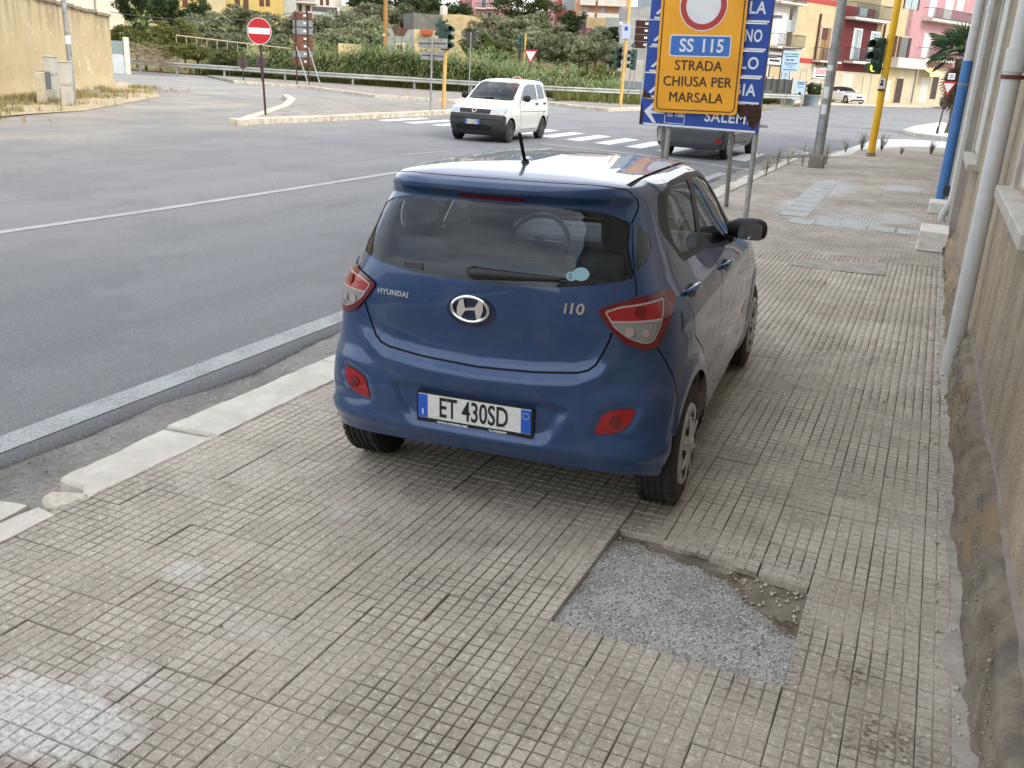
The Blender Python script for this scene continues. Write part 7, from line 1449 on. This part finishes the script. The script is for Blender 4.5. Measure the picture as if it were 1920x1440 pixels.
def fac(px, py, dep, yaw=0.0): return Facade(atd(px, py, dep), view_az(px)+math.pi/2+yaw)
f = fac(420, 10, 108, .15); h = House('yellow_house', 'yellow house with brown shutters above the olive trees', f, 285, 530, -28, M_YEL, 9, 3)
for r_ in ((286, -10, 306, 20), (342, -10, 352, 14), (440, -10, 450, 17), (456, -10, 466, 17), (486, -10, 495, 12), (498, -10, 506, 12)): h.opening('window', *r_, M_BRN, None, sill=False)
a, b, c, e = f.rect(390, -40, 424, 25); h.add('stair_bay', f.box(MB(), a, b, c, e, 0, .6), M_CRM)
f = fac(640, 10, 112, .1); h = House('pale_apartment_house', 'white and grey apartment house with a black balcony rail', f, 552, 627, -28, M_WHT, 9, 3)
h2 = House('grey_annex', 'plain grey annex left of the white apartment house', fac(535, 10, 110, .1), 520, 554, -28, M_GRY, 8, 3)
for r_ in ((560, 8, 566, 22), (600, -10, 606, 10), (611, -10, 617, 10), (573, 10, 582, 24)): h.opening('window', *r_, M_BRN, None)
h.balcony(553, 4, 592, -10); 
f = fac(640, 30, 100); h = House('terrace_wall', 'grey retaining wall with a black railing and white post', f, 575, 680, 24, M_GRY, 3, 2, cat='wall'); a, b, c, e = f.rect(585, 13, 632, 24); h.add('railing', f.box(MB(), a, b, c, e, -.1, -.02), M_IRON); a, b, c, e = f.rect(632, 14, 637, 38); h.add('white_post', f.box(MB(), a, b, c, e, -.1, .25), M_WHT); a, b, c, e = f.rect(640, 22, 665, 32); h.add('metal_gate', f.box(MB(), a, b, c, e, .01, .06), mat('grey_gate', srgb(96, 102, 106), .6))
f = fac(790, 0, 116); h = House('pink_house', 'small pink house half hidden left of the stone shed', f, 758, 800, -24, M_PNK, 8, 4); h.opening('window', 766, -8, 776, 4, M_PANE)
f = fac(925, 5, 118, .12); h = House('balconied_pink_house', 'pink house with two small balconies and dark doors', f, 886, 945, -28, M_LPK, 9, 4)
for r_ in ((903, -4, 911, 13), (925, -4, 932, 13), (900, 22, 906, 33), (914, 22, 922, 33)): h.opening('door', *r_, M_PANE, M_SLABW, .08)
h.balcony(894, 15, 912, 6); h.balcony(916, 15, 934, 6)
h = House('pink_side_house', 'plain pink house wing behind the dark trees', fac(870, 0, 122), 862, 887, -24, M_PNK, 8, 4)
f = fac(820, 50, 84, .45); h = House('stone_shed', 'roofless shed of pale stone blocks with a round water tank', f, 830, 869, 27, M_TUFA2, 5, 1, cat='shed'); f2 = fac(800, 40, 84, -.25); h2 = House('grey_shed', 'grey rendered shed wall left of the stone shed', f2, 776, 830, 26, M_DGREY, 4, 1, cat='shed')
P = atd(832, 22, 86); tk = empty('water_tank', (P.x, P.y, f.sz(840, 27)[1]), 0, 'round pale water tank on top of the stone shed', 'water tank'); MB().lathe([(0, 0), (.34, 0), (.36, .1), (.34, .22), (.36, .34), (.34, .46), (.36, .6), (.33, .78), (.2, .82), (.15, .86), (0, .87)], n=20).build('tank', M_WHT, tk, smooth=True)
f = fac(750, 75, 76, -.1); h = House('low_grey_house', 'low grey house with a brown trapezoid roof hatch', f, 724, 776, 54, mat('grey_stain', srgb(150, 154, 154), .9, .35, 1.5), 5, .5, cat='shed'); a, b, c, e = f.rect(734, 52, 766, 66); A0 = f.M((a+b)/2, c, .03); w = abs(b-a)/2; h.add('roof_hatch', MB().prism([(-w*.5, 0), (w*.5, 0), (w, e-c), (-w, e-c)], 0, .06, M=A0), M_BRN); h.opening('window', 744, 84, 755, 96, M_PANE, M_SLABW, .14)
f3 = fac(800, 70, 76, .2); h = House('low_yellow_house', 'low ochre stone wall with a red canopy behind the signal', f3, 776, 812, 56, M_TUFA2, 4, .5, cat='shed'); a, b, c, e = f3.rect(790, 57, 812, 65); h.add('canopy', f3.box(MB(), a, b, c, e, 0, .5), pl('terracotta', srgb(176, 84, 58)))
h = House('low_stone_wall', 'low pale stone wall above the reeds right of the rusty sign', fac(655, 90, 68), 634, 678, 82, M_TUFA2, .4, 0, cat='wall'); h = House('reed_wall', 'short cream wall in the reeds beside the timber pole', fac(795, 105, 64), 780, 808, 99, M_TUFA2, .4, 0, cat='wall')
f = fac(1055, 10, 112, .25); h = House('rose_house', 'deep pink house with a pale tall window', f, 1043, 1082, -28, M_ROSE, 8, 3); h.opening('window', 1057, -20, 1078, 19, M_PANEL, M_SLABW, .15); h = House('light_pink_house', 'pale pink house edge beside the pine', fac(1035, 10, 111, .25), 1024, 1044, -40, M_LPK, 8, 3)
f = fac(1130, 10, 108, .1); h = House('salmon_house', 'salmon pink house with two rows of white balconies', f, 1081, 1172, -28, M_SAL, 9, 3)
for r_ in ((1096, 13, 1103, 31), (1126, 14, 1134, 31), (1159, 18, 1166, 30), (1100, -12, 1106, 2), (1136, -12, 1144, 2)): h.opening('door', *r_, M_PANEL, None)
for r_ in ((1090, 31, 1115, 24), (1122, 33, 1160, 26), (1091, 8, 1117, -2), (1124, 10, 1172, 0)): h.balcony(r_[0], r_[1], r_[2], r_[3], solid=M_WHT)
f = fac(1130, 50, 82, .1); h = House('ruined_wall', 'ruined tawny plaster wall below the salmon house', f, 1100, 1138, 33, mat('tawny_render', srgb(190, 168, 128), .95, .35, 1.2), .5, 1, cat='wall'); h = House('ruined_wall', 'dark stone stub of ruined wall beside the tawny wall', fac(1095, 50, 83, .1), 1080, 1102, 36, M_DGREY, .5, 1, cat='wall')
f = fac(1155, 50, 78, .1); h = House('ruined_house', 'pale ruined house front with a dark empty doorway', f, 1136, 1172, 33, mat('pale_ruin', srgb(196, 196, 188), .95, .25, 1.2), 4, 1, cat='house'); h.opening('doorway', 1149, 50, 1159, 72, mat('dark_doorway', srgb(56, 44, 38), .9), None)
f = fac(1200, 100, 68, .30); h = House('block_building', 'tall unfinished grey block building behind the cream mast', f, 1166, 1400, 15, M_GREYB, 9, -.2, cat='building'); a, b, c, e = f.rect(1160, 112, 1400, 200); h.add('render_coat', f.box(MB(), h.a-.02, h.b, -.2, f.sz(1200, 112)[1], 0, .06), M_WHT); h.add('lower_coat', f.box(MB(), h.a-.03, h.b, -.2, f.sz(1200, 153)[1], .06, .09), M_BGRY); h.add('upper_storey', f.box(MB(), h.a+.5, h.b, h.zt+.002, h.zt+5, -8, -2), M_BGRY)
# terrace of town houses on the right: one street front
FT = Facade((-9.2, 97.3), math.radians(25)); zb = .1
def thouse(name, label, x0, x1, pyt, m, z0=-.2, ztop=None, depth=9): return House(name, label, FT, x0, x1, pyt, m, depth, z0, ztop)
h = thouse('white_house', 'white house with iron balconies over a dark shop front', 1400, 1494, -70, M_WHT)
for r_ in ((1452, 22, 1472, 83), (1476, 37, 1484, 60)): h.opening('balcony_door', *r_, M_DOORW if r_[0] == 1452 else M_PANEL, None)
h.balcony(1440, 88, 1490, 64, 1.1); h.balcony(1448, 5, 1496, -14, 1.0)
for i in range(5): a, b, c, e = FT.rect(1484.5+2.0*i, 12, 1485.4+2.0*i, 60); h.add('louvre', FT.box(MB(), a, b, c, e, 0, .06), M_GRY)
h.opening('shop_window', 1442, 124, 1462, 145, mat('shop_pane_tan', srgb(176, 160, 122), .6), M_IRON); h.opening('shop_door', 1464, 128, 1478, 190, M_PANE, M_DOORW); a, b, c, e = FT.rect(1436, 98, 1468, 121); s_ = h.add('shop_sign', FT.box(MB(), a, b, c, e, 0, .12), M_WHITE)  # shop window pane is one plain tan colour
for k_, (f0, f1_, y) in enumerate(((.1, .9, .70), (.15, .75, .32))): FT.box(MB(), a+(b-a)*f0, a+(b-a)*f1_, c+(e-c)*(y-.09), c+(e-c)*(y+.09), .12, .13).build('sign_line', M_INK, s_)
a, b, c, e = FT.rect(1444, 90, 1492, 97); h.add('dark_fascia', FT.box(MB(), a, b, c, e, 0, .08), M_DGREY)
h = thouse('cream_house', 'cream house with a brown balcony door above a shop', 1494, 1572, 6, M_CRM); a, b = h.a, h.b
M_REDB = pl('red_band', srgb(166, 66, 60)); zt_ = h.zt
crest = [(0, 0), (b-a, 0)]+[((b-a)*(1-i/30), .38+.09*math.sin(i*1.05)) for i in range(31)]
Xs = 1 if FT.M(0, 0).col[0][0]*FT.d.x+FT.M(0, 0).col[0][1]*FT.d.y > 0 else -1
h.add('wavy_parapet', MB().prism([(x if Xs > 0 else -x, y) for x, y in crest][::Xs], -.3, .04, M=FT.M(a, zt_-.02)), M_REDB)
p_ = h.opening('balcony_door', 1537, 52, 1554, 113, mat('brown_door', srgb(146, 112, 74), .7, .25, 4), M_CRM2, .2, leaf=M_DOORD); a, b, c, e = FT.rect(1538, 53, 1553, 74); FT.box(MB(), a+.1, b-.1, c, e, .02, .05).build('panes', M_BRN, p_)
h.balcony(1525, 114, 1563, 90, .9)
bk = FT.rect(1526, 114, 1562, 124)
for i in range(4): u = bk[0]+(bk[1]-bk[0])*(i+.5)/4; h.add('bracket', FT.box(MB(), u-.06, u+.06, bk[2], bk[3]-.1, 0, .7), M_DGREY)
a, b, c, e = FT.rect(1494, 111, 1572, 120); h.add('red_band', FT.box(MB(), h.a+.01, h.b-.01, c, e, 0, .03), M_REDB); a, b, c, e = FT.rect(1494, 121, 1572, 196); h.add('stone_base', FT.box(MB(), h.a+.01, h.b-.01, -.1, e, 0, .022), M_CRM2)
a, b, c, e = FT.rect(1522, 127, 1555, 147); s_ = h.add('shop_sign', FT.box(MB(), a, b, c, e, 0, .22), M_WHITE); Ms = FT.M((a+b)/2, (c+e)/2+.12, .225); lettering('shop_name', 'Silvana', .85, Ms @ Matrix.Translation((-.25, .02, 0)), mat('sign_red_text', srgb(190, 40, 60), .5), s_, depth=.004, sx=.9, offset=.01).location = (0, 0, 0)
FT.box(MB(), a+.3, b-.5, c+.10, c+.22, .22, .23).build('sign_line', M_INK, s_)
h.opening('shop_door', 1532, 150, 1548, 190, M_PANE, M_DOORW, .12); h.opening('shop_window', 1521, 150, 1530, 180, M_PANE, M_DOORW, .1); h.opening('side_door', 1501, 131, 1511, 152, M_PANE, M_CRM2)
a, b, c, e = FT.rect(1531, 25, 1533.5, 112); h.add('downpipe', FT.box(MB(), a, a+.18, c, e, 0, .15), M_BRN)
h = thouse('red_house', 'dark red house with white balconies and a roof terrace', 1572, 1658, 33, M_RED); zt_ = h.zt
h.add('roof_parapet', FT.box(MB(), h.a+.02, h.b-.02, zt_+.003, FT.sz(1620, 14)[1], -.6, -.4), M_RED); a, b, c, e = FT.rect(1618, 15, 1633, 32); h.add('parapet_panel', FT.box(MB(), a, b, c, e, -.4, -.34), M_PANEL); h.balcony(1588, 36, 1658, 8, 1.0, .22)
for r_ in ((1598, 56, 1611, 112), (1630, 62, 1644, 114)): h.opening('balcony_door', *r_, M_PANEL, M_DOORW, .16, leaf=M_IRON)
h.balcony(1584, 116, 1650, 92, 1.05, .22); a, b, c, e = FT.rect(1575, 136, 1656, 196); h.add('ground_floor', FT.box(MB(), h.a+.01, h.b-.01, -.1, e, 0, .025), M_CRM2)
h.shutter(1577, 137, 1598, 176); h.opening('door', 1616, 140, 1630, 193, M_DOORD, M_CRM2, .1); a, b, c, e = FT.rect(1652, 45, 1655, 120); h.add('downpipe', FT.box(MB(), a, a+.16, c, e, 0, .15), M_RED)
h = thouse('cream_balcony_house', 'cream house with brown shutters and a white lattice balcony', 1658, 1722, -28, M_CRM)
for r_ in ((1664, 66, 1676, 110), (1686, 70, 1702, 108)): p_ = h.opening('balcony_door', *r_, M_PANE, M_CRM2, .12); a, b, c, e = FT.rect(*r_); FT.box(MB(), a-.35, a, c, e, .02, .10).build('shutter_leaf', M_BRN, p_); FT.box(MB(), b, b+.35, c, e, .02, .10).build('shutter_leaf', M_BRN, p_)
h.balcony(1665, 124, 1720, 109, 1.1, .2, solid=M_WHT); h.opening('window', 1697, -12, 1722, 18, M_PANEL, M_BRN, .22, leaf=M_BRN); h.opening('door', 1677, 147, 1690, 193, M_DOORD, M_CRM2); h.shutter(1640+20, 150, 1668, 190); a, b, c, e = FT.rect(1712, 130, 1714, 193); h.add('downpipe', FT.box(MB(), a, a+.16, c, e, 0, .15), M_PIPEG)
h = thouse('pink_town_house', 'pink town house with two tiers of iron balconies', 1722, 1900, -80, M_LPK)
for r_ in ((1743, -14, 1756, 32), (1772, -14, 1787, 36), (1730, 62, 1744, 108), (1768, 64, 1780, 108), (1795, -10, 1808, 20)): h.opening('balcony_door', *r_, M_DOORW, None)
h.balcony(1731, 40, 1812, 20, 1.1, .25); h.balcony(1720, 112, 1790, 92, 1.1, .25); h.shutter(1706+18, 145, 1738, 192); h.opening('door', 1745, 141, 1757, 186, M_DOORD, M_WHT); a, b, c, e = FT.rect(1722, 120, 1900, 200); h.add('ground_floor', FT.box(MB(), h.a+.01, h.b, -.1, FT.sz(1740, 128)[1], 0, .018), M_CRM2)
a, b, c, e = FT.rect(1722, 126, 1748, 143); aw = MB(); P = [FT.P+FT.d*u+FT.n*o for u, o in ((a, .02), (b, .02), (b, 1.3), (a, 1.3))]; aw.add([(P[0].x, P[0].y, e), (P[1].x, P[1].y, e), (P[2].x, P[2].y, c+.3), (P[3].x, P[3].y, c+.3), (P[2].x, P[2].y, c), (P[3].x, P[3].y, c)], [(0, 1, 2, 3), (3, 2, 4, 5)]); h.add('awning', aw, mat('cream_awning', srgb(238, 222, 160), .8))
# pavement before the terrace
tp = [FT.P+FT.d*u+FT.n*o for u, o in ((-24, .02), (70, .02), (70, 5.5), (-24, 4.2))]
slab('terrace_pavement', [(p_.x, p_.y) for p_ in tp], .13, mat('beige_paving', srgb(196, 184, 164), .9, .2, 1.5), [2], km=M_KERB2, kl=2.0)
# billboards and planters at the corner
def board(px0, py0, px1, py1, dep, label, build, frame=True, foot=200):
    f = fac((px0+px1)/2, (py0+py1)/2, dep, .1); a, b, c, e = f.rect(px0, py0, px1, py1); a, b = min(a, b), max(a, b); q = f.P+f.d*((a+b)/2); o = empty('billboard', (q.x, q.y, 0), 0, label, 'billboard', 'advertising boards at the corner')
    def add(nm, mb, m, par=None):
        k_ = mb.build(nm, m, par or o)
        if par is None: k_.location = -o.location
        return k_
    bd = add('board', f.box(MB(), a, b, c, e, 0, .06), M_BOARD); fr = MB()
    if frame: add('frame_post', f.box(MB(), a-.10, a-.02, 0, e+.25, -.05, .08), M_IRON); add('frame_top', f.box(MB(), a-.0, b+.1, e+.12, e+.22, -.05, .08), M_IRON)
    else: add('frame_post', f.box(MB(), b-.02, b+.06, 0, e, -.05, .0), M_IRON)
    build(f, a, b, c, e, bd); return o
M_BOARD = mat('pale_blue_board', srgb(186, 212, 232), .55, .06, 2); M_GRN = mat('print_green', srgb(80, 150, 110), .6); M_BLU = mat('print_blue', srgb(60, 90, 140), .6)
def bars(L):
    def f_(f, a, b, c, e, bd):
        for x0, x1, y0, y1, m, nm in L: f.box(MB(), a+(b-a)*x0, a+(b-a)*x1, c+(e-c)*y0, c+(e-c)*y1, .06, .066).build(nm, m, bd)
    return f_
def ad1(f, a, b, c, e, bd):
    bars([(.52, .92, .80, .87, M_GRN, 'print_block'), (.15, .9, .70, .74, M_BLU, 'print_line'), (.2, .42, .52, .58, M_INK, 'print_block'), (.48, .68, .52, .58, M_INK, 'print_block'), (.12, .9, .38, .42, M_BLU, 'print_line'), (.2, .8, .30, .33, M_BLU, 'print_line'), (.35, .65, .2, .23, M_BLU, 'print_line'), (.1, .9, .06, .10, M_BLU, 'print_line')])(f, a, b, c, e, bd)
    lettering('print_word', 'AUTO', (e-c)*.13, f.M(a+(b-a)*(.28 if True else .72), c+(e-c)*.83, .064), M_INK, bd, depth=.003)
def ad2(f, a, b, c, e, bd):
    bars([(.35, .9, .88, .93, M_BLU, 'print_line'), (.3, .92, .80, .85, M_BLU, 'print_line'), (.3, .85, .66, .69, M_BLU, 'print_line')])(f, a, b, c, e, bd)
    for i, (x, y, r_, m) in enumerate(((.3, .22, .13, M_INK), (.45, .30, .14, M_SWHITE), (.6, .28, .15, M_INK), (.72, .2, .13, M_SRED2), (.85, .2, .1, M_SRED2), (.18, .2, .1, M_SRED2))): MB().prism([((b-a)*r_*math.cos(t_), (b-a)*r_*1.7*math.sin(t_)) for t_ in np.linspace(0, 6.283, 13)[:-1]], 0, .005+.001*i, M=f.M(a+(b-a)*x, c+(e-c)*y, .062)).build('printed_figure', m, bd)
board(1467, 95, 1499, 134, 73, 'pale blue car advertisement board on a black frame', ad1); board(1487, 151, 1509, 188, 72, 'lower advertisement board with a row of printed figures', ad2, False); board(1467, 133, 1480, 148, 72.5, 'small white notice under the car advertisement', bars([(.3, .7, .55, .68, M_PIPEG, 'print_line'), (.25, .75, .3, .4, M_PIPEG, 'print_line')]), False)
for px, py, sc, lb, plant in ((1520, 199, 1.0, 'round grey planter with a leafy bush beside the lower board', 1), (1477, 197, .85, 'round grey planter behind the guardrail end', 0)):
    q = at(px, py, .0); o = empty('planter', (q.x, q.y, 0), 0, lb, 'planter', 'planters at the corner'); MB().lathe([(0, 0), (.5, 0), (.62, .75), (.70, .82), (.66, .86), (.58, .8), (0, .78)], n=24).build('pot', M_BGRY, o, smooth=True); o.scale = (sc,)*3
    if plant: c_ = bpy.data.objects.new('bush', CR['dark'][0]); link(c_, o); c_.location = (.1, 0, 1.25); c_.scale = (.72, .7, .62)
# dark railing panels and scrub left of the planters
f = fac(1450, 165, 74, .1); h = House('railing_fence', 'dark grey mesh fence panels behind the short guardrail', f, 1425, 1486, 148, mat('mesh_grey', srgb(112, 114, 112), .8, .2, 2), .06, 0, cat='fence')
for i in range(6): u = h.a+(h.b-h.a)*i/5; h.add('post', f.box(MB(), u-.04, u+.04, 0, h.zt+.15, -.1, .06), M_IRON)
tree('bush', 1440, 186, 22, 12, 71, 'scrub behind the short guardrail end', 'shrub', None)
# ============================================================ SMALL LITTER
M_LEAFD = mat('dead_leaf', srgb(92, 70, 48), .9, .3, 30); r = random.Random(12); V = []; F = []
for _ in range(150):
    k_ = r.random()
    if k_ < .4: x, y = r.uniform(-3.9, -3.5), r.uniform(1.8, 16); z = -.105
    elif k_ < .75: y = r.uniform(1.6, 14); x = xp(y)-abs(r.gauss(0, .08))-.01; z = walk_z(x)+.005
    else: x, y = r.uniform(-3, .2), r.uniform(1.6, 14); z = walk_z(x)+.004
    if -2.5 < x < -.8 and 3 < y < 7.5: continue
    a = r.uniform(0, 6.28); L = r.uniform(.006, .016); w = L*.45; c, s_ = math.cos(a), math.sin(a); b = len(V)
    V += [(x-c*L, y-s_*L, z), (x+s_*w, y-c*w, z+r.uniform(0, .006)), (x+c*L, y+s_*L, z+r.uniform(0, .004)), (x-s_*w, y+c*w, z+r.uniform(0, .006))]; F.append((b, b+1, b+2, b+3))
fromdata('leaf_litter', V, F, M_LEAFD, SIDEWALK, kind='stuff')
